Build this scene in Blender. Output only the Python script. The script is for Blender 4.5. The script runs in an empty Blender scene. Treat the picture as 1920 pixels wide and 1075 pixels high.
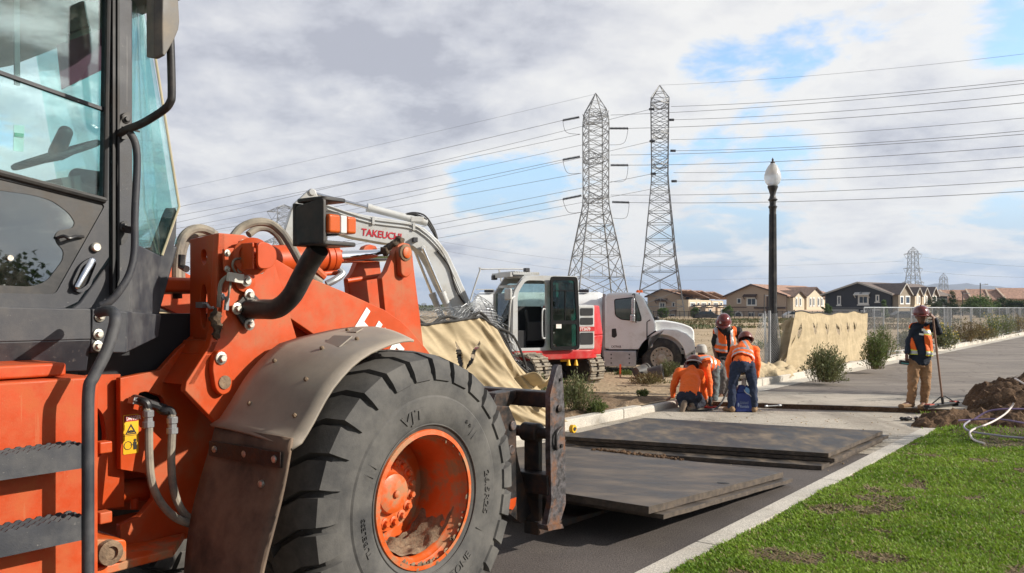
import bpy, bmesh, math, random
from math import sin, cos, tan, pi, sqrt, atan2, radians
from mathutils import Vector as V, Matrix, Euler, noise as mn
from mathutils.geometry import tessellate_polygon
random.seed(7)
SC = bpy.context.scene
COL = SC.collection
# ------------------------------------------------------------------ camera
F, H, HY = 1600.0, 1.78, 578.0          # focal length (photo pixels), eye height, horizon row
cd = bpy.data.cameras.new('camera'); cam = bpy.data.objects.new('camera', cd); COL.objects.link(cam)
cam.location = (0, 0, H); cam.rotation_euler = (pi/2, 0, 0)
cd.lens = 30.0; cd.sensor_width = 36.0; cd.shift_y = 0.0211
cd.clip_start = 0.05; cd.clip_end = 20000
SC.camera = cam
SC.render.resolution_x, SC.render.resolution_y = 1024, 573
# ------------------------------------------------------------------ light
SUN_AZ, SUN_EL = radians(98), radians(27)
sd = bpy.data.lights.new('sun', 'SUN'); sd.energy = 5.0; sd.angle = radians(0.6); sd.color = (1.0, .93, .82)
sun = bpy.data.objects.new('sun', sd); COL.objects.link(sun)
sdir = V((sin(SUN_AZ)*cos(SUN_EL), cos(SUN_AZ)*cos(SUN_EL), sin(SUN_EL)))
sun.rotation_euler = sdir.to_track_quat('Z', 'Y').to_euler(); sun.location = sdir*50
SC.view_settings.view_transform = 'Standard'; SC.view_settings.look = 'None'
SC.view_settings.exposure = 0.40; SC.view_settings.gamma = 1.0
# ------------------------------------------------------------------ node helper
def nd(nt, typ, ins=None, out=0, **props):
    n = nt.nodes.new(typ)
    for k, v in props.items(): setattr(n, k, v)
    for k, v in (ins or {}).items():
        s = n.inputs[k]
        if isinstance(v, bpy.types.NodeSocket): nt.links.new(v, s)
        else: s.default_value = v
    return n.outputs[out]
def mth(nt, op, a, b=0.0, c=0.0, clamp=False):
    return nd(nt, 'ShaderNodeMath', {0: a, 1: b, 2: c}, operation=op, use_clamp=clamp)
def sstep(nt, x, lo, hi):
    return nd(nt, 'ShaderNodeMapRange', {0: x, 1: lo, 2: hi, 3: 0.0, 4: 1.0}, interpolation_type='SMOOTHSTEP')
def mixc(nt, f, a, b, typ='MIX'):
    n = nt.nodes.new('ShaderNodeMix'); n.data_type = 'RGBA'; n.blend_type = typ
    for i, v in ((0, f), (6, a), (7, b)):
        if isinstance(v, bpy.types.NodeSocket): nt.links.new(v, n.inputs[i])
        else: n.inputs[i].default_value = v if i == 0 else (tuple(v)+(1.0,))[:4]
    return n.outputs[2]
# ------------------------------------------------------------------ sky
wd = bpy.data.worlds.new('World'); SC.world = wd; wd.use_nodes = True
nt = wd.node_tree; nt.nodes.clear()
sky = nd(nt, 'ShaderNodeTexSky', sky_type='NISHITA', sun_disc=False, sun_elevation=SUN_EL, sun_rotation=SUN_AZ, air_density=1.0, dust_density=1.2, ozone_density=1.5)
gen = nd(nt, 'ShaderNodeTexCoord', out=0)
sx = nt.nodes.new('ShaderNodeSeparateXYZ'); nt.links.new(gen, sx.inputs[0])
zc = mth(nt, 'MAXIMUM', sx.outputs[2], 0.0)
den = mth(nt, 'ADD', zc, 0.24)
px_ = mth(nt, 'DIVIDE', sx.outputs[0], den); py_ = mth(nt, 'DIVIDE', sx.outputs[1], den)
pv = nd(nt, 'ShaderNodeCombineXYZ', {0: px_, 1: py_, 2: 0.0})
n1 = nd(nt, 'ShaderNodeTexNoise', {'Vector': pv, 'Scale': 2.1, 'Detail': 12.0, 'Roughness': .60, 'Distortion': .35})
n2 = nd(nt, 'ShaderNodeTexNoise', {'Vector': pv, 'Scale': 1.3, 'Detail': 7.0, 'Roughness': .55, 'W': 3.0}, noise_dimensions='4D')
n3 = nd(nt, 'ShaderNodeTexNoise', {'Vector': pv, 'Scale': 4.6, 'Detail': 10.0, 'Roughness': .62, 'W': 7.0}, noise_dimensions='4D')
def blob(px, py, amp, lo):           # a broad clearing or bank of cloud towards one compass direction
    d = V(((px-960)/F, 1.0, (HY-py)/F)).normalized()
    dot = nd(nt, 'ShaderNodeVectorMath', {0: gen, 1: tuple(d)}, out=1, operation='DOT_PRODUCT')
    return mth(nt, 'MULTIPLY', sstep(nt, dot, lo, 1.0), amp)
cov = mth(nt, 'ADD', n1, mth(nt, 'MULTIPLY', mth(nt, 'SUBTRACT', n3, .5), .34))
for b in ((1640, 60, -.13, .997), (1850, 30, -.15, .9975), (1330, 125, -.13, .9985), (1480, 95, -.11, .9985), (1250, 20, .10, .99), (1750, 190, .16, .992), (1400, 60, .05, .998), (980, 300, -.13, .9978), (860, 325, -.10, .9988), (1060, 290, -.05, .999), (1500, 300, -.07, .997),
          (1860, 470, -.05, .99), (590, 170, -.1, .9995), (500, 130, .2, .95), (900, 60, .14, .97), (1700, 260, .10, .985), (1150, 90, .08, .985), (600, 280, .08, .985)):
    cov = mth(nt, 'ADD', cov, blob(*b))
mask = mth(nt, 'MULTIPLY', sstep(nt, cov, .385, .535), .97)
# cloud brightness: bright thin edges, grey-lilac cores, brighter towards the sun side
lum = mth(nt, 'ADD', mth(nt, 'MULTIPLY', n2, 1.0), mth(nt, 'MULTIPLY', n3, 1.15))
lum = mth(nt, 'SUBTRACT', mth(nt, 'SUBTRACT', lum, .06), mth(nt, 'MULTIPLY', sstep(nt, cov, .46, .80), .34))
for b in ((470, 60, -.06, .97), (760, 120, -.06, .985), (1000, 30, -.03, .98), (380, 200, .08, .997), (1500, 230, .02, .985), (1820, 200, .05, .985), (1150, 130, .07, .993), (560, 230, .06, .995), (1450, 430, .02, .98)):
    lum = mth(nt, 'ADD', lum, blob(*b))
cr = nt.nodes.new('ShaderNodeValToRGB'); nt.links.new(lum, cr.inputs[0])
els = cr.color_ramp.elements
els[0].position, els[0].color = .50, (4.55, 4.65, 5.25, 1)
els[1].position, els[1].color = .98, (8.7, 8.6, 8.4, 1)
e = els.new(.63); e.color = (5.9, 6.0, 6.5, 1)
e = els.new(.77); e.color = (7.3, 7.3, 7.5, 1)
skyb = mixc(nt, 1.0, sky, (2.15, 2.35, 2.5), 'MULTIPLY')
hz = sstep(nt, sx.outputs[2], .0, .22)
skyc = mixc(nt, hz, (4.3, 5.3, 6.9), skyb)
cl2 = mixc(nt, sstep(nt, sx.outputs[2], -.01, .06), (5.3, 6.1, 7.4), cr.outputs[0])
allsky = mixc(nt, mask, skyc, cl2)
bk = mth(nt, 'MULTIPLY', sstep(nt, sx.outputs[1], -.80, .05), sstep(nt, mth(nt, 'MULTIPLY', sx.outputs[2], -1.0), -.95, -.5))
allsky = mixc(nt, mth(nt, 'ADD', mth(nt, 'MULTIPLY', bk, .56), .44), (0, 0, 0), allsky)     # sky dimmed behind the camera and overhead, added to deepen the shadows
bg = nd(nt, 'ShaderNodeBackground', {'Color': allsky, 'Strength': .082})
o = nt.nodes.new('ShaderNodeOutputWorld'); nt.links.new(bg, o.inputs[0])
# ------------------------------------------------------------------ frames
TH = radians(52.8); cT, sT = cos(TH), sin(TH)       # the road runs along u, w grows to its left
def W(u, w, z=0.0): return V((cT*u - sT*w, sT*u + cT*w, z))
def UW(p): return (cT*p[0] + sT*p[1], -sT*p[0] + cT*p[1])
def RS(px, py, w):                                   # a sight line met with the upright plane w
    k = (px-960)/F
    u = w*(sT + k*cT)/(cT - k*sT); Y = sT*u + cT*w
    return (u, H - (py-HY)/F*Y)
def RU(px, py, u):                                   # a sight line met with the cross plane u
    k = (px-960)/F
    w = u*(cT - k*sT)/(sT + k*cT); Y = sT*u + cT*w
    return (w, H - (py-HY)/F*Y)
def GP(px, py, z=0.0):
    Y = F*(H-z)/(py-HY); return V(((px-960)/F*Y, Y, z))
def AT(px, py, Y): return V(((px-960)/F*Y, Y, H - (py-HY)/F*Y))
# ------------------------------------------------------------------ mesh builder
def crom(pts, k=6, closed=False):
    P = [V(p) for p in pts]; n = len(P); out = []
    rng = range(n if closed else n-1)
    for i in rng:
        if closed: a, b, c, d = P[(i-1) % n], P[i], P[(i+1) % n], P[(i+2) % n]
        else: a, b, c, d = P[max(i-1, 0)], P[i], P[i+1], P[min(i+2, n-1)]
        for j in range(k):
            t = j/k
            out.append(.5*((2*b) + (c-a)*t + (2*a-5*b+4*c-d)*t*t + (3*b-a-3*c+d)*t**3))
    if not closed: out.append(P[-1])
    return out
def rnd(pts, r, k=4):
    """round the corners of a 2D outline; a point may carry its own radius as third value"""
    out = []; n = len(pts)
    for i in range(n):
        p = V(pts[i][:2]); rr = pts[i][2] if len(pts[i]) > 2 else r
        a = V(pts[i-1][:2]); b = V(pts[(i+1) % n][:2])
        la, lb = (a-p).length, (b-p).length
        q = min(rr, la*.45, lb*.45)
        if q <= 1e-5: out.append(tuple(p)); continue
        s = p + (a-p)/la*q; e_ = p + (b-p)/lb*q
        for j in range(k+1):
            t = j/k; out.append(tuple(s*(1-t)**2 + p*2*t*(1-t) + e_*t*t))
    return out
def circ(cx, cy, r, n=16, ry=None): return [(cx + r*cos(2*pi*i/n), cy + (ry or r)*sin(2*pi*i/n)) for i in range(n)]
def perp(d):
    d = V(d).normalized(); a = V((0, 0, 1)) if abs(d.z) < .9 else V((1, 0, 0))
    x = a.cross(d).normalized(); return x, d.cross(x).normalized()
class MB:
    def __init__(s, off=(0, 0, 0)): s.v = []; s.f = []; s.m = []; s.off = V(off); s.cuts = []
    def cut(s): s.cuts.append((len(s.v), len(s.f))); return s        # what follows is a piece of its own
    def add(s, vs, fs, m=0):
        b = len(s.v); s.v += [V(p) - s.off for p in vs]
        for f in fs: s.f.append([b+i for i in f]); s.m.append(m)
        return s
    def box(s, c, sz, rot=None, m=0):
        c = V(c); h = V(sz)*.5
        M_ = rot if isinstance(rot, Matrix) else (Euler(rot).to_matrix() if rot else Matrix.Identity(3))
        vs = [c + M_ @ V((x*h.x, y*h.y, z*h.z)) for x in (-1, 1) for y in (-1, 1) for z in (-1, 1)]
        return s.add(vs, [(0, 1, 3, 2), (4, 6, 7, 5), (0, 4, 5, 1), (2, 3, 7, 6), (0, 2, 6, 4), (1, 5, 7, 3)], m)
    def bar(s, a, b, wd, dp=None, up=(0, 0, 1), m=0):
        a, b = V(a), V(b); d = (b-a); L = d.length
        if L < 1e-6: return s
        z = d/L; u = V(up)
        if abs(z.dot(u)) > .98: u = V((1, 0, 0))
        x = u.cross(z).normalized(); y = z.cross(x)
        M_ = Matrix((x, y, z)).transposed()
        return s.box((a+b)*.5, (wd, dp or wd, L), M_, m)
    def prism(s, pts, a, b, ax='y', holes=(), m=0, T=None):
        loops = [list(p[:2] for p in pts)] + [list(p[:2] for p in h) for h in holes]
        flat = [p for l in loops for p in l]
        tr = tessellate_polygon([[V((p[0], p[1], 0)) for p in l] for l in loops])
        def P(p, h):
            q = V((p[0], h, p[1])) if ax == 'y' else V((h, p[0], p[1])) if ax == 'x' else V((p[0], p[1], h))
            return T @ q if T else q
        n = len(flat); vs = [P(p, a) for p in flat] + [P(p, b) for p in flat]
        if holes: fs = [tuple(t) for t in tr] + [tuple(n+i for i in reversed(t)) for t in tr]
        else: fs = [tuple(range(n)), tuple(range(2*n-1, n-1, -1))]
        o_ = 0
        for l in loops:
            k = len(l)
            for i in range(k): fs.append((o_+i, o_+(i+1) % k, n+o_+(i+1) % k, n+o_+i))
            o_ += k
        return s.add(vs, fs, m)
    def loft(s, A, B, m=0, cap=True):
        n = len(A); fs = [(i, (i+1) % n, n+(i+1) % n, n+i) for i in range(n)]
        if cap: fs += [tuple(range(n)), tuple(range(2*n-1, n-1, -1))]
        return s.add(list(A)+list(B), fs, m)
    def tube(s, path, r, n=8, m=0, closed=False, cap=True):
        P = [V(p) for p in path]; k = len(P)
        rs = r if isinstance(r, (list, tuple)) else [r]*k
        d0 = (P[1]-P[0]).normalized(); x, _ = perp(d0); vs = []
        for i in range(k):
            if closed: d = P[(i+1) % k]-P[i-1]
            else: d = P[min(i+1, k-1)]-P[max(i-1, 0)]
            if d.length < 1e-9: d = d0
            d = d.normalized(); x = (x - d*x.dot(d))
            x = x.normalized() if x.length > 1e-6 else perp(d)[0]
            y = d.cross(x)
            for j in range(n):
                t = 2*pi*j/n; vs.append(P[i] + (x*cos(t) + y*sin(t))*rs[i])
        fs = []
        for i in range(k if closed else k-1):
            for j in range(n):
                a = i*n; b = ((i+1) % k)*n
                fs.append((a+j, a+(j+1) % n, b+(j+1) % n, b+j))
        if cap and not closed: fs += [tuple(range(n-1, -1, -1)), tuple(range((k-1)*n, k*n))]
        return s.add(vs, fs, m)
    def lathe(s, prof, c=(0, 0, 0), d=(0, 0, 1), n=24, m=0, capa=True, capb=True):
        c = V(c); d = V(d).normalized(); x, y = perp(d); vs = []
        for (r, h) in prof:
            for j in range(n):
                t = 2*pi*j/n; vs.append(c + d*h + (x*cos(t) + y*sin(t))*max(r, 1e-4))
        k = len(prof); fs = []
        for i in range(k-1):
            for j in range(n): fs.append((i*n+j, i*n+(j+1) % n, (i+1)*n+(j+1) % n, (i+1)*n+j))
        if capa: fs.append(tuple(range(n-1, -1, -1)))
        if capb: fs.append(tuple(range((k-1)*n, k*n)))
        return s.add(vs, fs, m)
    def ell(s, c, r, rot=None, n=14, m=0):
        r = V((r, r, r)) if not hasattr(r, '__len__') else V(r)
        M_ = rot if isinstance(rot, Matrix) else (Euler(rot).to_matrix() if rot else Matrix.Identity(3))
        c = V(c); k = n//2; vs = [c + M_ @ V((0, 0, r.z))]
        for i in range(1, k):
            a = pi*i/k
            for j in range(n): vs.append(c + M_ @ V((r.x*sin(a)*cos(2*pi*j/n), r.y*sin(a)*sin(2*pi*j/n), r.z*cos(a))))
        vs.append(c + M_ @ V((0, 0, -r.z))); fs = []
        for j in range(n): fs.append((0, 1+j, 1+(j+1) % n))
        for i in range(k-2):
            for j in range(n): fs.append((1+i*n+j, 1+(i+1)*n+j, 1+(i+1)*n+(j+1) % n, 1+i*n+(j+1) % n))
        L = len(vs)-1; q = 1+(k-2)*n
        for j in range(n): fs.append((L, q+(j+1) % n, q+j))
        return s.add(vs, fs, m)
    def limb(s, a, b, ra, rb, flat=None, fr=1.0, n=14, m=0):
        """tapered round-ended limb; flat = direction squeezed by fr"""
        a, b = V(a), V(b); d = b-a; L = max(d.length, 1e-5); d = d/L
        x, y = perp(d)
        if flat is not None:
            y = V(flat) - d*d.dot(V(flat)); y = y.normalized(); x = y.cross(d)
        prof = []
        for i in range(5): t = pi/2*(1-i/4); prof.append((ra*cos(t), -ra*sin(t)*.9))
        for i in range(5): t = pi/2*(i/4); prof.append((rb*cos(t), L+rb*sin(t)*.9))
        vs = []
        for (r, h) in prof:
            for j in range(n):
                t = 2*pi*j/n; vs.append(a + d*h + x*cos(t)*max(r, 2e-4) + y*sin(t)*max(r, 2e-4)*fr)
        k = len(prof); fs = [(i*n+j, i*n+(j+1) % n, (i+1)*n+(j+1) % n, (i+1)*n+j) for i in range(k-1) for j in range(n)]
        fs += [tuple(range(n-1, -1, -1)), tuple(range((k-1)*n, k*n))]
        return s.add(vs, fs, m)
    def bolt(s, c, d, r=.014, m=0, washer=True):
        if washer: s.lathe([(r*1.7, 0), (r*1.7, r*.35), (r*1.5, r*.45)], c, d, 12, m)
        return s.lathe([(r, r*.4), (r, r*1.3), (r*.85, r*1.5)], c, d, 6, m)
    def grid(s, fn, nu, nv, m=0):
        vs = [fn(i/nu, j/nv) for j in range(nv+1) for i in range(nu+1)]
        fs = [(j*(nu+1)+i, j*(nu+1)+i+1, (j+1)*(nu+1)+i+1, (j+1)*(nu+1)+i) for j in range(nv) for i in range(nu)]
        return s.add(vs, fs, m)
    def text(s, txt, size, fn, ext=.004, bold=.0, m=0, shear=0, sub=0):
        """fn maps text-plane (x, y, height) to a point"""
        c = bpy.data.curves.new('t', 'FONT'); c.body = txt; c.size = size; c.extrude = ext; c.offset = bold*size; c.shear = shear; c.resolution_u = 3
        o_ = bpy.data.objects.new('t', c); COL.objects.link(o_)
        dg = bpy.context.evaluated_depsgraph_get(); me = bpy.data.meshes.new_from_object(o_.evaluated_get(dg))
        s.add([fn(v.co.x, v.co.y, v.co.z+ext) for v in me.vertices], [tuple(p.vertices) for p in me.polygons], m)
        bpy.data.objects.remove(o_); bpy.data.curves.remove(c); bpy.data.meshes.remove(me)
        return s
    def mesh(s, name, mats, ang=35, smooth=True, recalc=True, weld=0):
        me = bpy.data.meshes.new(name)
        me.from_pydata([tuple(p) for p in s.v], [], s.f)
        for x in (mats if isinstance(mats, (list, tuple)) else [mats]): me.materials.append(x)
        me.polygons.foreach_set('material_index', s.m)
        if recalc or weld:
            b = bmesh.new(); b.from_mesh(me)
            if weld: bmesh.ops.remove_doubles(b, verts=b.verts, dist=weld)
            if recalc: bmesh.ops.recalc_face_normals(b, faces=b.faces)
            b.to_mesh(me); b.free()
        if smooth:
            me.polygons.foreach_set('use_smooth', [True]*len(me.polygons))
            me.set_sharp_from_angle(angle=radians(ang))
        me.update(); return me
    def build(s, name, mats, parent=None, loc=None, rot=None, ang=35, bev=0, seg=2, smooth=True, recalc=True, solid=0):
        if s.cuts:
            ends = [c for c in s.cuts if 0 < c[0] < len(s.v)] + [(len(s.v), len(s.f))]; v0 = f0 = 0; first = None
            for (v1, f1) in ends:
                q = MB(); q.v = s.v[v0:v1]; q.f = [[i-v0 for i in f] for f in s.f[f0:f1]]; q.m = s.m[f0:f1]
                o_ = q.build(name, mats, parent, loc, rot, ang, bev, seg, smooth, recalc, solid); first = first or o_; v0, f0 = v1, f1
            return first
        o_ = bpy.data.objects.new(name, s.mesh(name, mats, ang, smooth, recalc)); COL.objects.link(o_)
        if loc is not None: o_.location = loc
        if rot is not None: o_.rotation_euler = rot
        if parent: o_.parent = parent
        if solid:
            q = o_.modifiers.new('solid', 'SOLIDIFY'); q.thickness = solid; q.offset = 0
        if bev:
            q = o_.modifiers.new('bevel', 'BEVEL'); q.width = bev; q.segments = seg; q.limit_method = 'ANGLE'; q.angle_limit = radians(40); q.harden_normals = True; q.use_clamp_overlap = True
        return o_
def bake(mb, name, mats, voxel=.012, smooth=4, disp=0, dscale=.12):
    """one continuous closed surface out of overlapping limbs"""
    me = mb.mesh('tmp', mats, smooth=False)
    o_ = bpy.data.objects.new('tmp', me); COL.objects.link(o_)
    q = o_.modifiers.new('r', 'REMESH'); q.mode = 'VOXEL'; q.voxel_size = voxel
    q = o_.modifiers.new('s', 'SMOOTH'); q.iterations = smooth; q.factor = .5
    dg = bpy.context.evaluated_depsgraph_get()
    r = bpy.data.meshes.new_from_object(o_.evaluated_get(dg)); r.name = name
    bpy.data.objects.remove(o_); bpy.data.meshes.remove(me)
    r.materials.clear()
    for x in (mats if isinstance(mats, (list, tuple)) else [mats]): r.materials.append(x)
    if disp:
        for v, nr in zip(r.vertices, [p.vector.copy() for p in r.vertex_normals]):
            a = mn.noise(v.co/dscale) + .6*mn.noise(V((v.co.x, v.co.y, v.co.z*2.2))/(dscale*.45) + V((9, 3, 1)))
            v.co += nr*a*disp
    r.polygons.foreach_set('use_smooth', [True]*len(r.polygons)); r.update()
    return r
def put(name, me, parent=None):
    o_ = bpy.data.objects.new(name, me); COL.objects.link(o_)
    if parent: o_.parent = parent
    return o_
def tag(o_, label=None, cat=None, group=None, kind=None):
    if label: o_['label'] = label
    if cat: o_['category'] = cat
    if group: o_['group'] = group
    if kind: o_['kind'] = kind
    return o_
def thing(name, label, cat, loc=(0, 0, 0), rz=0, group=None):
    o_ = bpy.data.objects.new(name, None); COL.objects.link(o_); o_.empty_display_size = .2
    o_.location = loc; o_.rotation_euler = (0, 0, rz)
    return tag(o_, label, cat, group)
def dup(root, loc=None, rz=None, label=None):
    r = root.copy(); COL.objects.link(r)
    if loc is not None: r.location = loc
    if rz is not None: r.rotation_euler = (0, 0, rz)
    if label: r['label'] = label
    def rec(a, b):
        for ch in list(a.children):
            c = ch.copy(); COL.objects.link(c); c.parent = b; rec(ch, c)
    rec(root, r)
    return r
# ------------------------------------------------------------------ materials
def M(name, col, r=.5, me=0.0, var=.12, sc=6.0, dirt=None, da=.0, dsc=2.5, bump=0.0, bsc=60.0, spec=.5, hue=None, stretch=None, coat=0.0, dr=.85, soft=.18, chips=None, cst=(60.0, 60.0, 3.0)):
    m = bpy.data.materials.new(name); m.use_nodes = True; t = m.node_tree; b = t.nodes['Principled BSDF']
    co = nd(t, 'ShaderNodeTexCoord', out=3)
    if stretch: co = nd(t, 'ShaderNodeMapping', {0: co, 3: stretch})
    a = nd(t, 'ShaderNodeTexNoise', {'Vector': co, 'Scale': sc, 'Detail': 6.0, 'Roughness': .62})
    f = sstep(t, a, .3, .7)
    c2 = hue or tuple(min(1, x*(1+var)) for x in col)
    c = mixc(t, f, tuple(x*(1-var) for x in col), c2)
    rr = mth(t, 'ADD', mth(t, 'MULTIPLY', f, .12), r-.06)
    if dirt and da > 0:
        d = nd(t, 'ShaderNodeTexNoise', {'Vector': co, 'Scale': dsc, 'Detail': 9.0, 'Roughness': .68})
        g = sstep(t, d, .66-da*.36-soft, .66-da*.36+soft)
        g = mth(t, 'MULTIPLY', g, .85)
        c = mixc(t, g, c, dirt)
        rr = mth(t, 'ADD', mth(t, 'MULTIPLY', rr, mth(t, 'SUBTRACT', 1.0, g)), mth(t, 'MULTIPLY', g, dr))
    if chips:      # small scuffs, chips and dust specks
        k1 = nd(t, 'ShaderNodeTexNoise', {'Vector': co, 'Scale': 38.0, 'Detail': 4.0, 'Roughness': .75})
        k2 = nd(t, 'ShaderNodeTexNoise', {'Vector': nd(t, 'ShaderNodeMapping', {0: co, 2: (.3, .5, .2), 3: cst}), 'Scale': 1.0, 'Detail': 2.0})
        k = mth(t, 'MAXIMUM', sstep(t, k1, .64, .70), mth(t, 'MULTIPLY', sstep(t, k2, .70, .74), .5))
        c = mixc(t, mth(t, 'MULTIPLY', k, .55), c, chips)
    t.links.new(c, b.inputs['Base Color']); t.links.new(rr, b.inputs['Roughness'])
    b.inputs['Metallic'].default_value = me; b.inputs['Specular IOR Level'].default_value = spec
    if coat: b.inputs['Coat Weight'].default_value = coat
    if bump:
        h = nd(t, 'ShaderNodeTexNoise', {'Vector': co, 'Scale': bsc, 'Detail': 5.0, 'Roughness': .6})
        bn = nd(t, 'ShaderNodeBump', {'Strength': min(1.0, bump), 'Distance': .01*max(1.0, bump), 'Height': h})
        t.links.new(bn, b.inputs['Normal'])
    return m
def glassm(name, tint, refl=1.0, dark=0.0):
    m = bpy.data.materials.new(name); m.use_nodes = True; t = m.node_tree; t.nodes.clear()
    fr = nd(t, 'ShaderNodeFresnel', {'IOR': 1.52})
    fr = mth(t, 'ADD', mth(t, 'MULTIPLY', fr, 1.3*refl), .03*refl, clamp=True)
    tr = nd(t, 'ShaderNodeBsdfTransparent', {'Color': tuple(tint)+(1,)})
    gl = nd(t, 'ShaderNodeBsdfGlossy', {'Color': (.9, .95, .95, 1), 'Roughness': .015})
    co = nd(t, 'ShaderNodeTexCoord', out=3)
    ns = nd(t, 'ShaderNodeTexNoise', {'Vector': co, 'Scale': 5.0, 'Detail': 8.0, 'Roughness': .7})
    df = nd(t, 'ShaderNodeBsdfDiffuse', {'Color': (.42, .40, .35, 1)})
    a = nd(t, 'ShaderNodeMixShader', {0: fr, 1: tr, 2: gl})
    a = nd(t, 'ShaderNodeMixShader', {0: mth(t, 'MULTIPLY', sstep(t, ns, .42, .8), .14+dark), 1: a, 2: df})
    o_ = t.nodes.new('ShaderNodeOutputMaterial'); t.links.new(a, o_.inputs[0])
    return m
DUST = (.36, .27, .18); SOIL = (.10, .062, .036)
mt = {}
mt['orange'] = M('orange_paint', (.48, .060, .008), .42, var=.07, dirt=(.33, .15, .07), da=.16, dsc=3.2, bump=.05, bsc=180, spec=.35, chips=(.20, .08, .03))
mt['orange2'] = M('orange_panel_paint', (.46, .052, .007), .45, var=.08, dirt=(.44, .10, .028), da=.30, dsc=9, bump=.06, bsc=140, spec=.35, chips=(.46, .17, .07))
mt['grey'] = M('charcoal_plastic', (.028, .030, .038), .55, var=.14, dirt=(.10, .096, .094), da=.22, dsc=5, bump=.12, bsc=260, chips=(.17, .16, .15))
mt['black'] = M('black_paint', (.014, .014, .016), .45, dirt=(.10, .085, .07), da=.22, dsc=5, bump=.05)
mt['blackrub'] = M('black_rubber_trim', (.012, .012, .013), .6, dirt=(.07, .06, .05), da=.2)
mt['tyre'] = M('tyre_rubber', (.028, .028, .029), .75, var=.2, dirt=(.135, .127, .116), da=.50, dsc=4.0, bump=.12, bsc=120, soft=.25)
mt['rim'] = M('orange_rim_paint', (.62, .10, .014), .45, var=.1, dirt=(.30, .19, .10), da=.34, dsc=6, bump=.1, soft=.08)
mt['mud'] = M('dried_mud', (.20, .14, .09), .95, var=.35, sc=18, bump=.9, bsc=45)
mt['fender'] = M('dusty_fender', (.19, .17, .145), .45, var=.14, dirt=(.38, .315, .245), da=.58, dsc=2.4, bump=.05, bsc=160, soft=.3)
mt['flap'] = M('rubber_flap', (.06, .045, .036), .72, var=.3, sc=3, dirt=(.20, .135, .09), da=.45, dsc=3.0, bump=.12)
mt['chrome'] = M('chrome', (.8, .8, .82), .08, 1.0, var=.03)
mt['steel'] = M('zinc_bolt', (.52, .50, .45), .38, .85, dirt=(.35, .3, .24), da=.3, dsc=30)
mt['hose'] = M('dusty_hose', (.12, .11, .10), .8, dirt=(.30, .26, .20), da=.55, dsc=8, bump=.1)
mt['fork'] = M('worn_black_steel', (.022, .021, .022), .42, .3, var=.4, sc=5, dirt=(.12, .06, .032), da=.22, dsc=9, bump=.25, bsc=60)
mt['forkend'] = M('scratched_rusty_steel', (.085, .078, .082), .45, .35, var=.55, sc=22, dirt=(.20, .085, .035), da=.30, dsc=6, bump=.3, bsc=70, soft=.1)
mt['glass'] = glassm('green_tinted_glass', (.80, .95, .94))
mt['wglass'] = glassm('windscreen_glass', (.80, .95, .94), .3)
mt['dglass'] = glassm('dark_glass', (.10, .13, .125), 3.2)
mt['white'] = M('white_paint', (.85, .86, .85), .35, var=.02, dirt=(.55, .52, .46), da=.04, dsc=3)
mt['letter'] = M('white_vinyl', (.82, .80, .76), .5, var=.03, dirt=(.6, .4, .3), da=.1)
mt['exgrey'] = M('light_grey_paint', (.50, .515, .52), .42, var=.06, dirt=(.30, .27, .22), da=.22, dsc=3)
mt['red'] = M('red_paint', (.50, .018, .02), .35, var=.08, dirt=(.3, .14, .1), da=.18)
mt['redtext'] = M('red_vinyl', (.50, .012, .03), .4)
mt['track'] = M('dusty_track', (.07, .065, .06), .8, dirt=(.33, .28, .21), da=.6, dsc=6, bump=.3)
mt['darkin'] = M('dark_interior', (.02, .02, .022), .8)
mt['seat'] = M('grey_seat_fabric', (.05, .05, .055), .9, bump=.2, bsc=300)
mt['rubber'] = M('truck_tyre', (.022, .022, .023), .8, dirt=(.10, .09, .075), da=.3, dsc=6)
mt['alu'] = M('aluminium_wheel', (.60, .58, .54), .35, .8, dirt=(.34, .28, .2), da=.3, dsc=9)
mt['hub'] = M('dusty_cream_wheel', (.55, .50, .42), .5, .2, dirt=(.35, .28, .2), da=.4, dsc=9)
mt['galv'] = M('galvanised_steel', (.36, .37, .38), .5, .7, var=.15)
mt['lattice'] = M('weathered_lattice_steel', (.25, .255, .26), .55, .35, var=.25, sc=.4)
mt['wire'] = M('power_wire', (.20, .20, .22), .5, .3)
mt['insul'] = M('dark_insulator', (.03, .03, .035), .4)
mt['yellow'] = M('yellow_plastic', (.75, .42, .01), .45)
mt['yellowbk'] = M('sticker_black', (.02, .02, .02), .5)
mt['amber'] = M('amber_lens', (.50, .09, .012), .25, var=.03)
mt['clear'] = M('frosted_lens', (.62, .62, .6), .25)
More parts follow.
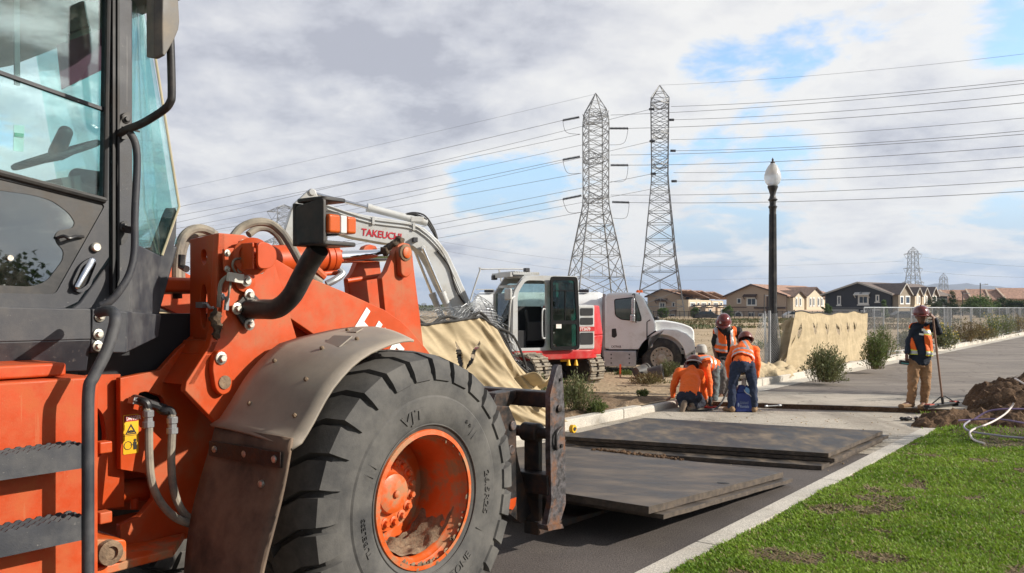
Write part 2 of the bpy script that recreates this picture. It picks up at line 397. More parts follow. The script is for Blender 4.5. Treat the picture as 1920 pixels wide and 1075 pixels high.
# ================================================================== GROUND
def groundmat(name, c1, c2, c3, s1=.9, s2=7.0, bump=.5, bsc=30., str_=None, rough=.95, speck=None, d3=.5, crack=0):
    m = bpy.data.materials.new(name); m.use_nodes = True; t = m.node_tree; b = t.nodes['Principled BSDF']
    co = nd(t, 'ShaderNodeTexCoord', out=3)
    cs = nd(t, 'ShaderNodeMapping', {0: co, 3: str_}) if str_ else co
    a = nd(t, 'ShaderNodeTexNoise', {'Vector': cs, 'Scale': s1, 'Detail': 8.0, 'Roughness': .65})
    c = mixc(t, sstep(t, a, .36, .64), c1, c2)
    d = nd(t, 'ShaderNodeTexNoise', {'Vector': cs, 'Scale': s2, 'Detail': 8.0, 'Roughness': .7})
    c = mixc(t, mth(t, 'MULTIPLY', sstep(t, d, .52, .7), d3), c, c3)
    if speck:
        v = nd(t, 'ShaderNodeTexNoise', {'Vector': co, 'Scale': speck, 'Detail': 2.0})
        c = mixc(t, 1.0, c, nd(t, 'ShaderNodeMapRange', {0: v, 1: .3, 2: .7, 3: .62, 4: 1.42}), 'MULTIPLY')
    if crack:      # fine cracks and old stains
        wv = nd(t, 'ShaderNodeTexNoise', {'Vector': co, 'Scale': 1.6, 'Detail': 5.0}, out=1)
        vv = nd(t, 'ShaderNodeVectorMath', {0: co, 1: nd(t, 'ShaderNodeVectorMath', {0: wv, 3: .9}, operation='SCALE')}, operation='ADD')
        ve = nd(t, 'ShaderNodeTexVoronoi', {'Vector': vv, 'Scale': crack}, feature='DISTANCE_TO_EDGE')
        st = nd(t, 'ShaderNodeTexNoise', {'Vector': nd(t, 'ShaderNodeMapping', {0: co, 2: (0, 0, -.92), 3: (.9, .12, 1)}), 'Scale': 1.3, 'Detail': 6.0, 'Roughness': .6})
        c = mixc(t, mth(t, 'MULTIPLY', sstep(t, ve, .012, .004), .45), c, (.07, .055, .045)); c = mixc(t, mth(t, 'MULTIPLY', sstep(t, st, .52, .68), .38), c, (.12, .095, .075))
    h = nd(t, 'ShaderNodeTexNoise', {'Vector': cs, 'Scale': bsc, 'Detail': 6.0, 'Roughness': .65})
    bn = nd(t, 'ShaderNodeBump', {'Strength': bump, 'Distance': .02, 'Height': h})
    t.links.new(c, b.inputs['Base Color']); t.links.new(bn, b.inputs['Normal']); b.inputs['Roughness'].default_value = rough
    b.inputs['Specular IOR Level'].default_value = .25
    return m
asph = groundmat('asphalt', (.088, .076, .071), (.118, .102, .094), (.17, .145, .12), .5, 2.2, .5, 110., speck=75., d3=.25, rough=.85)
asph2 = groundmat('pale_dusty_asphalt', (.175, .152, .135), (.235, .205, .178), (.33, .29, .24), .35, 1.1, .25, 120., str_=(.5, 2.0, 1), speck=90., d3=.7, rough=.85, crack=.45)
conc = groundmat('concrete', (.36, .32, .265), (.43, .385, .32), (.27, .225, .175), .8, 3.0, .15, 90., speck=90., d3=.45, rough=.85, crack=.5)
kerbm = groundmat('kerb_concrete', (.44, .41, .36), (.53, .49, .43), (.33, .28, .22), 1.2, 5.0, .2, 80., speck=110., d3=.4)
dirtm = groundmat('sandy_dirt', (.33, .245, .155), (.43, .33, .215), (.20, .135, .08), .22, 1.1, .9, 9., str_=(1, 1, 1), speck=14., d3=.6)
soilm = groundmat('dark_soil', (.070, .040, .023), (.13, .078, .044), (.20, .135, .085), 2.0, 9.0, 1.0, 26., speck=40.)
lawnm = groundmat('lawn_soil', (.075, .068, .026), (.10, .08, .038), (.13, .085, .055), .8, 2.4, .8, 40., speck=60., d3=.8)
def sheet(name, us, ws, zf, m):
    b = MB(); nu, nw = len(us), len(ws)
    b.add([W(u, w, zf(u, w)) for w in ws for u in us], [(j*nu+i, j*nu+i+1, (j+1)*nu+i+1, (j+1)*nu+i) for j in range(nw-1) for i in range(nu-1)])
    return tag(b.build(name, m, recalc=False, ang=60), kind='structure')
def frange(a, b, s): return [a+i*s for i in range(int(round((b-a)/s))+1)]
# base sheet to the horizon
b = MB(); b.add([V((-5900, -2800, -.45)), V((5900, -2800, -.45)), V((5900, 6250, -.45)), V((-5900, 6250, -.45))], [(0, 1, 2, 3)]); tag(b.build('ground', dirtm, recalc=False), kind='structure')
WK0, WK1 = 6.85, 7.02       # far kerb
WR = 2.80; WL = 2.62        # near strip
def fz(u, w):
    d = w-WK1
    z = .13 if d < .3 else .13 + .05*mn.noise(V((u*.35, w*.35, 1))) + .035*mn.noise(V((u*1.3, w*1.3, 4)))
    if d > 12: z += .10*mn.noise(V((u*.12, w*.12, 8)))*min(1, (d-12)/10)
    return z - (.0 if d < 20 else min(.25, (d-20)*.004))
us = [-900, -400, -150, -60, -20] + frange(-6, 60, .3) + [62, 65, 70, 76, 84, 95, 110, 130, 160, 200, 260, 340, 480, 700, 1000, 1600, 2600]
sheet('dirt_field', us, [WK1-.01] + frange(WK1+.12, 30, .3) + [31, 33, 36, 40, 46, 54, 64, 80, 100, 130, 170, 230, 320, 480, 700, 1000, 1500], fz, dirtm)
def lz(u, w):
    d = WL-w
    z = .035*min(1, d/.25) + .025*mn.noise(V((u*.8, w*.8, 2))) + .012*mn.noise(V((u*3, w*3, 5)))
    return z + (-.01 if d < .02 else 0)
sheet('lawn_ground', [-300, -100, -30, -10] + frange(-4, 26, .15) + [27, 30, 36, 45, 60, 90, 150, 300, 700], [-600, -200, -80, -30, -15] + frange(-10, 2.45, .15) + [2.55, WL], lz, lawnm)
def dz_(u, w):
    e = min(1, (u-7)/.8, (14.6-u)/.8, (w-7.03)/.25, (9.6-w)/.9); e = max(0, e)
    return fz(u, w) - .02 + e*(.05 + .07*mn.noise(V((u*1.1, w*1.6, 3))) + .05*mn.noise(V((u*3.5, w*3.5, 6))) + .03*mn.noise(V((u*9, w*9, 2))))
sheet('dug_soil', frange(7, 14.6, .08), frange(7.03, 9.63, .08), dz_, groundmat('dug_soil', (.13, .085, .05), (.21, .145, .09), (.31, .225, .145), .9, 4.0, 1.0, 26., speck=30.))
# carriageway: asphalt, concrete apron, raised slab with a broken edge
sheet('road', [-60, -20, 0, 5, 11.0], [WL+.01, WR, 6.9], lambda u, w: 0.0, asph)
def aprz(u, w): return .004
b = MB(); b.add([W(10.9, WL+.01, .0), W(16.5, WL+.01, .0), W(16.5, 6.9, .0), W(10.2, 6.9, .0), W(10.9, WL+.01, -.1), W(16.5, WL+.01, -.1), W(16.5, 6.9, -.1), W(10.2, 6.9, -.1)], [(0, 1, 2, 3), (4, 5, 1, 0), (7, 4, 0, 3)])
b.v = [p + V((0, 0, .006)) for p in b.v]
tag(b.build('concrete_apron', conc), kind='structure')
random.seed(11); LIP = []
for i in range(41):
    w = 2.3 + (6.86-2.3)*i/40; LIP.append((15.95 - .352*(w-2.3) + random.uniform(-.018, .018), w))
ZS = .09
b = MB(); far = [(90, w) for _, w in LIP]; n = len(LIP)
mid = [(u+2.4 + .4*mn.noise(V((w*1.5, 0, 3))), w) for u, w in LIP]; mid2 = [(u+2.4, w) for u, w in LIP]
b.add([W(u, w, 0.0) for u, w in LIP] + [W(u, w, ZS) for u, w in LIP], [(i, i+1, n+i+1, n+i) for i in range(n-1)], m=1)
b.add([W(u, w, ZS) for u, w in LIP] + [W(u, w, ZS) for u, w in mid], [(i, i+1, n+i+1, n+i) for i in range(n-1)], m=0)
b.add([W(u, w, ZS) for u, w in mid] + [W(90, w, ZS) for u, w in mid] + [W(900, w, ZS) for u, w in mid], [(i, i+1, n+i+1, n+i) for i in range(n-1)] + [(n+i, n+i+1, 2*n+i+1, 2*n+i) for i in range(n-1)], m=2)
tag(b.build('raised_road', [conc, soilm, asph2], recalc=True), kind='structure')
# kerbs
def kerbrun(name, u0, u1, w0, w1, z, bev=.02):
    b = MB(); L = 3.0; u = u0; k = 0
    while u < u1:
        e = min(u+L, u1); c = W((u+e)/2, (w0+w1)/2, z/2-.06); b.box(c, (e-u-.012, w1-w0, z+.12), Euler((0, 0, TH)).to_matrix()); u = e
    return tag(b.build(name, kerbm, bev=bev), kind='structure')
kerbrun('kerb', -12, 15.0, WL, WR, .012, .006)
kerbrun('far_kerb', -12, 12.6, WK0, WK1, .16)
kerbrun('far_kerb', 12.6, 15.0, WK0+.04, WK1+.03, .12, .05)
kerbrun('far_kerb', 15.0, 120, WK0, WK1, .16+ZS)
sheet('gutter_pan', [14.7, 20, 40, 80, 160], [6.42, 6.86], lambda u, w: ZS+.008, kerbm)
sheet('gutter_pan', [-12, 0, 9.5], [6.46, 6.86], lambda u, w: .008, kerbm)
# broken white rubble along the far kerb
random.seed(5)
for i in range(26):
    u = 20+random.random()*36; c = W(u, 6.98+random.random()*.35, .2); r = .10+.16*random.random()
    b = MB(); b.ell((0, 0, 0), (r, r*.8, r*.55), (0, 0, random.random()*3), 8)
    b.v = [p*(1+.35*mn.noise(p*7+V((i, 0, 0)))) for p in b.v]
    o_ = b.build('concrete_rubble', kerbm, loc=c, ang=20); tag(o_, 'broken lump of pale concrete lying on the far kerb by the fence', 'rubble', 'concrete lumps along the far kerb')
# ------------------------------------------------------------------ grass on the lawn
import numpy as np
def leafmat(name, c1, c2, sc=.8, trans=.35, c3=None):
    m = bpy.data.materials.new(name); m.use_nodes = True; t = m.node_tree; b = t.nodes['Principled BSDF']
    co = nd(t, 'ShaderNodeTexCoord', out=3)
    a = nd(t, 'ShaderNodeTexNoise', {'Vector': co, 'Scale': sc, 'Detail': 5.0, 'Roughness': .7})
    c = mixc(t, sstep(t, a, .35, .65), c1, c2)
    if c3:
        g = nd(t, 'ShaderNodeNewGeometry', out=8) if False else nd(t, 'ShaderNodeTexNoise', {'Vector': co, 'Scale': sc*9, 'Detail': 2.0})
        c = mixc(t, mth(t, 'MULTIPLY', sstep(t, g, .56, .66), .7), c, c3)
    t.links.new(c, b.inputs['Base Color']); b.inputs['Roughness'].default_value = .55; b.inputs['Specular IOR Level'].default_value = .3
    tr = nd(t, 'ShaderNodeBsdfTranslucent', {'Color': c}); ms = nd(t, 'ShaderNodeMixShader', {0: trans, 1: b.outputs[0], 2: tr})
    t.links.new(ms, t.nodes['Material Output'].inputs[0])
    return m
def quadcloud(name, P, D, S, Lh, mats, parent=None, mi=None):
    """many small kite-shaped leaves: centres P, long axes D (scaled), side axes S (scaled)"""
    P, D, S = (np.asarray(x, dtype=np.float32) for x in (P, D, S)); n = len(P)
    v = np.empty((n, 4, 3), np.float32); v[:, 0] = P; v[:, 1] = P+D*.45+S; v[:, 2] = P+D; v[:, 3] = P+D*.45-S
    me = bpy.data.meshes.new(name); me.vertices.add(n*4); me.vertices.foreach_set('co', v.ravel())
    me.loops.add(n*4); me.loops.foreach_set('vertex_index', np.arange(n*4, dtype=np.int32))
    me.polygons.add(n); me.polygons.foreach_set('loop_start', np.arange(0, n*4, 4, dtype=np.int32))
    for x in (mats if isinstance(mats, (list, tuple)) else [mats]): me.materials.append(x)
    if mi is not None: me.polygons.foreach_set('material_index', np.asarray(mi, dtype=np.int32))
    me.update(calc_edges=True); o_ = bpy.data.objects.new(name, me); COL.objects.link(o_)
    if parent: o_.parent = parent
    return o_
rg = np.random.default_rng(4)
grassm = leafmat('lawn_blades', (.15, .26, .018), (.24, .36, .035), 1.3, .38, (.29, .34, .07))
strawm = leafmat('dead_blades', (.20, .14, .075), (.32, .25, .13), 2.0, .2)
def lawn():
    P, D, S, MI = [], [], [], []
    n = 340000
    Y = 4.6 + 12.5*rg.random(n)**1.35; X = ((1150 + 800*rg.random(n))-960)/F*Y
    Y2 = 3.2+11*rg.random(90000); X2 = .4+12*rg.random(90000); off = (X2/Y2 > .63) | (Y2 < 4.7); Y = np.concatenate([Y, Y2[off]]); X = np.concatenate([X, X2[off]])
    for x, y in zip(X, Y):
        u, w = UW((x, y))
        if w > WL-.01+.07*mn.noise(V((u*2.2, 0, 7)))+.03*mn.noise(V((u*9, 0, 2))) or u > 19: continue
        dens = mn.noise(V((u*.75, w*1.15, 11)))*.8 + mn.noise(V((u*2.6, w*3.4, 3)))*.5
        bare = dens < -.23
        if bare and rg.random() > .30: continue
        if u > 11.6 and w < 2.4 and rg.random() < min(.97, (u-11.6)/2.2) : continue
        q = min(1, .75+dens)
        h = (.010+.022*rg.random())*(.6+.5*q)*(1+.03*max(0, y-6))
        st = rg.random() < (.75 if bare else .07); MI.append(1 if st else 0)
        a = rg.random()*6.283; lean = (3.0 if bare and st else .4)+1.3*rg.random()
        dx, dy = cos(a)*lean*h, sin(a)*lean*h
        wd = (.0035+.0045*rg.random())*(1+.1*max(0, y-6))
        P.append((x, y, lz(u, w)-.003)); D.append((dx, dy, h)); S.append((-sin(a)*wd, cos(a)*wd, 0))
    return tag(quadcloud('lawn_grass', P, D, S, None, [grassm, strawm], mi=MI), kind='stuff')
lawn()
# ------------------------------------------------------------------ weeds and shrubs
stemm = M('dry_stem', (.14, .11, .05), .9)
shg = leafmat('sage_leaf', (.10, .12, .045), (.17, .185, .075), 2.0, .3, (.22, .20, .10))
shg2 = leafmat('green_leaf', (.085, .125, .03), (.14, .18, .05), 2.0, .3, (.18, .17, .07))
shr = leafmat('rusty_weed', (.17, .10, .045), (.17, .15, .06), 2.0, .25, (.13, .15, .05))
yelm = leafmat('yellow_flower', (.7, .48, .02), (.75, .55, .03), 2.0, .2)
def shrub(name, label, base, rx, h, n, m, seed, cat='shrub', group=None, flowers=0, leaf=.035, fan=1.0):
    rr = random.Random(seed); t = thing(name, label, cat, base, 0, group)
    sb = MB(); P, D, S = [], [], []; FP, FD, FS = [], [], []
    for i in range(n):
        a = rr.random()*2*pi; sp = rr.random()**.6*(.78+.45*mn.noise(V((cos(a)*1.6, sin(a)*1.6, seed*3.1))))*(1.25 if rr.random() < .12 else 1)
        tip = V((cos(a)*rx*sp*fan, sin(a)*rx*sp*fan, h*(1.05-.92*sp**2.4)*(.6+.45*rr.random())))
        tip.z = max(tip.z, .05*h+.1*h*rr.random()); b0 = V((cos(a)*rx*.75*sp*rr.random(), sin(a)*rx*.75*sp*rr.random(), 0)); c = b0.lerp(tip, .5)+V((0, 0, h*.10))
        pts = [b0.lerp(c, s).lerp(c.lerp(tip, s), s) for s in (0, .33, .66, 1.0)]
        if i % 3 == 0: sb.tube(pts, [.006, .005, .004, .002], 3)
        for k in range(14):
            s = .08+.92*rr.random()**.8; p = b0.lerp(c, s).lerp(c.lerp(tip, s), s) + V((rr.gauss(0, .03), rr.gauss(0, .03), rr.gauss(0, .03)))*rx
            d = (tip-b0).normalized()*.7 + V((rr.uniform(-1, 1), rr.uniform(-1, 1), rr.uniform(-.3, .9)))*.8
            L = leaf*(.6+.9*rr.random()); d = d.normalized()*L; sd = d.cross(V((rr.uniform(-1, 1), rr.uniform(-1, 1), rr.uniform(-1, 1)))).normalized()*L*.16
            P.append(p); D.append(d); S.append(sd)
        if flowers and rr.random() < flowers:
            d = V((0, 0, .03)); FP.append(tip); FD.append(V((rr.uniform(-.03, .03), .03, .03))); FS.append(V((.022, 0, 0)))
    sb.build('stems', stemm, t, smooth=False)
    q = quadcloud('foliage', P, D, S, None, m, t)
    if FP: tag(quadcloud('flowers', FP, FD, FS, None, yelm, t), kind='stuff')
    return t
shrub('bushy_weed', 'round grey-green bush in front of the tan screen, at the kerb', GP(1548, 716, .15), .62, .78, 420, shg, 1, leaf=.05)
shrub('bushy_weed', 'taller green bush at the end of the tan screen', GP(1640, 692, .2), .45, .95, 330, shg2, 2, leaf=.05)
shrub('bushy_weed', 'dark leafy weed behind the green bush at the screen end', GP(1655, 672, .2), .55, 1.0, 220, shg2, 3, leaf=.05)
for k, (px, py, rx, h, m, fl, lb) in enumerate((
    (1700, 655, .6, .7, shg, .2, 'low sage weed at the foot of the fence behind the man with the broom'),
    (1770, 655, .75, .95, shg, .5, 'yellow-flecked weed bush just beside the broom handle'), (1812, 642, 1.0, 1.1, shr, .0, 'reddish dry weed bush between two yellow-flecked bushes'),
    (1838, 639, .9, .8, shr, .1, 'low rusty weed in front of the chain link panels'), (1862, 634, 1.2, 1.3, shg2, .3, 'large green weed bush by the far fence'), (1885, 627, 1.1, 1.2, shg, .1, 'olive weed bush further along the far kerb'),
    (1908, 623, 1.3, 1.2, shr, .2, 'brownish weed bush where the fence leaves the photo'), (1935, 618, 1.5, 1.4, shg2, .1, 'last green weed bush along the far kerb'))):
    shrub('roadside_weed', lb, GP(px, py, .2), rx, h, 170, m, 20+k, 'weed', 'weeds along the far fence', fl, .075)
for k, (px, py, rx, h, n, m, lb) in enumerate((
    (1085, 775, .42, .62, 170, shg, 'feathery grey-green weed beside the fork carriage'), (1050, 765, .35, .45, 110, shg2, 'small green weed behind the carriage end plate'), (1010, 748, .3, .45, 90, shg, 'weed in front of the excavator track'),
    (1120, 778, .2, .2, 50, shg2, 'tiny weed on the dirt by the kerb'), (1205, 745, .16, .13, 40, shg2, 'tiny weed close to the kneeling worker'), (1215, 722, .5, .25, 130, shr, 'dry yellowish weed patch in front of the pots'),
    (1252, 708, .45, .42, 120, shg, 'loose weed in front of the truck wheel'), (1170, 706, .3, .15, 60, shg2, 'flat weed at the foot of the orange stake'), (1128, 690, .3, .2, 60, shg2, 'flat weed under the truck step'),
    (1475, 660, .9, 1.1, 220, shg, 'wispy grey weed behind the chain link roll by the lamp post'), (1425, 655, .5, .4, 70, shg2, 'low weed left of the lamp post'))):
    shrub('dirt_weed', lb, GP(px, py, .12), rx, h, n, m, 60+k, 'weed', 'weeds on the dirt lot', 0, .045)
# far weed belt: nobody could count it
P, D, S = [], [], []
for i in range(26000):
    Y = 60+75*rg.random(); px = 1180+620*rg.random(); X = (px-960)/F*Y
    if mn.noise(V((X*.05, Y*.09, 3))) + .5*mn.noise(V((X*.2, Y*.3, 6))) < .05 - .35*(Y > 95): continue
    a = rg.random()*6.28; h = .15+.35*rg.random()
    P.append((X, Y, -.12)); D.append((.25*cos(a), .25*sin(a), h)); S.append((.10*sin(a), .06*cos(a), 0))
tag(quadcloud('far_weeds', P, D, S, None, leafmat('far_weed', (.06, .085, .025), (.17, .12, .06), .05, .2)), kind='stuff')
P, D, S = [], [], []
for i in range(9000):
    Y = 17+40*rg.random()**1.5; px = 900+720*rg.random(); X = (px-960)/F*Y; u, w = UW((X, Y))
    if w < 7.3 or mn.noise(V((X*.5, Y*.3, 13))) < .18: continue
    a = rg.random()*6.28; h = .03+.09*rg.random()
    P.append((X, Y, fz(u, w)-.01)); D.append((.08*cos(a), .08*sin(a), h)); S.append((.012*sin(a), .012*cos(a), 0))
tag(quadcloud('ground_weeds', P, D, S, None, leafmat('low_weed', (.06, .085, .025), (.14, .12, .05), .5, .2)), kind='stuff')
# scattered clods on the dirt
b = MB(); random.seed(21)
for i in range(900):
    Y = 12.5+22*random.random()**1.4; X = (random.uniform(960, 1500)-960)/F*Y; u, w = UW((X, Y))
    if w < 7.1: continue
    r = .012+.035*random.random()**2; b.ell((X, Y, fz(u, w)), (r*1.3, r, r*.8), (0, 0, random.random()*3), 6)
tag(b.build('dirt_clods', dirtm, ang=10), kind='stuff')
# ------------------------------------------------------------------ spoil heap by the lawn
def heap(x, y):
    z = 0
    for cx, cy, rx, ry, h in ((9.2, 14.8, 1.35, .8, .64), (8.3, 14.05, .8, .5, .40), (6.75, 12.95, .6, .35, .18), (7.7, 12.9, .9, .45, .22), (8.9, 13.2, 1.0, .6, .3), (6.3, 12.8, .3, .25, .09), (9.9, 15.3, .9, .8, .82)):
        d = ((x-cx)/rx)**2 + ((y-cy)/ry)**2; z = max(z, h*max(0, 1-d)**.65) if d < 1 else z
    return z
b = MB(); nx, ny = 120, 110
def hz_(s, t):
    x = 5.7+5.4*s; y = 12.0+4.4*t; z = heap(x, y)
    if z <= 0: return V((x, y, -.06))
    return V((x, y, z*(1+.30*mn.noise(V((x*3, y*3, z*3)))) + .10*mn.noise(V((x*6, y*6, 1))) + .05*mn.noise(V((x*16, y*16, 3))) + .03))
b.grid(hz_, nx, ny)
pile = tag(b.build('dirt_pile', soilm, recalc=False, ang=25), 'dark brown heap of dug soil and turf beside the raised road edge', 'soil heap')
P, D, S = [], [], []
for i in range(5200):
    x = 5.9+5*rg.random(); y = 12.1+4.2*rg.random(); z = heap(x, y)
    if z < .06: continue
    a = rg.random()*6.28; L = .03+.07*rg.random()
    P.append((x, y, z+.0)); D.append((cos(a)*L, sin(a)*L, .03*rg.random()-.01)); S.append((-sin(a)*.004, cos(a)*.004, .003))
q = quadcloud('roots', P, D, S, None, leafmat('dry_roots', (.11, .07, .04), (.17, .11, .06), 3.0, .1), pile)
P, D, S = [], [], []
for (cx, cy, cz, r, n) in ((7.0, 13.75, .12, .28, 260), (9.3, 14.7, .62, .2, 150), (8.4, 12.4, .1, .25, 200), (6.6, 12.2, .06, .4, 260), (7.9, 13.3, .25, .25, 120)):
    for i in range(n):
        a = rg.random()*6.28; x = cx+rg.normal()*r*.6; y = cy+rg.normal()*r*.4; L = .05
        P.append((x, y, max(heap(x, y), .04)+.01)); D.append((cos(a)*L, sin(a)*L, .05)); S.append((-sin(a)*.007, cos(a)*.007, 0))
quadcloud('turf_tufts', P, D, S, None, grassm, pile)
whp, pup = M('white_pipe', (.66, .58, .54), .45), M('purple_pipe', (.22, .15, .28), .45)
def pipe(pts, m, lb, r=.013):
    b = MB(); b.tube(crom([GP(x, y, z) for x, y, z in pts], 8), r, 10); tag(b.build('flexible_pipe', m), lb, 'pipe')
pipe([(1826, 787, .16), (1845, 775, .25), (1865, 769, .30), (1900, 767, .33), (1960, 769, .33)], pup, 'purple plastic pipe arching over the dug turf, upper one')
pipe([(1797, 789, .14), (1830, 787, .16), (1865, 786, .18), (1900, 790, .18), (1960, 802, .16)], pup, 'straight purple plastic pipe lying across the white coil')
pipe([(1901, 756, .42), (1896, 764, .36), (1885, 776, .28), (1865, 789, .2), (1845, 798, .16), (1830, 803, .12), (1820, 809, .1), (1819, 815, .08), (1826, 825, .07), (1846, 832, .06)], whp, 'white plastic pipe curling in an S on the lawn edge')
pipe([(1818, 789, .15), (1808, 797, .12), (1810, 804, .1), (1824, 810, .09), (1865, 816, .09), (1900, 820, .09), (1960, 824, .09)], M('grey_pipe', (.30, .28, .33), .5), 'greyish plastic pipe looping low over the grass')
pipe([(1903, 710, .68), (1912, 715, .66), (1925, 722, .62), (1960, 735, .5)], whp, 'short white pipe sticking out of the soil heap top')
# ------------------------------------------------------------------ steel road plates
plm = M('road_plate_steel', (.032, .026, .022), .45, .2, var=.4, sc=7, dirt=(.19, .15, .115), da=.34, dsc=1.3, bump=.12, bsc=40, stretch=(1, 1.7, 1), soft=.2, dr=.75, chips=(.26, .23, .20), cst=(3.0, 55.0, 1.0))
plm2 = M('stained_plate', (.030, .025, .022), .5, .2, var=.5, sc=5, dirt=(.24, .18, .12), da=.30, dsc=1.9, bump=.12, bsc=40, stretch=(1.6, .8, 1), soft=.14, dr=.75, chips=(.25, .20, .15), cst=(55.0, 3.0, 1.0))
ple = M('plate_edge', (.10, .075, .055), .8, .1, var=.4, sc=12, dirt=(.05, .04, .035), da=.4, dsc=9, bump=.4)
def plate(lb, corners, th, m, dz=0, seed=0):
    c = sum((V(p) for p in corners), V())/4; b = MB(); rr = random.Random(seed)
    top, bot = [], []
    for i in range(4):
        p, q = V(corners[i]), V(corners[(i+1) % 4])
        for k in range(14):
            s = k/14; r = p.lerp(q, s); j = 0 if k == 0 else rr.uniform(-.006, .006); d = (q-p).normalized(); nrm = V((d.y, -d.x, 0))
            top.append(r+nrm*j-c); bot.append(r+nrm*j-c-V((0, 0, th)))
    n = len(top); b.add(top+bot, [tuple(range(n))], m=0); b.add(bot, [tuple(range(n-1, -1, -1))], m=1); b.add(top+bot, [(i, (i+1) % n, n+(i+1) % n, n+i) for i in range(n)], m=1)
    return tag(b.build('road_plate', [m, ple], loc=c, ang=30, bev=.004, seg=1), lb, 'steel plate', 'steel road plates')
def zt_(u): return .215 - (u-5.69)*.063
def PC(z0, u0, u1, w0, w1, d=0.): return [W(u0, w0, zt_(u0)+z0), W(u1, w0, zt_(u1)+z0), W(u1, w1, zt_(u1)+z0), W(u0, w1, zt_(u0)+z0)]
p1_ = plate('thin pale-edged steel plate raised on the forks, under the thicker plate', PC(.035, 5.72, 8.52, 2.93, 5.88), .035, plm, seed=1)
p2_ = plate('dark stained steel plate on top of the raised pair, nearest the loader', PC(.098, 5.62, 8.44, 3.0, 5.9), .055, plm, seed=2)
b = MB()   # lifting hole of the top plate
hp_ = GP(1356, 916, .17); uu, ww = UW(hp_)
b.lathe([(.055, 0), (.055, .002)], W(uu, ww, zt_(uu)+.0985)-p2_.location, (.05, .07, 1), 20); b.build('lifting_hole', mt['darkin'], p2_)
plate('lowest wide steel plate lying flat on the asphalt in the middle stack', [W(9.5, 2.95, .05), W(12.0, 2.93, .05), W(11.3, 5.9, .05), W(8.8, 5.88, .05)], .045, plm2, seed=3)
plate('second steel plate with a light edge in the middle stack', [W(9.80, 2.90, .095), W(12.06, 2.87, .095), W(11.33, 6.08, .095), W(9.07, 6.03, .095)], .04, plm2, seed=4)
plate('topmost blackened steel plate of the middle stack', [W(9.78, 2.96, .15), W(12.0, 2.93, .15), W(11.28, 6.1, .15), W(9.04, 6.05, .15)], .045, plm2, seed=5)
# crumbs swept against the plate
b = MB(); random.seed(8)
for i in range(160):
    u = 8.46+random.gauss(.0, .03); w = random.uniform(4.1, 5.2); r = .006+.02*random.random()**2; b.ell(W(u, w, zt_(8.4)+.10), (r*1.5, r, r), (0, 0, random.random()*3), 6)
tag(b.build('soil_crumbs', soilm, ang=10), kind='stuff')
b = MB(); random.seed(9)
for i in range(260):
    u, w = random.uniform(9, 15), random.uniform(2.85, 6.3); r = .004+.008*random.random()**2; b.ell(W(u, w, .01), (r*1.5, r, r), None, 6)
tag(b.build('road_grit', dirtm, ang=10), kind='stuff')
# dropped tools
def tools():
    base = GP(1712, 789, .01); t = thing('work_gloves', 'black and white work gloves dropped on the concrete below the raised edge', 'gloves', base)
    b = MB()
    for i, (x, y, r) in enumerate(((-.10, 0, .05), (-.16, .03, .04), (-.05, .03, .045), (.06, .0, .035), (.13, .02, .03))): b.ell((x, y, .03), (r*1.3, r, .03), (0, 0, i), 8)
    b.build('glove', mt['blackrub'], t, ang=60)
    b = MB()
    for x in (-.12, .0): b.tube(crom([V((x, -.02, .05)), V((x+.05, -.03, .07)), V((x+.08, .0, .05))], 4), .01, 6)
    b.build('cuff', whp, t)
    b = MB(); b.bar(GP(1722, 783, .05)-base, GP(1738, 791, .02)-base, .05, .03); b.build('strap', mt['grey'], t)
tools()
t = thing('hand_tool', 'short metal hand tool lying on the slab edge', 'tool', GP(1450, 763, .09), .4)
b = MB(); b.bar((-.13, 0, .02), (.1, 0, .02), .03, .015); b.build('shaft', mt['galv'], t); b = MB(); b.ell((.13, 0, .02), (.045, .035, .02), None, 8); b.ell((-.15, 0, .02), (.04, .02, .02), None, 8); b.build('head', mt['galv'], t)
t = thing('tape_reel', 'yellow and black tape reel standing on the kerb behind the plates', 'tape reel', GP(1074, 812, .12), .9)
b = MB(); b.lathe([(.05, -.03), (.055, -.025), (.055, .025), (.05, .03)], (0, 0, .055), (0, 1, 0), 20); b.build('case', mt['yellow'], t, bev=.004)
b = MB(); b.lathe([(.028, -.034), (.028, .034)], (0, 0, .055), (0, 1, 0), 16); b.box((0, -.033, .06), (.075, .004, .012)); b.box((.05, 0, .055), (.02, .04, .03)); b.build('hub', mt['yellowbk'], t)
# ================================================================== WHEEL LOADER
LU, LW = 1.65, 4.41
loader = thing('wheel_loader', 'big orange wheel loader with dark grey cab, lifting steel plates on its forks', 'wheel loader', W(LU, LW, 0), TH)
LO = (LU, LW, 0)
def LM(): return MB(LO)
def PL(pts, w): return [RS(x, y, w) for x, y in pts]
def P3(px, py, w):
    u, z = RS(px, py, w); return V((u, w, z))
NW = V((0, -1, 0))          # towards the camera side of the machine
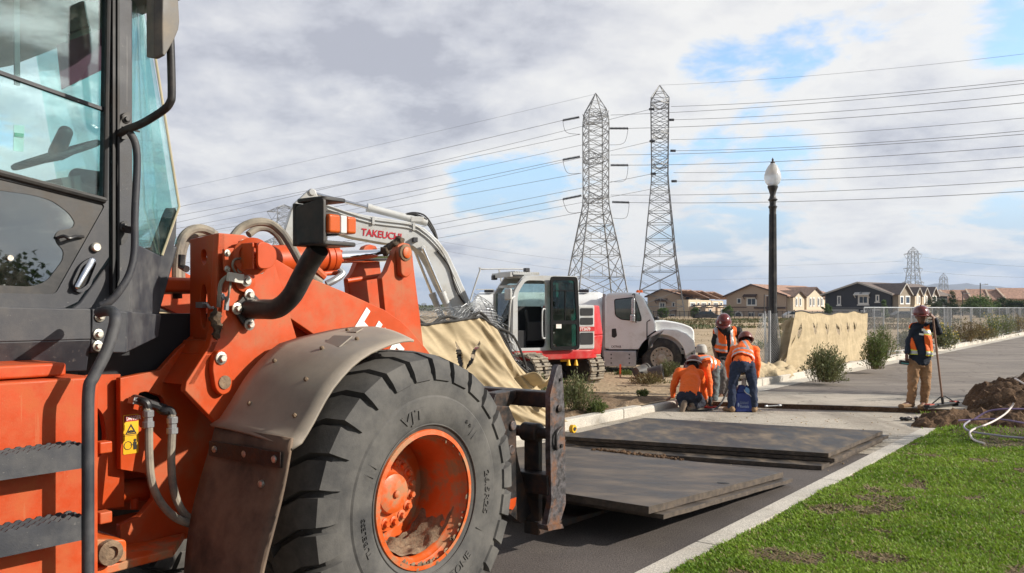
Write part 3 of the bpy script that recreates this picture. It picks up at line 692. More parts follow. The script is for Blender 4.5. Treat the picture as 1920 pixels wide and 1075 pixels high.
# ---- rear body, fuel tank panel, steps
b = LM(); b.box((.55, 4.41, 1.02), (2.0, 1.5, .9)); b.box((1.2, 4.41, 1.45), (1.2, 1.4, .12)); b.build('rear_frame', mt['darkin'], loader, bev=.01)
wT = 3.20
u1, z1 = RS(185, 706, wT)
b = LM(); b.prism(rnd([(.15, .42), (u1, .42), (u1, z1), (.15, z1)], .012), wT, wT+.42)
b.build('tank_panel', mt['orange2'], loader, bev=.012)
b = LM(); u2, z2 = RS(125, 698, wT+.06); b.box(((u2+.15)/2, wT+.3, z1+.03), (u2-.15, .48, .05)); b.build('tank_lid', mt['orange2'], loader, bev=.01)
def step(py):
    uo, zo = RS(163, py, 3.066); zl = zo-.012; x0 = .62
    s = LM()
    # folded tread: front face with a saw-toothed top edge, two more toothed ribs behind, end bracket
    for k, w in enumerate((3.066, 3.10, 3.135, 3.17)):
        top = []; n = 26
        for i in range(n):
            a = uo - (uo-x0)*i/n; p_ = (uo-x0)/n
            top += [(a, zl), (a-p_*.25, zl+.007), (a-p_*.6, zl+.007), (a-p_*.85, zl)]
        bot = zl-(.082 if k in (0,) else .03)
        s.prism(top + [(x0, bot), (uo, bot)], w, w+.006)
    s.box(((uo+x0)/2, 3.12, zl-.022), (uo-x0-.004, .10, .006))
    s.box((uo-.012, 3.135, zl-.03), (.008, .126, .06))
    return s.build('step', mt['grey'], loader)
step(828); step(962)
b = LM()
hr = [P3(186, 586, 3.34), P3(207, 583, 3.22), P3(216, 594, 3.10), P3(212, 620, 3.08), P3(199, 660, 3.07), P3(176, 706, 3.066), P3(166, 735, 3.066), P3(165, 850, 3.066)]
e_ = hr[-1]; hr += [V((e_.x, 3.066, .75)), V((e_.x, 3.066, .45))]
b.tube(crom(hr, 7), .021, 12); b.build('handrail', mt['grey'], loader)
b = LM()
for py in (840, 972):
    p = P3(186, py, wT+.02); b.box((p.x+.02, wT+.03, p.z), (.05, .05, .045)).cut()
b.build('hinge_block', mt['orange'], loader, bev=.006)
# ---- cab
wD = 3.55
E_t, E_m, E_b = RS(262, -30, 3.85), RS(335, 388, 3.85), RS(299, 592, 3.85)
pt = RS(252, -90, wD); ptop = 3.30
b = LM()   # pillar and moulded cab corner
b.prism(PL([(214, -140), (250, -140), (249, 452), (303, 480), (300, 588), (120, 588), (150, 566), (212, 482), (207, 400), (208, 100)], wD)[:3] + [RS(249, 452, wD), RS(246, 590, wD), RS(120, 590, wD), RS(150, 566, wD), RS(212, 482, wD), RS(207, 398, wD)], wD, wD+.09)
A0, A1, A2 = RS(249, 452, wD), RS(246, 592, wD), RS(249, 452, wD)
g_lo = (RS(303, 479, 3.85))
for (w0, w1, q) in ((wD, 3.85, 0), (5.27, 4.97, 1)):
    i0, i1 = (w0+.06 if not q else w0-.06), (w1+.06 if not q else w1-.06)
    out = [V((A0[0], w0, A0[1])), V((g_lo[0]+.0, w1, g_lo[1])), V((E_m[0], w1, E_m[1])), V((E_m[0]-.01, w1, E_m[1]-.15)), V((E_b[0], w1, E_b[1])), V((A1[0], w0, A1[1]))]
    inn = [V((p.x-.05, p.y+(.05 if not q else -.05), p.z)) for p in out]
    b.loft(out, inn)
b.loft([V((E_m[0], 3.85, g_lo[1]+.05)), V((E_m[0], 4.97, g_lo[1]+.05)), V((E_b[0], 4.97, E_b[1])), V((E_b[0], 3.85, E_b[1]))], [V((E_m[0]-.05, 3.85, g_lo[1]+.05)), V((E_m[0]-.05, 4.97, g_lo[1]+.05)), V((E_b[0]-.05, 4.97, E_b[1])), V((E_b[0]-.05, 3.85, E_b[1]))])
b.box((A0[0]-.03, 5.24, 2.4), (.05, .06, 1.9)); b.box((.35, 5.24, 2.4), (.12, .08, 1.9)); b.box((.35, 3.60, 2.4), (.14, .09, 1.9))
b.box((1.1, 5.25, 1.85), (1.7, .05, .55)); b.box((.25, 4.41, 1.9), (.06, 1.7, .9))
b.build('cab_frame', mt['grey'], loader, bev=.012)
b = LM()  # slim rubber channels beside the pillar
for (x0, x1) in ((207, 212), (216, 220)):
    p = RS(x0, 10, 3.54); q = RS(x1, 10, 3.54)
    b.box(((p[0]+q[0])/2, 3.535, 2.56), (q[0]-p[0], .03, 1.45))
b.build('pillar_seal', mt['blackrub'], loader)
b = LM()   # pane edge bead running down the windscreen corner
b.tube([V((E_t[0], 3.845, E_t[1]+.1)), V((E_m[0], 3.845, E_m[1])), V((g_lo[0], 3.845, g_lo[1]))], .006, 6); b.build('windscreen_bead', M('cream_sealant', (.42, .36, .24), .7), loader)
b = LM()
b.loft([V((A0[0], wD+.02, A0[1])), V((g_lo[0], 3.85, g_lo[1])), V((E_m[0], 3.85, E_m[1])), V((E_t[0], 3.85, E_t[1])), V((RS(250, -90, wD)[0], wD+.02, E_t[1]))],
       [V((A0[0], wD+.026, A0[1])), V((g_lo[0], 3.856, g_lo[1])), V((E_m[0], 3.856, E_m[1])), V((E_t[0], 3.856, E_t[1])), V((RS(250, -90, wD)[0], wD+.026, E_t[1]))])
b.loft([V((E_m[0], 3.86, g_lo[1]+.06)), V((E_m[0], 4.96, g_lo[1]+.06)), V((E_t[0], 4.96, E_t[1])), V((E_t[0], 3.86, E_t[1]))],
       [V((E_m[0]-.006, 3.86, g_lo[1]+.06)), V((E_m[0]-.006, 4.96, g_lo[1]+.06)), V((E_t[0]-.006, 4.96, E_t[1])), V((E_t[0]-.006, 3.86, E_t[1]))])
b.build('windscreen', mt['wglass'], loader, smooth=False)
b = LM(); b.box((1.15, 5.245, 2.65), (1.55, .006, 1.1)); b.build('side_window', mt['glass'], loader, smooth=False)
b = LM(); b.prism(rnd([(.05, 3.13), (2.06, 3.13), (2.22, 3.2), (2.24, 3.3), (2.1, 3.42), (.05, 3.45)], .05), 3.50, 5.32)
b.build('roof', mt['grey'], loader, bev=.03)
b = LM()
for px in (182, 240, 285):
    p = P3(px, 2, 3.5+ (px-182)*.001); b.lathe([(.018, 0), (.018, .03), (.008, .04)], (p.x, p.y+.02, 3.14), (0, 0, -1), 10).cut()
b.build('roof_clip', mt['steel'], loader)
b = LM()  # lower skirt of the cab with a fold
band = PL([(-140, 572), (168, 580), (168, 637), (-140, 640)], 3.49); 
t0, t1, t2, t3 = RS(-140, 573, 3.49), RS(171, 579, 3.49), RS(171, 637, 3.49), RS(-140, 646, 3.49)
b.prism([t0, t1, t2, t3], 3.49, 3.60)
l0, l1 = RS(163, 696, 3.56), RS(-140, 706, 3.56)
b.loft([V((t3[0], 3.49, t3[1])), V((t2[0], 3.49, t2[1])), V((l0[0], 3.56, l0[1])), V((l1[0], 3.56, l1[1]))], [V((t3[0], 3.62, t3[1])), V((t2[0], 3.62, t2[1])), V((l0[0], 3.62, l0[1])), V((l1[0], 3.62, l1[1]))])
b.build('cab_skirt', mt['grey'], loader, bev=.006)
b = LM()
c0, c1, c2, c3 = RS(173, 579, 3.495), RS(240, 584, 3.495), RS(236, 662, 3.50), RS(171, 661, 3.50)
b.loft([V((c0[0], 3.495, c0[1])), V((c1[0], 3.495, c1[1])), V((c2[0], 3.50, c2[1])), V((c3[0], 3.50, c3[1]))], [V((p[0], 3.60, p[1])) for p in (c0, c1, c2, c3)])
d1, d2 = RS(303, 590, 3.80), RS(297, 632, 3.80)
b.loft([V((c1[0], 3.495, c1[1])), V((d1[0], 3.80, d1[1])), V((d2[0], 3.80, d2[1])), V((c2[0], 3.50, c2[1]))], [V((c1[0]-.05, 3.56, c1[1])), V((d1[0]-.05, 3.86, d1[1])), V((d2[0]-.05, 3.86, d2[1])), V((c2[0]-.05, 3.56, c2[1]))])
b.loft([V((d1[0], 3.80, d1[1])), V((d1[0], 5.0, d1[1])), V((d2[0], 5.0, d2[1])), V((d2[0], 3.80, d2[1]))], [V((d1[0]-.05, 3.80, d1[1])), V((d1[0]-.05, 5.0, d1[1])), V((d2[0]-.05, 5.0, d2[1])), V((d2[0]-.05, 3.80, d2[1]))])
b.build('skirt_corner', mt['grey'], loader, bev=.006)
b = LM()
for (px, py) in ((187, 594), (184, 627), (183, 649)): b.bolt(P3(px, py, 3.494), NW, .013).cut()
b.build('skirt_bolt', mt['steel'], loader)
# floor / dash inside
b = LM(); b.box((.9, 4.41, 1.62), (2.2, 1.5, .1)); b.build('cab_floor', mt['darkin'], loader)
# ---- door
dout = PL([(-150, -120), (206, -120), (204, 392), (204, 482), (146, 566), (116, 580), (-150, 578)], 3.53)
hole1 = PL([(-120, -115), (203, -115), (196, 372), (-120, 292)], 3.53)
hole2 = PL([(-120, 306), (198, 384), (104, 552), (-120, 548)], 3.53)
b = LM(); b.prism(dout, 3.53, 3.575, holes=(rnd(hole1, .03), rnd(hole2, .02)))
door = b.build('cab_door', mt['grey'], loader, bev=.006)
def Loff(p): return p
b = LM(); b.prism(PL([(-120, -114), (203, -114), (196, 371), (-120, 291)], 3.55), 3.55, 3.556); b.build('door_window', mt['glass'], door, smooth=False)
b = LM(); b.bar(P3(-110, 98, 3.547), P3(197, 207, 3.547), .014, .022, up=NW).cut(); b.bar(P3(30, -80, 3.60), P3(32, 160, 3.60), .02, .01, up=NW); b.build('window_bar', mt['grey'], door)
b = LM(); b.tube([P3(-110, 296, 3.526), P3(197, 376, 3.526)], .014, 8).cut(); b.tube([P3(197, 376, 3.526), P3(205, -100, 3.526)], .010, 8); b.build('window_seal', mt['blackrub'], door)
b = LM(); b.prism(PL([(-120, 306), (198, 384), (104, 552), (-120, 548)], 3.54), 3.54, 3.547); b.build('lower_window', mt['dglass'], door, smooth=False)
# black painted border of the lower pane, cut to a wavy inner outline
inn = rnd(PL([(-110, 352), (-40, 352), (58, 365), (98, 376), (130, 400), (141, 418), (136, 428), (112, 432), (103, 440), (106, 456), (120, 470), (118, 488), (88, 528), (60, 538), (-110, 530)], 3.536), .03)
b = LM(); b.prism(PL([(-120, 306), (198, 384), (104, 552), (-120, 548)], 3.536), 3.536, 3.539, holes=(inn,)); b.build('window_border', mt['black'], door, smooth=False)
b = LM()
hp = crom([P3(108, 446, 3.53), P3(120, 443, 3.51), P3(130, 447, 3.50), P3(142, 444, 3.51), P3(156, 444, 3.53)], 5); b.tube(hp, .007, 8); b.build('window_latch', mt['black'], door)
b = LM(); b.prism(rnd(PL([(150, 492), (176, 480), (184, 490), (166, 540), (150, 550), (138, 546), (132, 530)], 3.526), .03), 3.512, 3.53, holes=(rnd(PL([(152, 498), (174, 487), (178, 494), (162, 534), (148, 543), (140, 538), (138, 530)], 3.526), .02),))
b.build('handle_recess', mt['grey'], door, bev=.004)
b = LM(); b.prism(PL([(152, 496), (176, 485), (180, 494), (162, 536), (148, 545), (139, 540), (136, 530)], 3.528), 3.527, 3.529); b.build('handle_pocket', mt['darkin'], door)
b = LM(); b.limb(P3(173, 489, 3.515), P3(146, 538, 3.50), .016, .012, flat=NW, fr=.5); b.build('door_handle', mt['chrome'], door)
b = LM(); b.lathe([(.02, 0), (.02, .014), (.015, .02)], P3(178, 464, 3.53), NW, 16).cut(); b.lathe([(.011, 0), (.011, .01)], P3(18, 484, 3.536), NW, 12); b.build('door_button', mt['steel'], door)
# ---- grab rail and mirror on the pillar
b = LM()
b.prism(rnd(PL([(226, 214), (240, 210), (240, 262), (220, 262), (220, 232)], 3.54), .02), 3.52, 3.55); b.bolt(P3(236, 224, 3.52), NW, .011).cut(); b.prism(rnd(PL([(221, 420), (238, 412), (238, 450), (226, 462), (219, 450)], 3.54), .02), 3.53, 3.55)
b.bolt(P3(232, 427, 3.52), NW, .011); b.bar(P3(234, 430, 3.52), P3(248, 432, 3.47), .018, .03)
b.build('rail_bracket', mt['black'], loader)
gr = [P3(243, 248, 3.47), P3(254, 270, 3.46), P3(257, 310, 3.46), P3(253, 400, 3.46), P3(252, 470, 3.46), P3(244, 510, 3.46), P3(228, 540, 3.465), P3(208, 564, 3.48), P3(189, 573, 3.50)]
b = LM(); b.tube(crom(gr, 6), .0155, 12); b.build('grab_rail', mt['grey'], loader)
b = LM()
ma = [P3(222, 252, 3.53), P3(238, 243, 3.48), P3(268, 231, 3.38), P3(306, 207, 3.26), P3(319, 192, 3.22), P3(322, 172, 3.21), P3(320, 90, 3.20), P3(318, 60, 3.20)]
b.tube(crom(ma, 6), .0165, 12); b.bar(P3(232, 240, 3.50), P3(258, 246, 3.44), .03, .008)
mir = b.build('mirror_arm', mt['black'], loader)
b = LM()
mo = [(291, -60), (316, -70), (330, -10), (334, 46), (331, 62), (322, 78), (296, 112), (290, 108), (289, 20)]
O_ = [P3(x, y, 3.20) for x, y in mo]
c_ = sum(O_, V())/len(O_)
b.loft([V((p.x, 3.20-.10, c_.z+(p.z-c_.z)*.9)) if 0 else V((p.x*.0+c_.x+(p.x-c_.x)*.7, 3.165, c_.z+(p.z-c_.z)*.94)) for p in O_], O_)
b.loft(O_, [V((c_.x+(p.x-c_.x)*.5-.02, 3.27, c_.z+(p.z-c_.z)*.9)) for p in O_])
b.build('mirror_housing', M('mirror_shell_plastic', (.10, .095, .09), .55, dirt=(.26, .22, .17), da=.4, dsc=5), mir, bev=.012, seg=3)
# ---- inside the cab
b = LM()
b.box((.95, 4.5, 1.98), (.5, .5, .16)); b.box((.72, 4.5, 2.35), (.14, .5, .7), (0, -.15, 0)); b.box((.66, 4.5, 2.78), (.10, .28, .2), (0, -.15, 0)); b.box((1.0, 4.12, 2.1), (.45, .09, .12))
b.build('seat', mt['seat'], loader, bev=.04, seg=3)
b = LM()
cc = V((1.78, 4.41, 1.95)); 
b.limb(V((2.0, 4.41, 1.6)), V((1.66, 4.41, 2.28)), .06, .045); b.box((2.15, 4.41, 2.2), (.2, .26, .5), (0, -.25, 0)); b.limb(V((2.1, 4.34, 2.44)), V((2.18, 4.2, 2.42)), .045, .04)
b.limb(V((2.03, 4.41, 2.56)), V((2.05, 4.36, 2.66)), .04, .035)
wv = V((-.42, 0, .9)).normalized(); x_, y_ = perp(wv)
b.tube([V((2.03, 4.41, 2.55))+ (x_*cos(2*pi*i/32)+y_*sin(2*pi*i/32))*.2 for i in range(32)], .016, 8, closed=True)
for a in (0, 2.1, 4.2): b.bar(V((2.04, 4.41, 2.53)), V((2.03, 4.41, 2.55))+(x_*cos(a)+y_*sin(a))*.2, .03, .012)
b.build('steering_wheel', mt['blackrub'], loader)
b = LM(); b.box((1.1, 5.02, 2.15), (1.8, .3, .5)); b.box((1.95, 4.8, 1.85), (.25, .5, .5)); b.build('side_console', M('pale_console_plastic', (.30, .33, .32), .7), loader, bev=.03)
b = LM(); q = [P3(106, 85, 4.05), P3(193, 53, 3.95), P3(197, 128, 3.95), P3(115, 168, 4.05)]; b.loft(q, [p+V((.004, .006, 0)) for p in q]); b.build('mirror_reflection_sheet', M('purple_film', (.30, .09, .14), .5), loader)  # purple sheet imitating the mirror's reflection in the door glass
b = LM(); q = [P3(127, 73, 3.98), P3(170, 55, 3.94)]; b.tube([q[0]+V((0, 0, -.02)), q[0]+V((0, 0, .02)), q[1]+V((0, 0, .02)), q[1]+V((0, 0, -.01))], .006, 6); b.build('sheet_rod', mt['black'], loader)
b = LM(); q = [P3(26, 234, 3.62), P3(46, 236, 3.62), P3(44, 285, 3.62), P3(25, 283, 3.62)]; b.loft(q, [p+V((0, .003, 0)) for p in q])
b.build('inspection_sticker', M('white_sticker', (.75, .77, .75), .5), loader)
b = LM(); q = [P3(28, 249, 3.617), P3(45, 251, 3.617), P3(44, 258, 3.617), P3(27, 256, 3.617)]; b.loft(q, [p+V((0, .002, 0)) for p in q]); b.build('sticker_band', M('green_ink', (.05, .35, .2), .5), loader)
# ---- articulation and front frame
b = LM()
b.prism(PL([(150, 704), (226, 702), (224, 742), (233, 760), (233, 950), (150, 960)], 4.02), 4.02, 4.06, holes=(rnd(PL([(178, 760), (193, 775), (200, 820), (194, 850), (180, 862), (172, 830)], 4.02), .04),))
b.box((1.45, 4.41, 1.30), (.5, .75, .06)); b.box((1.6, 4.41, .62), (.7, .8, .08))
b.build('rear_joint_plate', mt['orange'], loader, bev=.006)
b = LM(); b.box((1.6, 4.55, 1.0), (.4, .1, .9)); b.box((2.3, 4.44, 1.4), (1.0, .75, .7)); b.build('joint_shade_block', mt['darkin'], loader)  # dark solid blocks stand in for the shade inside the open joint
wL = 3.96
lowp = PL([(226, 708), (300, 690), (330, 660), (420, 600), (600, 600), (640, 700), (620, 900), (420, 950), (410, 925), (228, 975), (226, 828+160), (226, 832), (226, 986)], wL)
lowp = PL([(225, 709), (300, 694), (335, 655), (400, 600), (640, 600), (640, 905), (430, 1000), (330, 1002), (228, 1030), (225, 985), (262, 968), (288, 936), (290, 905), (276, 888), (226, 880)], wL)
slot = rnd(PL([(259, 738), (275, 734), (305, 745), (310, 758), (300, 766), (262, 752)], wL), .02)
b = LM(); b.prism(lowp, wL, wL+.04, holes=(slot,)); b.box((2.6, wL+.3, .62), (.8, .6, .04)); b.build('front_frame_plate', mt['orange'], loader, bev=.005)
b = LM(); q = RS(405, 925, 3.9)
b.prism(rnd(PL([(170, 1012), (238, 1012), (238, 1054), (170, 1054)], 3.7), .02), 3.70, 3.95); b.prism([(1.55, 3.7), (2.25, 3.72), (2.45, 3.95), (1.5, 4.0)], .60, .64, ax='z')
b.build('lower_lug', mt['rim'], loader, bev=.008)
b = LM()
for (c, w) in (((202, 1035), 3.695),): b.lathe([(.055, 0), (.055, .03), (.03, .035), (.03, .02)], P3(*c, w), NW, 20)
b.build('lug_pin', mt['mud'], loader)
b = LM(); b.tube([P3(150, 930, 4.15), P3(228, 921, 4.15)], .022, 14); b.build('steering_rod', mt['chrome'], loader)
b = LM(); b.tube([P3(222, 922, 4.15), P3(290, 915, 4.15)], .06, 18); b.lathe([(.02, 0), (.02, .05)], P3(252, 935, 4.10), (0, 0, -1), 8); b.build('steering_cylinder', mt['orange'], loader)
# upper mast plate with its rear flange
wU = 3.74
mast = PL([(410, 437), (458, 441), (480, 452), (505, 482), (516, 497), (556, 632), (575, 705), (500, 790), (411, 799), (347, 733), (350, 716), (392, 650), (401, 610), (404, 560)], wU)
b = LM(); b.prism(mast[:5]+mast[5:8]+mast[8:], wU, wU+.045)
b.build('mast_plate', mt['orange'], loader, bev=.006)
uR = RS(410, 437, wU)[0]; w2, _ = RU(356, 445, uR)
flz = [RS(410, y, wU)[1] for y in (437, 560, 610)]
b = LM()
zt, zb = RS(410, 437, wU)[1], RS(402, 600, wU)[1]
h1 = [(wU+.14, RU(381, 482, uR)[1]-.0), ]
def rw(px, py): return RU(px, py, uR)
b.prism([(wU, zt), (w2, zt-.02), (w2, zb-.1), (wU, zb-.1)], uR, uR+.035, ax='x', holes=(circ(*rw(382, 482), .026, 14, .04), circ(*rw(382, 575), .032, 18, .115)))
# below, the flange follows the plate edge backwards
cur = [V((uR, 0, zb-.1))] + [V((RS(x, y, wU)[0], 0, RS(x, y, wU)[1])) for x, y in ((398, 640), (386, 665), (352, 722))]
for i in range(len(cur)-1):
    p, q = cur[i], cur[i+1]; nrm = V((.035, 0, 0))
    b.loft([V((p.x, wU, p.z)), V((p.x, w2, p.z)), V((q.x, w2, q.z)), V((q.x, wU, q.z))], [V((p.x, wU, p.z))+nrm, V((p.x, w2, p.z))+nrm, V((q.x, w2, q.z))+nrm, V((q.x, wU, q.z))+nrm])
b.build('mast_flange', mt['orange'], loader, bev=.005)
b = LM()   # far mast plate and cross members
b.prism(mast, 5.02, 5.065); b.prism(lowp, 4.82, 4.86); b.build('far_mast_plate', mt['orange'], loader, bev=.006)
b = LM(); q = RS(408, 690, 3.735)
b.prism(rnd(PL([(398, 668), (408, 655), (421, 668), (433, 712), (428, 735), (412, 742), (400, 730), (394, 690)], 3.72), .03), 3.70, 3.74); b.build('pin_cover', mt['orange'], loader, bev=.006)
b = LM(); b.bolt(P3(414, 672, 3.70), NW, .019); b.build('pin_bolt', mt['steel'], loader)
b = LM(); b.lathe([(.034, 0), (.034, .006), (.02, .008)], P3(421, 717, 3.70), NW, 16); b.build('greasy_pin', mt['mud'], loader)
# horn with its guard
b = LM(); b.prism(PL([(418, 467), (455, 463), (492, 458), (496, 510), (455, 512), (420, 508)], 3.69), 3.68, 3.70)
b.prism(PL([(450, 452), (466, 449), (468, 466), (452, 468)], 3.69), 3.68, 3.71)
horn = b.build('horn_bracket', mt['orange'], loader, bev=.005)
b = LM(); b.lathe([(.085, 0), (.095, .03), (.095, .06), (.07, .065), (.05, .045), (.02, .06), (.015, .075)], P3(470, 482, 3.69), (-.45, -.9, .0), 24); b.build('horn', mt['orange'], horn)
b = LM(); b.prism(rnd(PL([(473, 455), (492, 455), (508, 468), (509, 490), (498, 504), (473, 505)], 3.60), .04), 3.555, 3.575); b.prism([RS(473, 455, 3.57), RS(477, 455, 3.57), RS(477, 505, 3.57), RS(473, 505, 3.57)], 3.57, 3.69)
b.build('horn_guard', mt['orange'], horn, bev=.004)
b = LM()
for p in ((426, 475), (426, 505), (456, 455), (489, 508), (450, 506)): b.bolt(P3(*p, 3.68), NW, .010).cut()
b.build('bracket_bolt', mt['steel'], horn)
b = LM(); b.lathe([(.06, 0), (.06, .015), (.035, .02)], P3(457, 526, 3.735), NW, 20); b.build('pin_boss', mt['orange'], loader)
b = LM(); b.lathe([(.030, 0), (.030, .02), (.016, .024), (.016, .035)], P3(458, 527, 3.715), NW, 14); b.build('boss_bolt', mt['steel'], loader)
b = LM()
b.tube(crom([P3(438, 516, 3.70), P3(424, 520, 3.69), P3(414, 532, 3.69), P3(411, 555, 3.69), P3(410, 576, 3.70)], 6), .010, 8).cut()
b.tube(crom([P3(433, 526, 3.70), P3(430, 545, 3.69), P3(427, 560, 3.69), P3(422, 572, 3.70)], 6), .006, 8).cut()
b.tube(crom([P3(455, 485, 3.67), P3(440, 487, 3.66), P3(436, 500, 3.66), P3(444, 515, 3.68)], 6), .006, 8)
b.build('horn_wire', mt['hose'], loader)
b = LM(); b.box(P3(441, 521, 3.67), (.085, .02, .045), (0, .12, 0)); b.build('wire_tag', M('paper_tag', (.6, .57, .5), .7), loader)
mt['grease'] = M('old_grease', (.075, .05, .03), .85, var=.5, sc=25, bump=.9, bsc=60)
b = LM(); random.seed(14)
for i in range(14): b.ell(P3(404+random.gauss(0, 3.5), 602+random.gauss(0, 9), 3.73), (.022, .016, .028+.01*random.random()), None, 8)
put('grease_lump', bake(b, 'grease_lump', mt['grease'], .008, 1, .012, .02), loader)
b = LM(); b.box((uR+.16, (wU+w2)/2, (zt+zb)/2-.05), (.02, abs(w2-wU)-.06, zt-zb)); b.build('mast_shade_backing', mt['darkin'], loader)  # dark backing added behind the flange holes as painted shade
b = LM()
b.tube([P3(376, 571, 3.9), P3(388, 570, 3.8), P3(394, 578, 3.75), P3(400, 577, 3.73)], .007, 8); b.bolt(P3(415, 557, 3.72), NW, .012); b.box(P3(378, 572, 3.88), (.03, .06, .03)); b.lathe([(.012, 0), (.012, .06), (.007, .07)], P3(424, 582, 3.71), (.1, 0, 1), 8)
b.build('hose_clip', mt['galv'], loader)
# two supply hoses beside the danger plate
hh = lambda *pts: crom([P3(x, y, w) for x, y, w in pts], 6)
b = LM()
b.tube(hh((275, 762, 3.84), (277, 778, 3.83), (279, 800, 3.82), (280, 860, 3.80), (285, 905, 3.78), (300, 940, 3.76), (325, 968, 3.75), (352, 981, 3.75), (376, 986, 3.76), (400, 990, 3.8)), .019, 10).cut()
b.tube(hh((322, 778, 3.84), (323, 800, 3.82), (321, 860, 3.80), (325, 915, 3.78), (338, 952, 3.77), (356, 972, 3.76), (378, 976, 3.78), (400, 976, 3.8)), .019, 10)
b.build('supply_hose', mt['hose'], loader)
b = LM()
b.tube(hh((252, 748, 3.93), (266, 752, 3.86), (275, 757, 3.84), (276, 768, 3.84)), .022, 10); b.tube(hh((288, 756, 3.93), (305, 770, 3.87), (318, 770, 3.85), (323, 780, 3.84)), .022, 10); b.tube([P3(266, 752, 3.87), P3(310, 766, 3.88)], .02, 8)
b.build('hose_elbow', mt['black'], loader)
b = LM()
for (x, y, w) in ((278, 783, 3.825), (323, 795, 3.82)):
    c = P3(x, y, w); b.lathe([(.022, -.05), (.027, -.045), (.027, -.02), (.021, -.018), (.021, 0), (.026, .005), (.026, .03), (.022, .035)], c, (0, 0, 1), 10).cut()
b.box(P3(258, 753, 3.90), (.07, .05, .03), (0, .25, 0)); b.bolt(P3(256, 752, 3.88), (0, 0, 1), .012); b.bolt(P3(264, 755, 3.88), NW, .01)
b.build('hose_fitting', mt['galv'], loader)
# danger label
def label_plane(x0, y0, x1, y1, w):
    (ua, za), (ub, zb) = RS(x0, y0, w), RS(x1, y1, w)
    return ua, za, ub, zb
ua, za, ub, zb_ = label_plane(230.5, 779, 259, 849, wL)
b = LM(); b.prism(rnd([(ua, zb_), (ub, zb_), (ub, za), (ua, za)], .006), wL-.003, wL-.001)
hl = za-zb_; wl = ub-ua
b.prism([(ua+.004, za-.17*hl), (ub-.004, za-.17*hl), (ub-.004, za-.02*hl), (ua+.004, za-.02*hl)], wL-.0045, wL-.003, m=1)
tri = lambda s: [(ua+wl*.5-s*wl, za-.50*hl), (ua+wl*.5+s*wl, za-.50*hl), (ua+wl*.5, za-.50*hl+1.75*s*wl)]
t1_, t2_ = tri(.38), [(ua+wl*.5-.27*wl, za-.478*hl), (ua+wl*.5+.27*wl, za-.478*hl), (ua+wl*.5, za-.478*hl+.44*wl)]
b.prism(t1_, wL-.0045, wL-.003, holes=(t2_,), m=2); b.prism([(ua, za-.535*hl), (ub, za-.535*hl), (ub, za-.525*hl), (ua, za-.525*hl)], wL-.0045, wL-.003, m=2)
b.prism(circ(ua+wl*.5, za-.43*hl, .011, 10, .007), wL-.0048, wL-.0032, m=2); b.prism(circ(ua+wl*.36, za-.435*hl, .006, 8), wL-.0048, wL-.0032, m=2); b.prism(circ(ua+wl*.64, za-.435*hl, .006, 8), wL-.0048, wL-.0032, m=2)
b.prism(circ(ua+wl*.76, za-.66*hl, .007, 10), wL-.0048, wL-.0032, m=2); b.prism(rnd([(ua+wl*.66, za-.90*hl), (ua+wl*.86, za-.90*hl), (ua+wl*.88, za-.70*hl), (ua+wl*.64, za-.70*hl)], .004), wL-.0048, wL-.0032, m=2)
b.prism(circ(ua+wl*.3, za-.78*hl, .021, 12), wL-.0048, wL-.0032, holes=(circ(ua+wl*.3, za-.78*hl, .018, 12),), m=2); b.prism([(ua+wl*.46, za-.78*hl), (ua+wl*.62, za-.78*hl), (ua+wl*.62, za-.765*hl), (ua+wl*.46, za-.765*hl)], wL-.0048, wL-.0032, m=2)
b.text('DANGER', .026, lambda x, y, h: V((ua+.012+x*.72, wL-.0048-h*.5, za-.135*hl+y)), .0005, .02, m=3)
b.build('danger_label', [mt['yellow'], M('label_red', (.35, .02, .03), .5), mt['yellowbk'], mt['letter']], loader, smooth=False)
# ---- boom arm with lettering
wB = 3.86
boomp = PL([(470, 470), (520, 487), (565, 514), (645, 547), (721, 581), (752, 602), (772, 622), (800, 655), (822, 684), (860, 760), (905, 850), (880, 880), (820, 790), (740, 705), (650, 660), (592, 630), (545, 598), (470, 560)], wB)
b = LM(); b.prism(boomp, wB, wB+.06); boom = b.build('boom_arm', mt['orange'], loader, bev=.006)
b = LM(); b.prism([(u+.0, z) for u, z in boomp], 4.90, 4.96); b.build('boom_arm', mt['orange'], loader, bev=.006)
b = LM(); c1_ = boomp[8]; b.tube([V((c1_[0]-.1, 3.9, c1_[1]-.2)), V((c1_[0]-.1, 4.92, c1_[1]-.2))], .11, 20); b.build('boom_cross_tube', mt['orange'], loader)
# slanting letters down the arm
p0, p1 = RS(690, 593, wB-.004), RS(754, 663, wB-.004)
dv = V((p1[0]-p0[0], p1[1]-p0[1])).normalized(); up_ = V((-dv.y, dv.x))
fullstart = tuple(V(RS(685, 572, wB)) - up_*.20)
def boomtext(x, y, h):
    q = V(fullstart) + dv*x + up_*y; return V((q.x, wB-.003-h, q.y))
b = LM(); b.text('HITACHI', .275, boomtext, .001, .022, shear=.0); b.build('boom_lettering', mt['letter'], boom, smooth=False)
# lift cylinder glimpsed between plate and arm
b = LM(); b.tube([P3(540, 600, 4.15), P3(600, 690, 4.15)], .06, 14); b.build('lift_cylinder', mt['black'], loader)
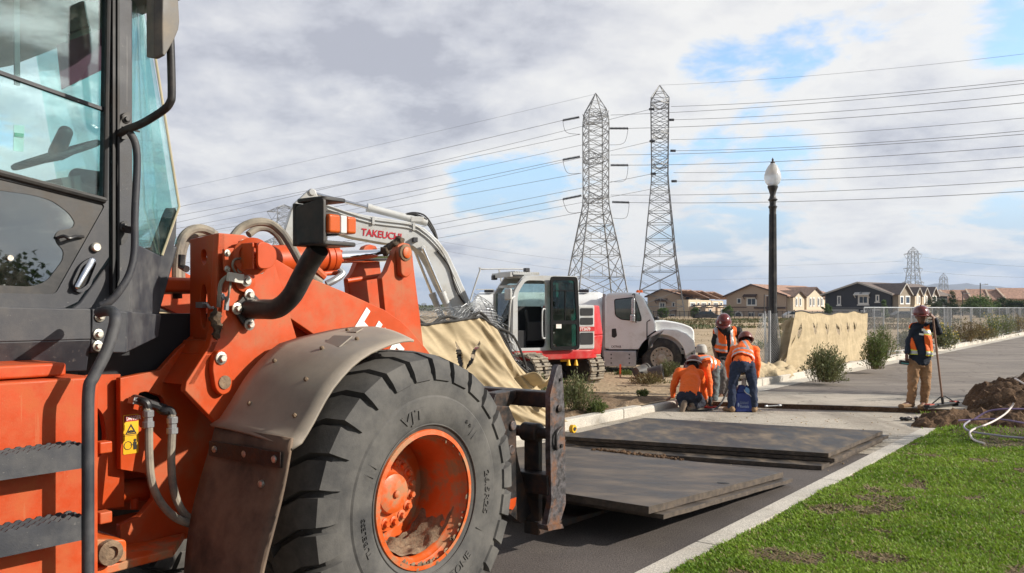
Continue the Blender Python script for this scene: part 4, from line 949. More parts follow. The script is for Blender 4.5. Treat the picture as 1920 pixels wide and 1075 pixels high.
# ---- bell crank tower
wK = 4.02
tower = PL([(742, 470), (748, 459), (757, 455), (768, 458), (773, 470), (776, 500), (786, 580), (793, 640), (800, 690), (722, 690), (722, 582), (716, 522), (726, 508), (733, 490)], wK)
b = LM(); b.prism(tower, wK, wK+.05); bell = b.build('bellcrank_tower', mt['orange'], loader, bev=.006)
b = LM(); b.prism([(u-.02, z) for u, z in tower], 4.32, 4.37); b.box((RS(735, 640, wK)[0]+.05, 4.2, 1.5), (.04, .3, .25)); b.build('bellcrank_tower', mt['orange'], loader, bev=.006)
b = LM(); b.prism(rnd(PL([(747, 470), (752, 461), (764, 461), (770, 470), (768, 515), (760, 522), (750, 516)], wK-.03), .04), wK-.045, wK); b.build('pin_boss', mt['orange'], bell, bev=.01)
pc = P3(760, 474, wK-.045)
b = LM(); b.lathe([(.055, -.01), (.055, .008), (.046, .012)], pc, NW, 20); b.build('grease_ring', mt['mud'], bell)
b = LM(); b.lathe([(.038, 0), (.038, .02), (.03, .025)], pc, NW, 18); b.build('pivot_pin', mt['rim'], bell)
b = LM(); random.seed(3)
for i in range(26):
    f = random.random()
    q = P3(722+28*f, 470-15*f+random.gauss(0, 3), 4.06+random.random()*.2); b.ell(q, (.03, .035, .022), (random.random(), random.random(), 0), 8)
put('dirt_clump', bake(b, 'dirt_clump', mt['grease'], .012, 1, .02, .03), loader)
# bucket cylinder
wC = 4.25
ax0, ax1 = P3(470, 489, wC), P3(742, 478, wC); cdv = (ax1-ax0).normalized()
cl = lambda px: ax0 + cdv*((RS(px, 485, wC)[0]-ax0.x)/cdv.x)
b = LM(); b.tube([cl(455), cl(612)], .088, 28)
for px, r, l in ((566, .092, .03), (600, .098, .05), (613, .092, .05)):
    c = cl(px); b.lathe([(r-.01, 0), (r, .006), (r, l), (r-.01, l+.006)], c, cdv, 28)
cyl = b.build('tilt_cylinder', mt['orange'], loader, bev=.003)
b = LM()
c = cl(622)+cdv*.012; x_, y_ = perp(cdv)
for i in range(8): a = 2*pi*i/8+.3; b.bolt(c+(x_*cos(a)+y_*sin(a))*.078, cdv, .010, washer=False).cut()
b.build('gland_bolt', mt['orange'], cyl)
b = LM(); b.tube([cl(615), cl(750)], .042, 24); b.build('cylinder_rod', mt['chrome'], cyl)
b = LM(); b.tube([P3(650, 527, 4.2), P3(722, 516, 4.2)], .016, 10).cut(); b.tube([P3(598, 514, 4.14), P3(640, 511, 4.14)], .016, 10).cut(); b.tube([P3(590, 505, 4.14), P3(606, 520, 4.14)], .03, 10); b.build('steel_pipe', mt['orange'], loader)
b = LM(); b.tube(crom([P3(636, 506, 4.1), P3(642, 514, 4.08), P3(628, 525, 4.08), P3(612, 533, 4.1)], 5), .022, 10); b.build('pipe_elbow', mt['galv'], loader)
# arching hoses behind the mast
def arch(pts, r): 
    q = LM(); q.tube(crom([P3(*p) for p in pts], 8), r, 10); q.build('arched_hose', mt['hose'], loader)
arch([(436, 446, 4.25), (452, 428, 4.25), (478, 417, 4.22), (505, 419, 4.2), (528, 436, 4.15), (545, 460, 4.1), (562, 490, 4.05), (580, 515, 4.0), (600, 530, 4.0)], .025)
arch([(466, 440, 4.35), (484, 428, 4.35), (506, 430, 4.33), (524, 446, 4.3), (538, 472, 4.25), (552, 495, 4.2), (570, 512, 4.2)], .022)
arch([(398, 436, 4.4), (378, 429, 4.4), (358, 432, 4.4), (342, 447, 4.4), (334, 475, 4.4), (331, 510, 4.4), (333, 560, 4.4)], .026)
arch([(405, 440, 4.5), (388, 436, 4.5), (365, 440, 4.5), (348, 455, 4.5), (340, 490, 4.5), (340, 540, 4.5)], .024)
b = LM(); b.tube([P3(341, 478, 4.3), P3(340, 500, 4.3), P3(350, 505, 4.25)], .02, 8); b.build('hose_stub', mt['black'], loader)
b = LM(); b.box((2.55, 4.5, RS(350, 520, 4.3)[1]-.05), (.55, .8, .08)); b.build('boom_pivot_block', mt['orange'], loader, bev=.02)
# ---- lamp arm and guard box
b = LM(); pv_ = [(455, 572), (478, 538), (503, 570), (477, 622)]
pl = [RS(*p, 3.735) for p in ((432, 578), (465, 543), (488, 567), (490, 575), (462, 617), (454, 612))]
b.prism(rnd(pl, .02), 3.715, 3.735); lamp = b.build('lamp_mount', mt['black'], loader, bev=.005)
b = LM()
for p in ((467, 553), (444, 579), (467, 609)): b.bolt(P3(*p, 3.715), NW, .018).cut()
b.build('mount_bolt', mt['steel'], lamp)
uA = RS(466, 580, 3.715)[0]
arm = [V((uA, 3.715, RS(466, 580, 3.715)[1])), V((uA, 3.60, RS(466, 580, 3.715)[1]-.0))]
for px, py in ((520, 578), (546, 556), (566, 520), (582, 490), (598, 466)):
    w, z = RU(px, py, uA); arm.append(V((uA, w, z)))
b = LM(); b.tube(crom(arm, 6), .05, 16); b.build('lamp_arm', mt['black'], lamp)
uB = uA-.09
def bw(px, py): return RU(px, py, uB)
wl_, wr_ = bw(553, 420)[0], bw(606, 420)[0]
zt_, zb2 = bw(580, 378)[1], bw(580, 460)[1]
uF = RS(652, 385, wr_)[0]; uF2 = RS(671, 450, wr_)[0]
b = LM()
b.prism(rnd([(wr_, zb2), (wl_, zb2+.0), (wl_, zt_-.015), (wr_, zt_+.012)], .02), uB, uB+.02, ax='x')
b.prism(rnd([(uB, wr_), (uF2, wr_), (uF2, wl_), (uB, wl_)], .03), zb2-.0, zb2+.02, ax='z')
b.prism(rnd([(uB, wr_), (uF, wr_), (uF, wl_), (uB, wl_)], .03), zt_, zt_+.02, ax='z')
b.box((uB+.10, wl_+.01, (zt_+zb2)/2), (.2, .02, zt_-zb2))
b.build('lamp_guard', mt['black'], lamp, bev=.006)
b = LM(); b.box((uB+.09, (wl_+wr_)/2+.01, (zt_+zb2)/2+.005), (.11, .15, .11)); b.build('lamp_housing', mt['blackrub'], lamp, bev=.015)
zl0, zl1 = RS(630, 438, wr_)[1], RS(630, 403, wr_)[1]
ux = [RS(x, 420, wr_)[0] for x in (612, 634, 646, 664)]
b = LM(); b.box(((ux[0]+ux[1])/2, wr_+.03, (zl0+zl1)/2), (ux[1]-ux[0], .10, zl1-zl0)); b.box(((ux[2]+ux[3])/2, wr_+.03, (zl0+zl1)/2), (ux[3]-ux[2], .10, (zl1-zl0)*.94)); b.build('indicator_lens', mt['amber'], lamp, bev=.012, seg=3)
b = LM(); b.box(((ux[1]+ux[2])/2, wr_+.03, (zl0+zl1)/2), (ux[2]-ux[1], .098, (zl1-zl0)*.97)); b.build('indicator_band', mt['clear'], lamp, bev=.006)
# ---- fender and mud flap
prof = PL([(776, 640), (770, 639), (757, 640), (736, 645), (716, 653), (696, 662), (677, 674), (660, 688), (642, 707), (625, 728), (611, 750), (599, 772), (588, 793), (577, 812), (566, 830), (548, 843)], 3.05)
b = LM()
def fen(i, t):
    u, z = prof[i]; w = 3.05+.62*t; cr_ = .02*sin(pi*min(1, t*1.0)) 
    n_ = V((prof[min(i+1, 15)][0]-prof[max(i-1, 0)][0], prof[min(i+1, 15)][1]-prof[max(i-1, 0)][1])).normalized()
    tip = max(0, 1-i/3.0); w += tip*.0
    return V((u + .33*t*max(0, 1-i/6.0), w, z + cr_*.6 + .055*t))
vs = [fen(i, t/8) for i in range(16) for t in range(9)]
b.add(vs, [(i*9+t, i*9+t+1, (i+1)*9+t+1, (i+1)*9+t) for i in range(15) for t in range(8)])
fend = b.build('fender', mt['fender'], loader, solid=.012, recalc=False)
b = LM()
for k, (i, t) in enumerate(((3, .75), (6, .45), (9, .3), (12, .2), (12, .75), (8, .8), (4, .35))):
    p = fen(i, t); nn = V((-.75+.0*i, 0, .65)) if i > 6 else V((-.35, 0, .93)); b.lathe([(.011, 0), (.011, .012), (.006, .017)], p+nn.normalized()*.004, nn, 8).cut()
b.build('fender_rivet', mt['mud'], fend)
b = LM(); b.box(fen(5, .45)+V((0, 0, .012)), (.10, .14, .006), (0, -.55, 0)).cut(); b.box(fen(3, .62)+V((0, 0, .014)), (.05, .07, .006), (0, -.4, 0)); b.build('fender_patch', mt['fender'], fend)
uFl, zFl = prof[15]
def flap(s, t):
    z = zFl+.05 - t*1.08; u = uFl + .0 - .24*t + .02*sin(t*7+s*2) ; w = 3.05 + .60*s + .03*sin(t*4)*(1-s)
    return V((u, w, z))
b = LM(); b.grid(flap, 8, 16); fl = b.build('mud_flap', mt['flap'], loader, solid=.014, recalc=False)
b = LM(); b.bar(flap(.05, .09)+V((-.02, 0, 0)), flap(.96, .09)+V((-.02, 0, 0)), .07, .012, up=(1, 0, 0)); b.build('flap_strip', mt['fork'], fl)
b = LM()
for s, t in ((.12, .09), (.5, .09), (.88, .09), (.93, .64), (.1, .72), (.25, .2)): b.lathe([(.018, 0), (.016, .012), (.004, .018)], flap(s, t)+V((-.022 if t < .1 else -.007, 0, 0)), (-1, 0, 0), 10).cut()
b.build('flap_rivet', mt['steel'], fl)
# ---- wheels
def lerp_tab(tab, x):
    for (a, va), (c, vc) in zip(tab, tab[1:]):
        if x <= c: f = max(0, (x-a)/(c-a)); return va+(vc-va)*f
    return tab[-1][1]
def make_wheel():
    # local: axle along y, outer face at y = -.30 (camera side)
    b = MB()
    b.lathe([(.338, -.30), (.362, -.296), (.366, -.285), (.350, -.278), (.345, -.262), (.330, -.25), (.326, -.235), (.318, -.228), (.306, -.20), (.300, .0), (.300, .03), (.16, .03), (.15, -.01)], (0, 0, 0), (0, 1, 0), 64, capa=False, capb=True)
    b.lathe([(.30, .03), (.30, .2), (.36, .28)], (0, 0, 0), (0, 1, 0), 48, capa=False, capb=False)
    wh = b.build('wheel', mt['rim'], loader, recalc=True)
    b = MB(); b.lathe([(.205, .028), (.205, -.02), (.115, -.024), (.105, -.058), (.075, -.07), (.03, -.072)], (0, 0, 0), (0, 1, 0), 32, capa=False); b.lathe([(.02, -.07), (.02, -.085), (.012, -.09)], (0, 0, 0), (0, 1, 0), 10)
    b.build('hub', mt['rim'], wh)
    b = MB()
    for i in range(16): a = 2*pi*i/16; b.bolt((cos(a)*.165, -.022, sin(a)*.165), (0, -1, 0), .018, washer=True).cut()
    b.build('wheel_nut', mt['rim'], wh)
    b = MB(); random.seed(5)
    def mudf(s, t):
        a = -pi/2 + (s-.5)*2.3 + .3; y = -.225 + .22*t; hgt = .05*sin(pi*s)*(.4+.6*t)*(.6+.9*max(0, mn.noise(V((s*9, t*5, 2)))+.35))
        r = .309 - hgt + .004; return V((cos(a)*r, y, sin(a)*r))
    b.grid(mudf, 60, 14); b.build('mud_cake', mt['mud'], wh, recalc=False)
    b = MB()
    for i in range(90):
        a = random.random()*2*pi; q = .33+.03*random.random()
        if random.random() < .55: a = -pi/2 + random.gauss(.1, .7)
        b.ell((cos(a)*q, -.296+random.random()*.02, sin(a)*q), (.010+.012*random.random(), .004, .006+.008*random.random()), (0, random.random()*3, 0), 6)
    b.build('mud_crumb', mt['mud'], wh)
    # tyre
    b = MB(); R0 = .715
    b.lathe([(.352, -.272), (.372, -.292), (.42, -.314), (.50, -.322), (.535, -.320), (.545, -.313), (.60, -.318), (.648, -.305), (.69, -.283), (R0-.008, -.25), (R0+.004, -.12), (R0+.006, 0), (R0+.004, .12), (R0-.008, .25), (.69, .283), (.60, .318), (.50, .322), (.42, .314), (.352, .272)], (0, 0, 0), (0, 1, 0), 128, capa=False, capb=False)
    NL = 27
    def lug(sgn, a0):
        half = pi/NL*.86
        # rows across the tread: (y, angle offset, radius, relative width)
        rows = [(-.324, 0.0, .628, .90), (-.319, 0.0, .68, .97), (-.296, .0, .735, .98), (-.20, .02, .764, 1.0), (-.09, .10, .774, 1.0), (.012, .20, .776, .8)]
        vs = []; n = len(rows)
        for (y, da, r, wd) in rows:
            for (s_, rr) in ((-1, r-.062 if y > -.30 else r-.02), (-.93, r), (.93, r), (1, r-.062 if y > -.30 else r-.02)):
                a = a0 + da + s_*half*wd
                yy = y if rr == r or y > -.30 else y+.035
                vs.append(V((cos(a)*rr, yy*sgn, sin(a)*rr)))
        fs = []
        for i in range(n-1):
            for j in range(3): fs.append((i*4+j, i*4+j+1, (i+1)*4+j+1, (i+1)*4+j))
        fs += [(0, 1, 2, 3), tuple((n-1)*4+j for j in (3, 2, 1, 0))]
        for i in range(n-1): fs.append((i*4, (i+1)*4, (i+1)*4+3, i*4+3))
        b.add(vs, fs)
    for i in range(NL):
        lug(1, 2*pi*i/NL); lug(-1, 2*pi*(i+.5)/NL)
    # raised lettering and marks on the sidewall
    def arc(txt, size, rad, a_mid, bold=.0, wide=1.0, flip=False):
        c = MB(); c.text(txt, size, lambda x, y, h: V((x, y, h)), .0018, bold)
        xs = [v.x for v in c.v]; mx = (min(xs)+max(xs))/2
        vs = []
        for v in c.v:
            if flip: a = a_mid + (v.x-mx)*wide/rad; r = rad + .0 - v.y + size*.35
            else: a = a_mid - (v.x-mx)*wide/rad; r = rad + v.y - size*.35
            y0 = lerp_tab(((.352, -.272), (.372, -.292), (.42, -.314), (.50, -.322), (.535, -.320), (.545, -.313), (.60, -.318), (.65, -.305)), r)
            vs.append(V((cos(a)*r, y0-v.z*1.3-.001, sin(a)*r)))
        b.add(vs, c.f)
    arc('VJT', .085, .465, radians(118), .012, 1.35)
    arc('26.5R25', .05, .475, radians(8), .004, 1.5)
    arc('* *', .05, .47, radians(62)); arc('TUBELESS', .04, .47, radians(205), .002, 1.2)
    arc('BRIDGESTONE', .06, .465, radians(-62), .004, 1.1, True)
    for a in (52, 56, -18, 162, 168): 
        t = radians(a); b.box((cos(t)*.47, -.3205, sin(t)*.47), (.07, .004, .003), (0, -t, 0))
    b.tube([V((cos(2*pi*i/96)*.393, -.3055, sin(2*pi*i/96)*.393)) for i in range(96)], .004, 6, closed=True)
    b.build('tyre', mt['tyre'], wh, ang=28, bev=0)
    return wh
wheel = make_wheel()
def setw(o_, u, w, flip=False):
    o_.location = (u-LU, w-LW, .78); o_.rotation_euler = (0, 0.21, pi if flip else 0)
setw(wheel, 3.28, 3.345)
for (u, w, fl_) in ((3.28, 5.475, True), (-.02, 3.345, False), (-.02, 5.475, True)):
    c = wheel.copy(); COL.objects.link(c); c.parent = loader; setw(c, u, w, fl_)
    for ch in list(wheel.children):
        d = ch.copy(); COL.objects.link(d); d.parent = c
b = LM(); b.tube([V((3.28, 3.5, .78)), V((3.28, 5.3, .78))], .14, 18); b.ell((3.28, 4.41, .78), (.3, .3, .28)); b.tube([V((-.02, 3.5, .78)), V((-.02, 5.3, .78))], .14, 18); b.build('axle', mt['black'], loader)
b = LM(); b.box((-.5, 4.41, 1.75), (1.5, 1.6, 1.1)); b.build('engine_hood', mt['orange'], loader, bev=.08, seg=3)
# ---- coupler and fork carriage
b = LM()
cp = PL([(921, 760), (955, 762), (968, 792), (969, 846), (974, 872), (985, 915), (996, 962), (978, 983), (952, 962), (945, 900)], 3.72)
b.prism(cp, 3.72, 3.80); b.prism([(u, z) for u, z in cp], 5.0, 5.08)
cu = RS(940, 800, 3.72)
b.box((cu[0]-.03, 4.4, cu[1]-.25), (.06, 1.36, .5))
b.loft([V((cp[1][0]-.26, 3.80, cp[1][1])), V((cp[1][0], 3.80, cp[1][1])), V((cp[3][0]-.02, 3.80, cp[3][1])), V((cp[3][0]-.2, 3.80, cp[3][1]-.1))], [V((p.x, 3.9, p.z)) for p in (V((cp[1][0]-.26, 0, cp[1][1])), V((cp[1][0], 0, cp[1][1])), V((cp[3][0]-.02, 0, cp[3][1])), V((cp[3][0]-.2, 0, cp[3][1]-.1)))])
b.prism(PL([(930, 738), (968, 732), (969, 745), (945, 775), (918, 772)], 3.80), 3.80, 3.92)
coup = b.build('coupler', mt['fork'], loader, bev=.006)
b = LM()
for (x, y) in ((960, 798), (957, 843)): b.lathe([(.035, 0), (.035, .014), (.03, .018)], P3(x, y, 3.72), NW, 14).cut()
b.build('coupler_pin', mt['forkend'], coup)
b = LM(); b.prism(PL([(953, 938), (968, 933), (966, 948), (961, 956), (952, 954)], 3.71), 3.708, 3.718); b.build('worn_paint_patch', mt['orange'], coup)
wE = 3.50
ep = PL([(1044, 690), (1048, 684), (1053, 685), (1056, 720), (1059, 777), (1060, 850), (1061, 945), (1049, 986), (1024, 990), (1034, 942), (1032, 850), (1032, 740)], wE)
b = LM(); b.prism(ep, wE, wE+.045)
b.prism(rnd(PL([(1022, 985), (1050, 982), (1053, 990), (1024, 995)], wE), .005), wE-.02, wE+.07)
b.build('carriage_end_plate', mt['forkend'], loader, bev=.006)
b = LM()
b.prism(ep, 5.30, 5.345); b.build('carriage_end_plate', mt['forkend'], loader, bev=.006)
b = LM(); b.lathe([(.028, 0), (.028, .016), (.018, .02)], P3(1047, 766, wE), NW, 14); b.lathe([(.014, 0), (.014, .012)], P3(1052, 836, wE), NW, 10); b.lathe([(.012, 0), (.012, .012)], P3(1050, 712, wE), NW, 10)
b.tube(crom([P3(1052, 802, wE-.01), P3(1044, 812, wE-.02), P3(1042, 830, wE-.02), P3(1043, 843, wE-.01)], 5), .012, 8)
b.build('end_plate_fitting', mt['fork'], loader)
uc = (ep[4][0]+ep[11][0])/2
zt1 = RS(1033, 751, wE)[1]; zm1 = RS(1033, 817, wE)[1]; zl1_ = RS(1033, 911, wE)[1]
b = LM(); b.box((uc-.03, 4.42, zt1), (.12, 1.8, .115)); b.build('carriage_beam', mt['fork'], loader, bev=.012)
b = LM(); b.box((uc-.03, 4.42, zl1_), (.14, 1.8, .15)); b.build('carriage_beam', mt['fork'], loader, bev=.012)
b = LM(); b.tube([V((uc-.02, wE+.04, zm1)), V((uc-.02, 5.3, zm1))], .042, 16); b.build('fork_shaft', mt['fork'], loader)
b = LM()
for w in (4.1, 4.75): b.box((uc-.09, w, (zt1+zl1_)/2), (.05, .14, zt1-zl1_)).cut()
b.build('carriage_upright', mt['fork'], loader, bev=.01)
def fork(w):
    q = LM(); q.lathe([(.062, -.075), (.07, -.07), (.07, .07), (.062, .075)], (uc-.02, w, zm1), (0, 1, 0), 20)
    q.box((uc+.0, w, (zm1+.2)/2+.02), (.055, .13, zm1-.16)); q.prism([(uc-.03, .10), (uc+.06, .10), (uc+1.35, .075), (uc+1.35, .09), (uc+.1, .16), (uc-.03, .2)], w-.065, w+.065)
    return q.build('fork_tine', mt['fork'], loader, bev=.006)
fork(3.72); fork(5.05)
# ================================================================== EXCAVATOR
EXC, EXR = V((.25, 18.8, .12)), radians(205)
exc = thing('excavator', 'light grey and red tracked excavator with boom raised to the left, cab door open', 'excavator', EXC, EXR)
ef = V((cos(EXR), sin(EXR))); el = V((-sin(EXR), cos(EXR)))
def EX(px, py, y):
    k = (px-960)/F; bx, by = EXC.x+el.x*y, EXC.y+el.y*y
    x = (bx-k*by)/(k*ef.y-ef.x); Y = by+ef.y*x
    return (x, H-(py-HY)/F*Y-EXC.z)
def EP(px, py, y): x, z = EX(px, py, y); return V((x, y, z))
def EPL(pts, y): return [EX(a, b_, y) for a, b_ in pts]
# tracks: the undercarriage is slewed against the house
tr_ang = atan2(.7, -.7) - EXR
tM = Matrix.Rotation(tr_ang, 4, 'Z')
def track(yo):
    L, R0, wd = 1.05, .34, .45
    path = []; n = 14
    for i in range(n+1): a = -pi/2+pi*i/n; path.append((L+R0*cos(a), R0+R0*sin(a), a))
    for i in range(n+1): a = pi/2+pi*i/n; path.append((-L+R0*cos(a), R0+R0*sin(a), a))
    pts = [V((x, 0, z)) for x, z, a in path]
    tot = [0]
    for i in range(len(pts)): tot.append(tot[-1]+(pts[(i+1) % len(pts)]-pts[i]).length)
    per = tot[-1]; N_ = 40; b = MB()
    def at(s):
        s %= per
        for i in range(len(pts)):
            if tot[i+1] >= s: f = (s-tot[i])/max(1e-6, tot[i+1]-tot[i]); return pts[i].lerp(pts[(i+1) % len(pts)], f), (pts[(i+1) % len(pts)]-pts[i]).normalized()
        return pts[0], V((1, 0, 0))
    for i in range(N_):
        p, d = at(per*(i+.5)/N_); up = V((d.z, 0, -d.x)); M_ = Matrix((d, V((0, 1, 0)), up)).transposed()
        for yy in (-.13, .13): b.box(p+V((0, yo+yy, 0))+up*.01, (per/N_*.90, .19, .05), M_)
        b.box(p+V((0, yo, 0))+up*.045, (.03, wd, .05), M_)
    b.v = [tM @ p for p in b.v]
    tk = b.build('track', mt['track'], exc, bev=.006, seg=1)
    b = MB(); b.prism(rnd([(-L, .12), (L, .12), (L, .55), (-L, .55)], .1), yo-.10, yo+.10)
    for x, r in ((-L, .28), (L, .28), (-.5, .12), (0, .12), (.5, .12)): b.lathe([(r, -.17), (r, .17), (r*.6, .18)], (x, yo, .30 if abs(x) == L else .17), (0, 1, 0), 20)
    b.v = [tM @ p for p in b.v]
    b.build('roller_frame', mt['black'], tk)
track(-.85); track(.85)
b = MB(); b.box((0, 0, .48), (1.1, 1.3, .25)); b.v = [tM @ p for p in b.v]; b.lathe([(.5, .55), (.5, .72)], (0, 0, 0), (0, 0, 1), 28); b.build('undercarriage', mt['black'], exc, bev=.03)
# house
zf = EX(1000, 658, 1.05)[1]; zfb = EX(1000, 676, 1.05)[1]
b = MB(); b.prism(rnd([(.78, 1.08), (-1.1, 1.08), (-1.55, .75), (-1.72, .2), (-1.72, -.2), (-1.55, -.75), (-1.1, -1.05), (.78, -1.05)], .15), zfb, zf, ax='z'); b.build('red_base', mt['red'], exc, bev=.03, seg=3)
b = MB()  # counterweight
zc = EX(1110, 573, .7)[1]
plan = rnd([(-1.0, 1.03), (-1.25, 1.0), (-1.58, .72), (-1.74, .2), (-1.74, -.2), (-1.58, -.72), (-1.25, -1.0), (-1.0, -1.03)], .18)
lay = lambda s, z: [V((x*(s if x < -1.0 else 1), y*1.0, z)) for x, y in plan]
b.loft(lay(1.0, zf-.12), lay(1.03, zf+.3)); b.loft(lay(1.03, zf+.3), lay(.97, zc)); b.build('counterweight', mt['red'], exc, bev=.03, seg=3, ang=50)
zs = EX(1095, 572, 1.06)[1]
b = MB(); b.box((-.98, .55, (zf+zs)/2), (.42, 1.04, zs-zf)); b.box((-.6, -.4, (zf+zs)/2-.1), (1.1, 1.1, zs-zf-.2)); b.build('engine_cover', mt['exgrey'], exc, bev=.04, seg=3)
b = MB()
for (a, c) in (((1088, 578), (1112, 592)), ((1088, 596), (1112, 609)), ((1088, 624), (1112, 646))):
    x0, z1_ = EX(a[0], a[1], 1.075); x1, z0_ = EX(c[0], c[1], 1.075); b.prism(rnd([(x0, z0_), (x1, z0_), (x1, z1_), (x0, z1_)], .03), 1.065, 1.078).cut()
b.build('grille', mt['darkin'], exc)
x0, z1_ = EX(1087, 613, 1.085); x1, z0_ = EX(1115, 621, 1.085)
b = MB(); b.prism([(x0, z0_), (x1, z0_), (x1, z1_), (x0, z1_)], 1.072, 1.082); nb = b.build('number_plate', mt['red'], exc)
b = MB(); b.text('FT3H79', .095, lambda x, y, h: V((x0 - x*.80 - .01, 1.083+h, z0_+.012+y)), .001, .015); b.build('plate_lettering', mt['letter'], nb, smooth=False)
# cab
cx0, cx1, cy0, cy1 = -.80, .76, .06, 1.06
ct = EX(1000, 517, 1.06)[1]
b = MB()
side_o = rnd([(cx0, zf), (cx0, ct-.0), (cx1-.28, ct), (cx1-.02, ct-.35), (cx1, zf)], .14)
opening = rnd([(-.02, zf+.06), (-.02, ct-.10), (cx1-.30, ct-.10), (cx1-.12, ct-.38), (cx1-.12, zf+.06)], .10)
rearwin = rnd([(cx0+.1, zf+.75), (cx0+.1, ct-.14), (-.12, ct-.14), (-.12, zf+.75)], .08)
b.prism(side_o, cy1-.07, cy1, holes=(opening, rearwin)); b.prism(side_o, cy0, cy0+.06, holes=(rnd([(cx0+.1, zf+.5), (cx0+.1, ct-.14), (cx1-.32, ct-.14), (cx1-.14, ct-.4), (cx1-.14, zf+.5)], .08),))
b.box((cx0+.03, (cy0+cy1)/2, zf+.35), (.06, 1.0, .7)); b.box(((cx0+cx1-.25)/2, (cy0+cy1)/2, ct-.02), (cx1-cx0-.3, .96, .05)); b.box((cx1-.03, (cy0+cy1)/2, zf+.08), (.06, .98, .16)); b.box((cx1-.14, (cy0+cy1)/2, ct-.22), (.06, .9, .06))
for y in (cy0+.04, cy1-.05): b.bar((cx1-.02, y, zf), (cx1-.03, y, ct-.36), .06, .06); b.bar((cx1-.04, y, ct-.36), (cx1-.28, y, ct-.03), .06, .06)
b.build('cab', mt['exgrey'], exc, bev=.012)
b = MB(); b.prism([(cx1-.025, zf+.12), (cx1-.045, ct-.36), (cx1-.05, ct-.36), (cx1-.03, zf+.12)], cy0+.06, cy1-.07); b.prism([(cx0+.1, zf+.5), (cx0+.1, ct-.14), (cx1-.32, ct-.14), (cx1-.14, ct-.4), (cx1-.14, zf+.5)], cy0+.028, cy0+.033)
b.box((cx0+.02, (cy0+cy1)/2, zf+1.1), (.006, .84, .7)); b.build('cab_glass', glassm('pale_glass', (.72, .84, .82)), exc, smooth=False)
b = MB(); b.box((cx1-.02, .5, ct+.02), (.06, .94, .10)); 
for i in range(11): b.box((cx1-.10-.055*i, (cy0+cy1)/2+.0, ct+.075-.003*i), (.03, .86, .035))
b.box((cx1-.35, cy0+.08, ct+.045), (.6, .05, .06)); b.box((cx1-.35, cy1-.1, ct+.045), (.6, .05, .06))
b.build('roof_guard', mt['exgrey'], exc, bev=.006, seg=1)
b = MB(); b.box((cx1-.0, .14, ct-.02), (.10, .12, .10)); b.cut(); b.box((cx1-.38, cy1-.12, ct+.12), (.10, .12, .08)); b.build('work_lamp', mt['grey'], exc, bev=.01)
b = MB(); b.box((-.15, .5, zf+.42), (.5, .46, .14)); b.box((-.42, .5, zf+.78), (.14, .46, .7), (0, -.15, 0)); b.build('seat', mt['seat'], exc, bev=.04)
b = MB(); b.box((.5, .62, zf+.22), (.3, .5, .4)); b.box((.1, .82, zf+.4), (.45, .12, .4)); b.box((.1, .18, zf+.4), (.6, .12, .5)); b.limb(V((.28, .82, zf+.55)), V((.33, .8, zf+.82)), .03, .04); b.box((-.5, .55, zf+.45), (.3, .8, .9)); b.box((.2, .2, zf+.5), (1.0, .2, .85)); b.box((.55, .5, zf+.4), (.2, .5, .7)); b.build('console', mt['darkin'], exc, bev=.02)
b = MB(); b.box((0, .5, zf+.03), (1.4, .9, .05)); b.build('cab_floor', mt['darkin'], exc)
# open door folded back against the side
dx0, dx1 = EX(1032, 600, 1.16)[0], EX(1086, 600, 1.16)[0]; dzt, dzb = EX(1060, 519, 1.16)[1], EX(1060, 656, 1.16)[1]; dm = EX(1060, 604, 1.16)[1]
do = rnd([(dx0, dzb), (dx0, dzt), (dx1+.05, dzt), (dx1, dzb+.5), (dx1, dzb)], .08); mx_ = (dx0+dx1)/2
b = MB(); b.prism(do, 1.14, 1.18, holes=(rnd([(dx0-.05, dm+.03), (dx0-.05, dzt-.08), (dx1+.13, dzt-.08), (dx1+.07, dm+.03)], .06), rnd([(dx0-.05, dzb+.07), (dx0-.05, dm-.05), (dx1+.07, dm-.05), (dx1+.07, dzb+.07)], .04)))
b.bar((mx_, 1.16, dm), (mx_, 1.16, dzt-.3), .025, .02); b.bar((dx0, 1.16, dzt-.30), (dx1, 1.16, dzt-.30), .025, .02)
edoor = b.build('door', M('door_black', (.009, .009, .010), .7, spec=.15), exc, bev=.008)
b = MB(); b.prism([(dx0-.03, dzb+.05), (dx0-.03, dzt-.05), (dx1+.09, dzt-.05), (dx1+.04, dzb+.05)], 1.157, 1.162); b.build('door_glass', glassm('dark_green_glass', (.12, .34, .30), .5, -.08), edoor, smooth=False)
b = MB(); b.prism([(EX(x, y, 1.19)) for x, y in ((1043, 608), (1053, 608), (1053, 616), (1043, 616))], 1.182, 1.186); b.build('door_sticker', mt['letter'], edoor)
b = MB(); b.tube(crom([EP(1022, 580, 1.15), EP(1017, 584, 1.2), EP(1017, 630, 1.2), EP(1022, 634, 1.15)], 4), .016, 8); b.build('grab_rail', mt['exgrey'], exc)
b = MB(); b.tube(crom([EP(965, 556, 1.10), EP(958, 564, 1.18), EP(955, 600, 1.18), EP(955, 634, 1.18), EP(962, 645, 1.10)], 4), .018, 8); b.build('front_grab_rail', mt['exgrey'], exc)
b = MB(); b.box(EP(953, 552, 1.22), (.07, .26, .24)); b.build('mirror', mt['exgrey'], exc, bev=.03, seg=3)
b = MB(); b.tube(crom([EP(962, 545, 1.1), EP(955, 540, 1.18), EP(952, 546, 1.22)], 4), .012, 6); b.build('mirror_stay', mt['black'], exc)
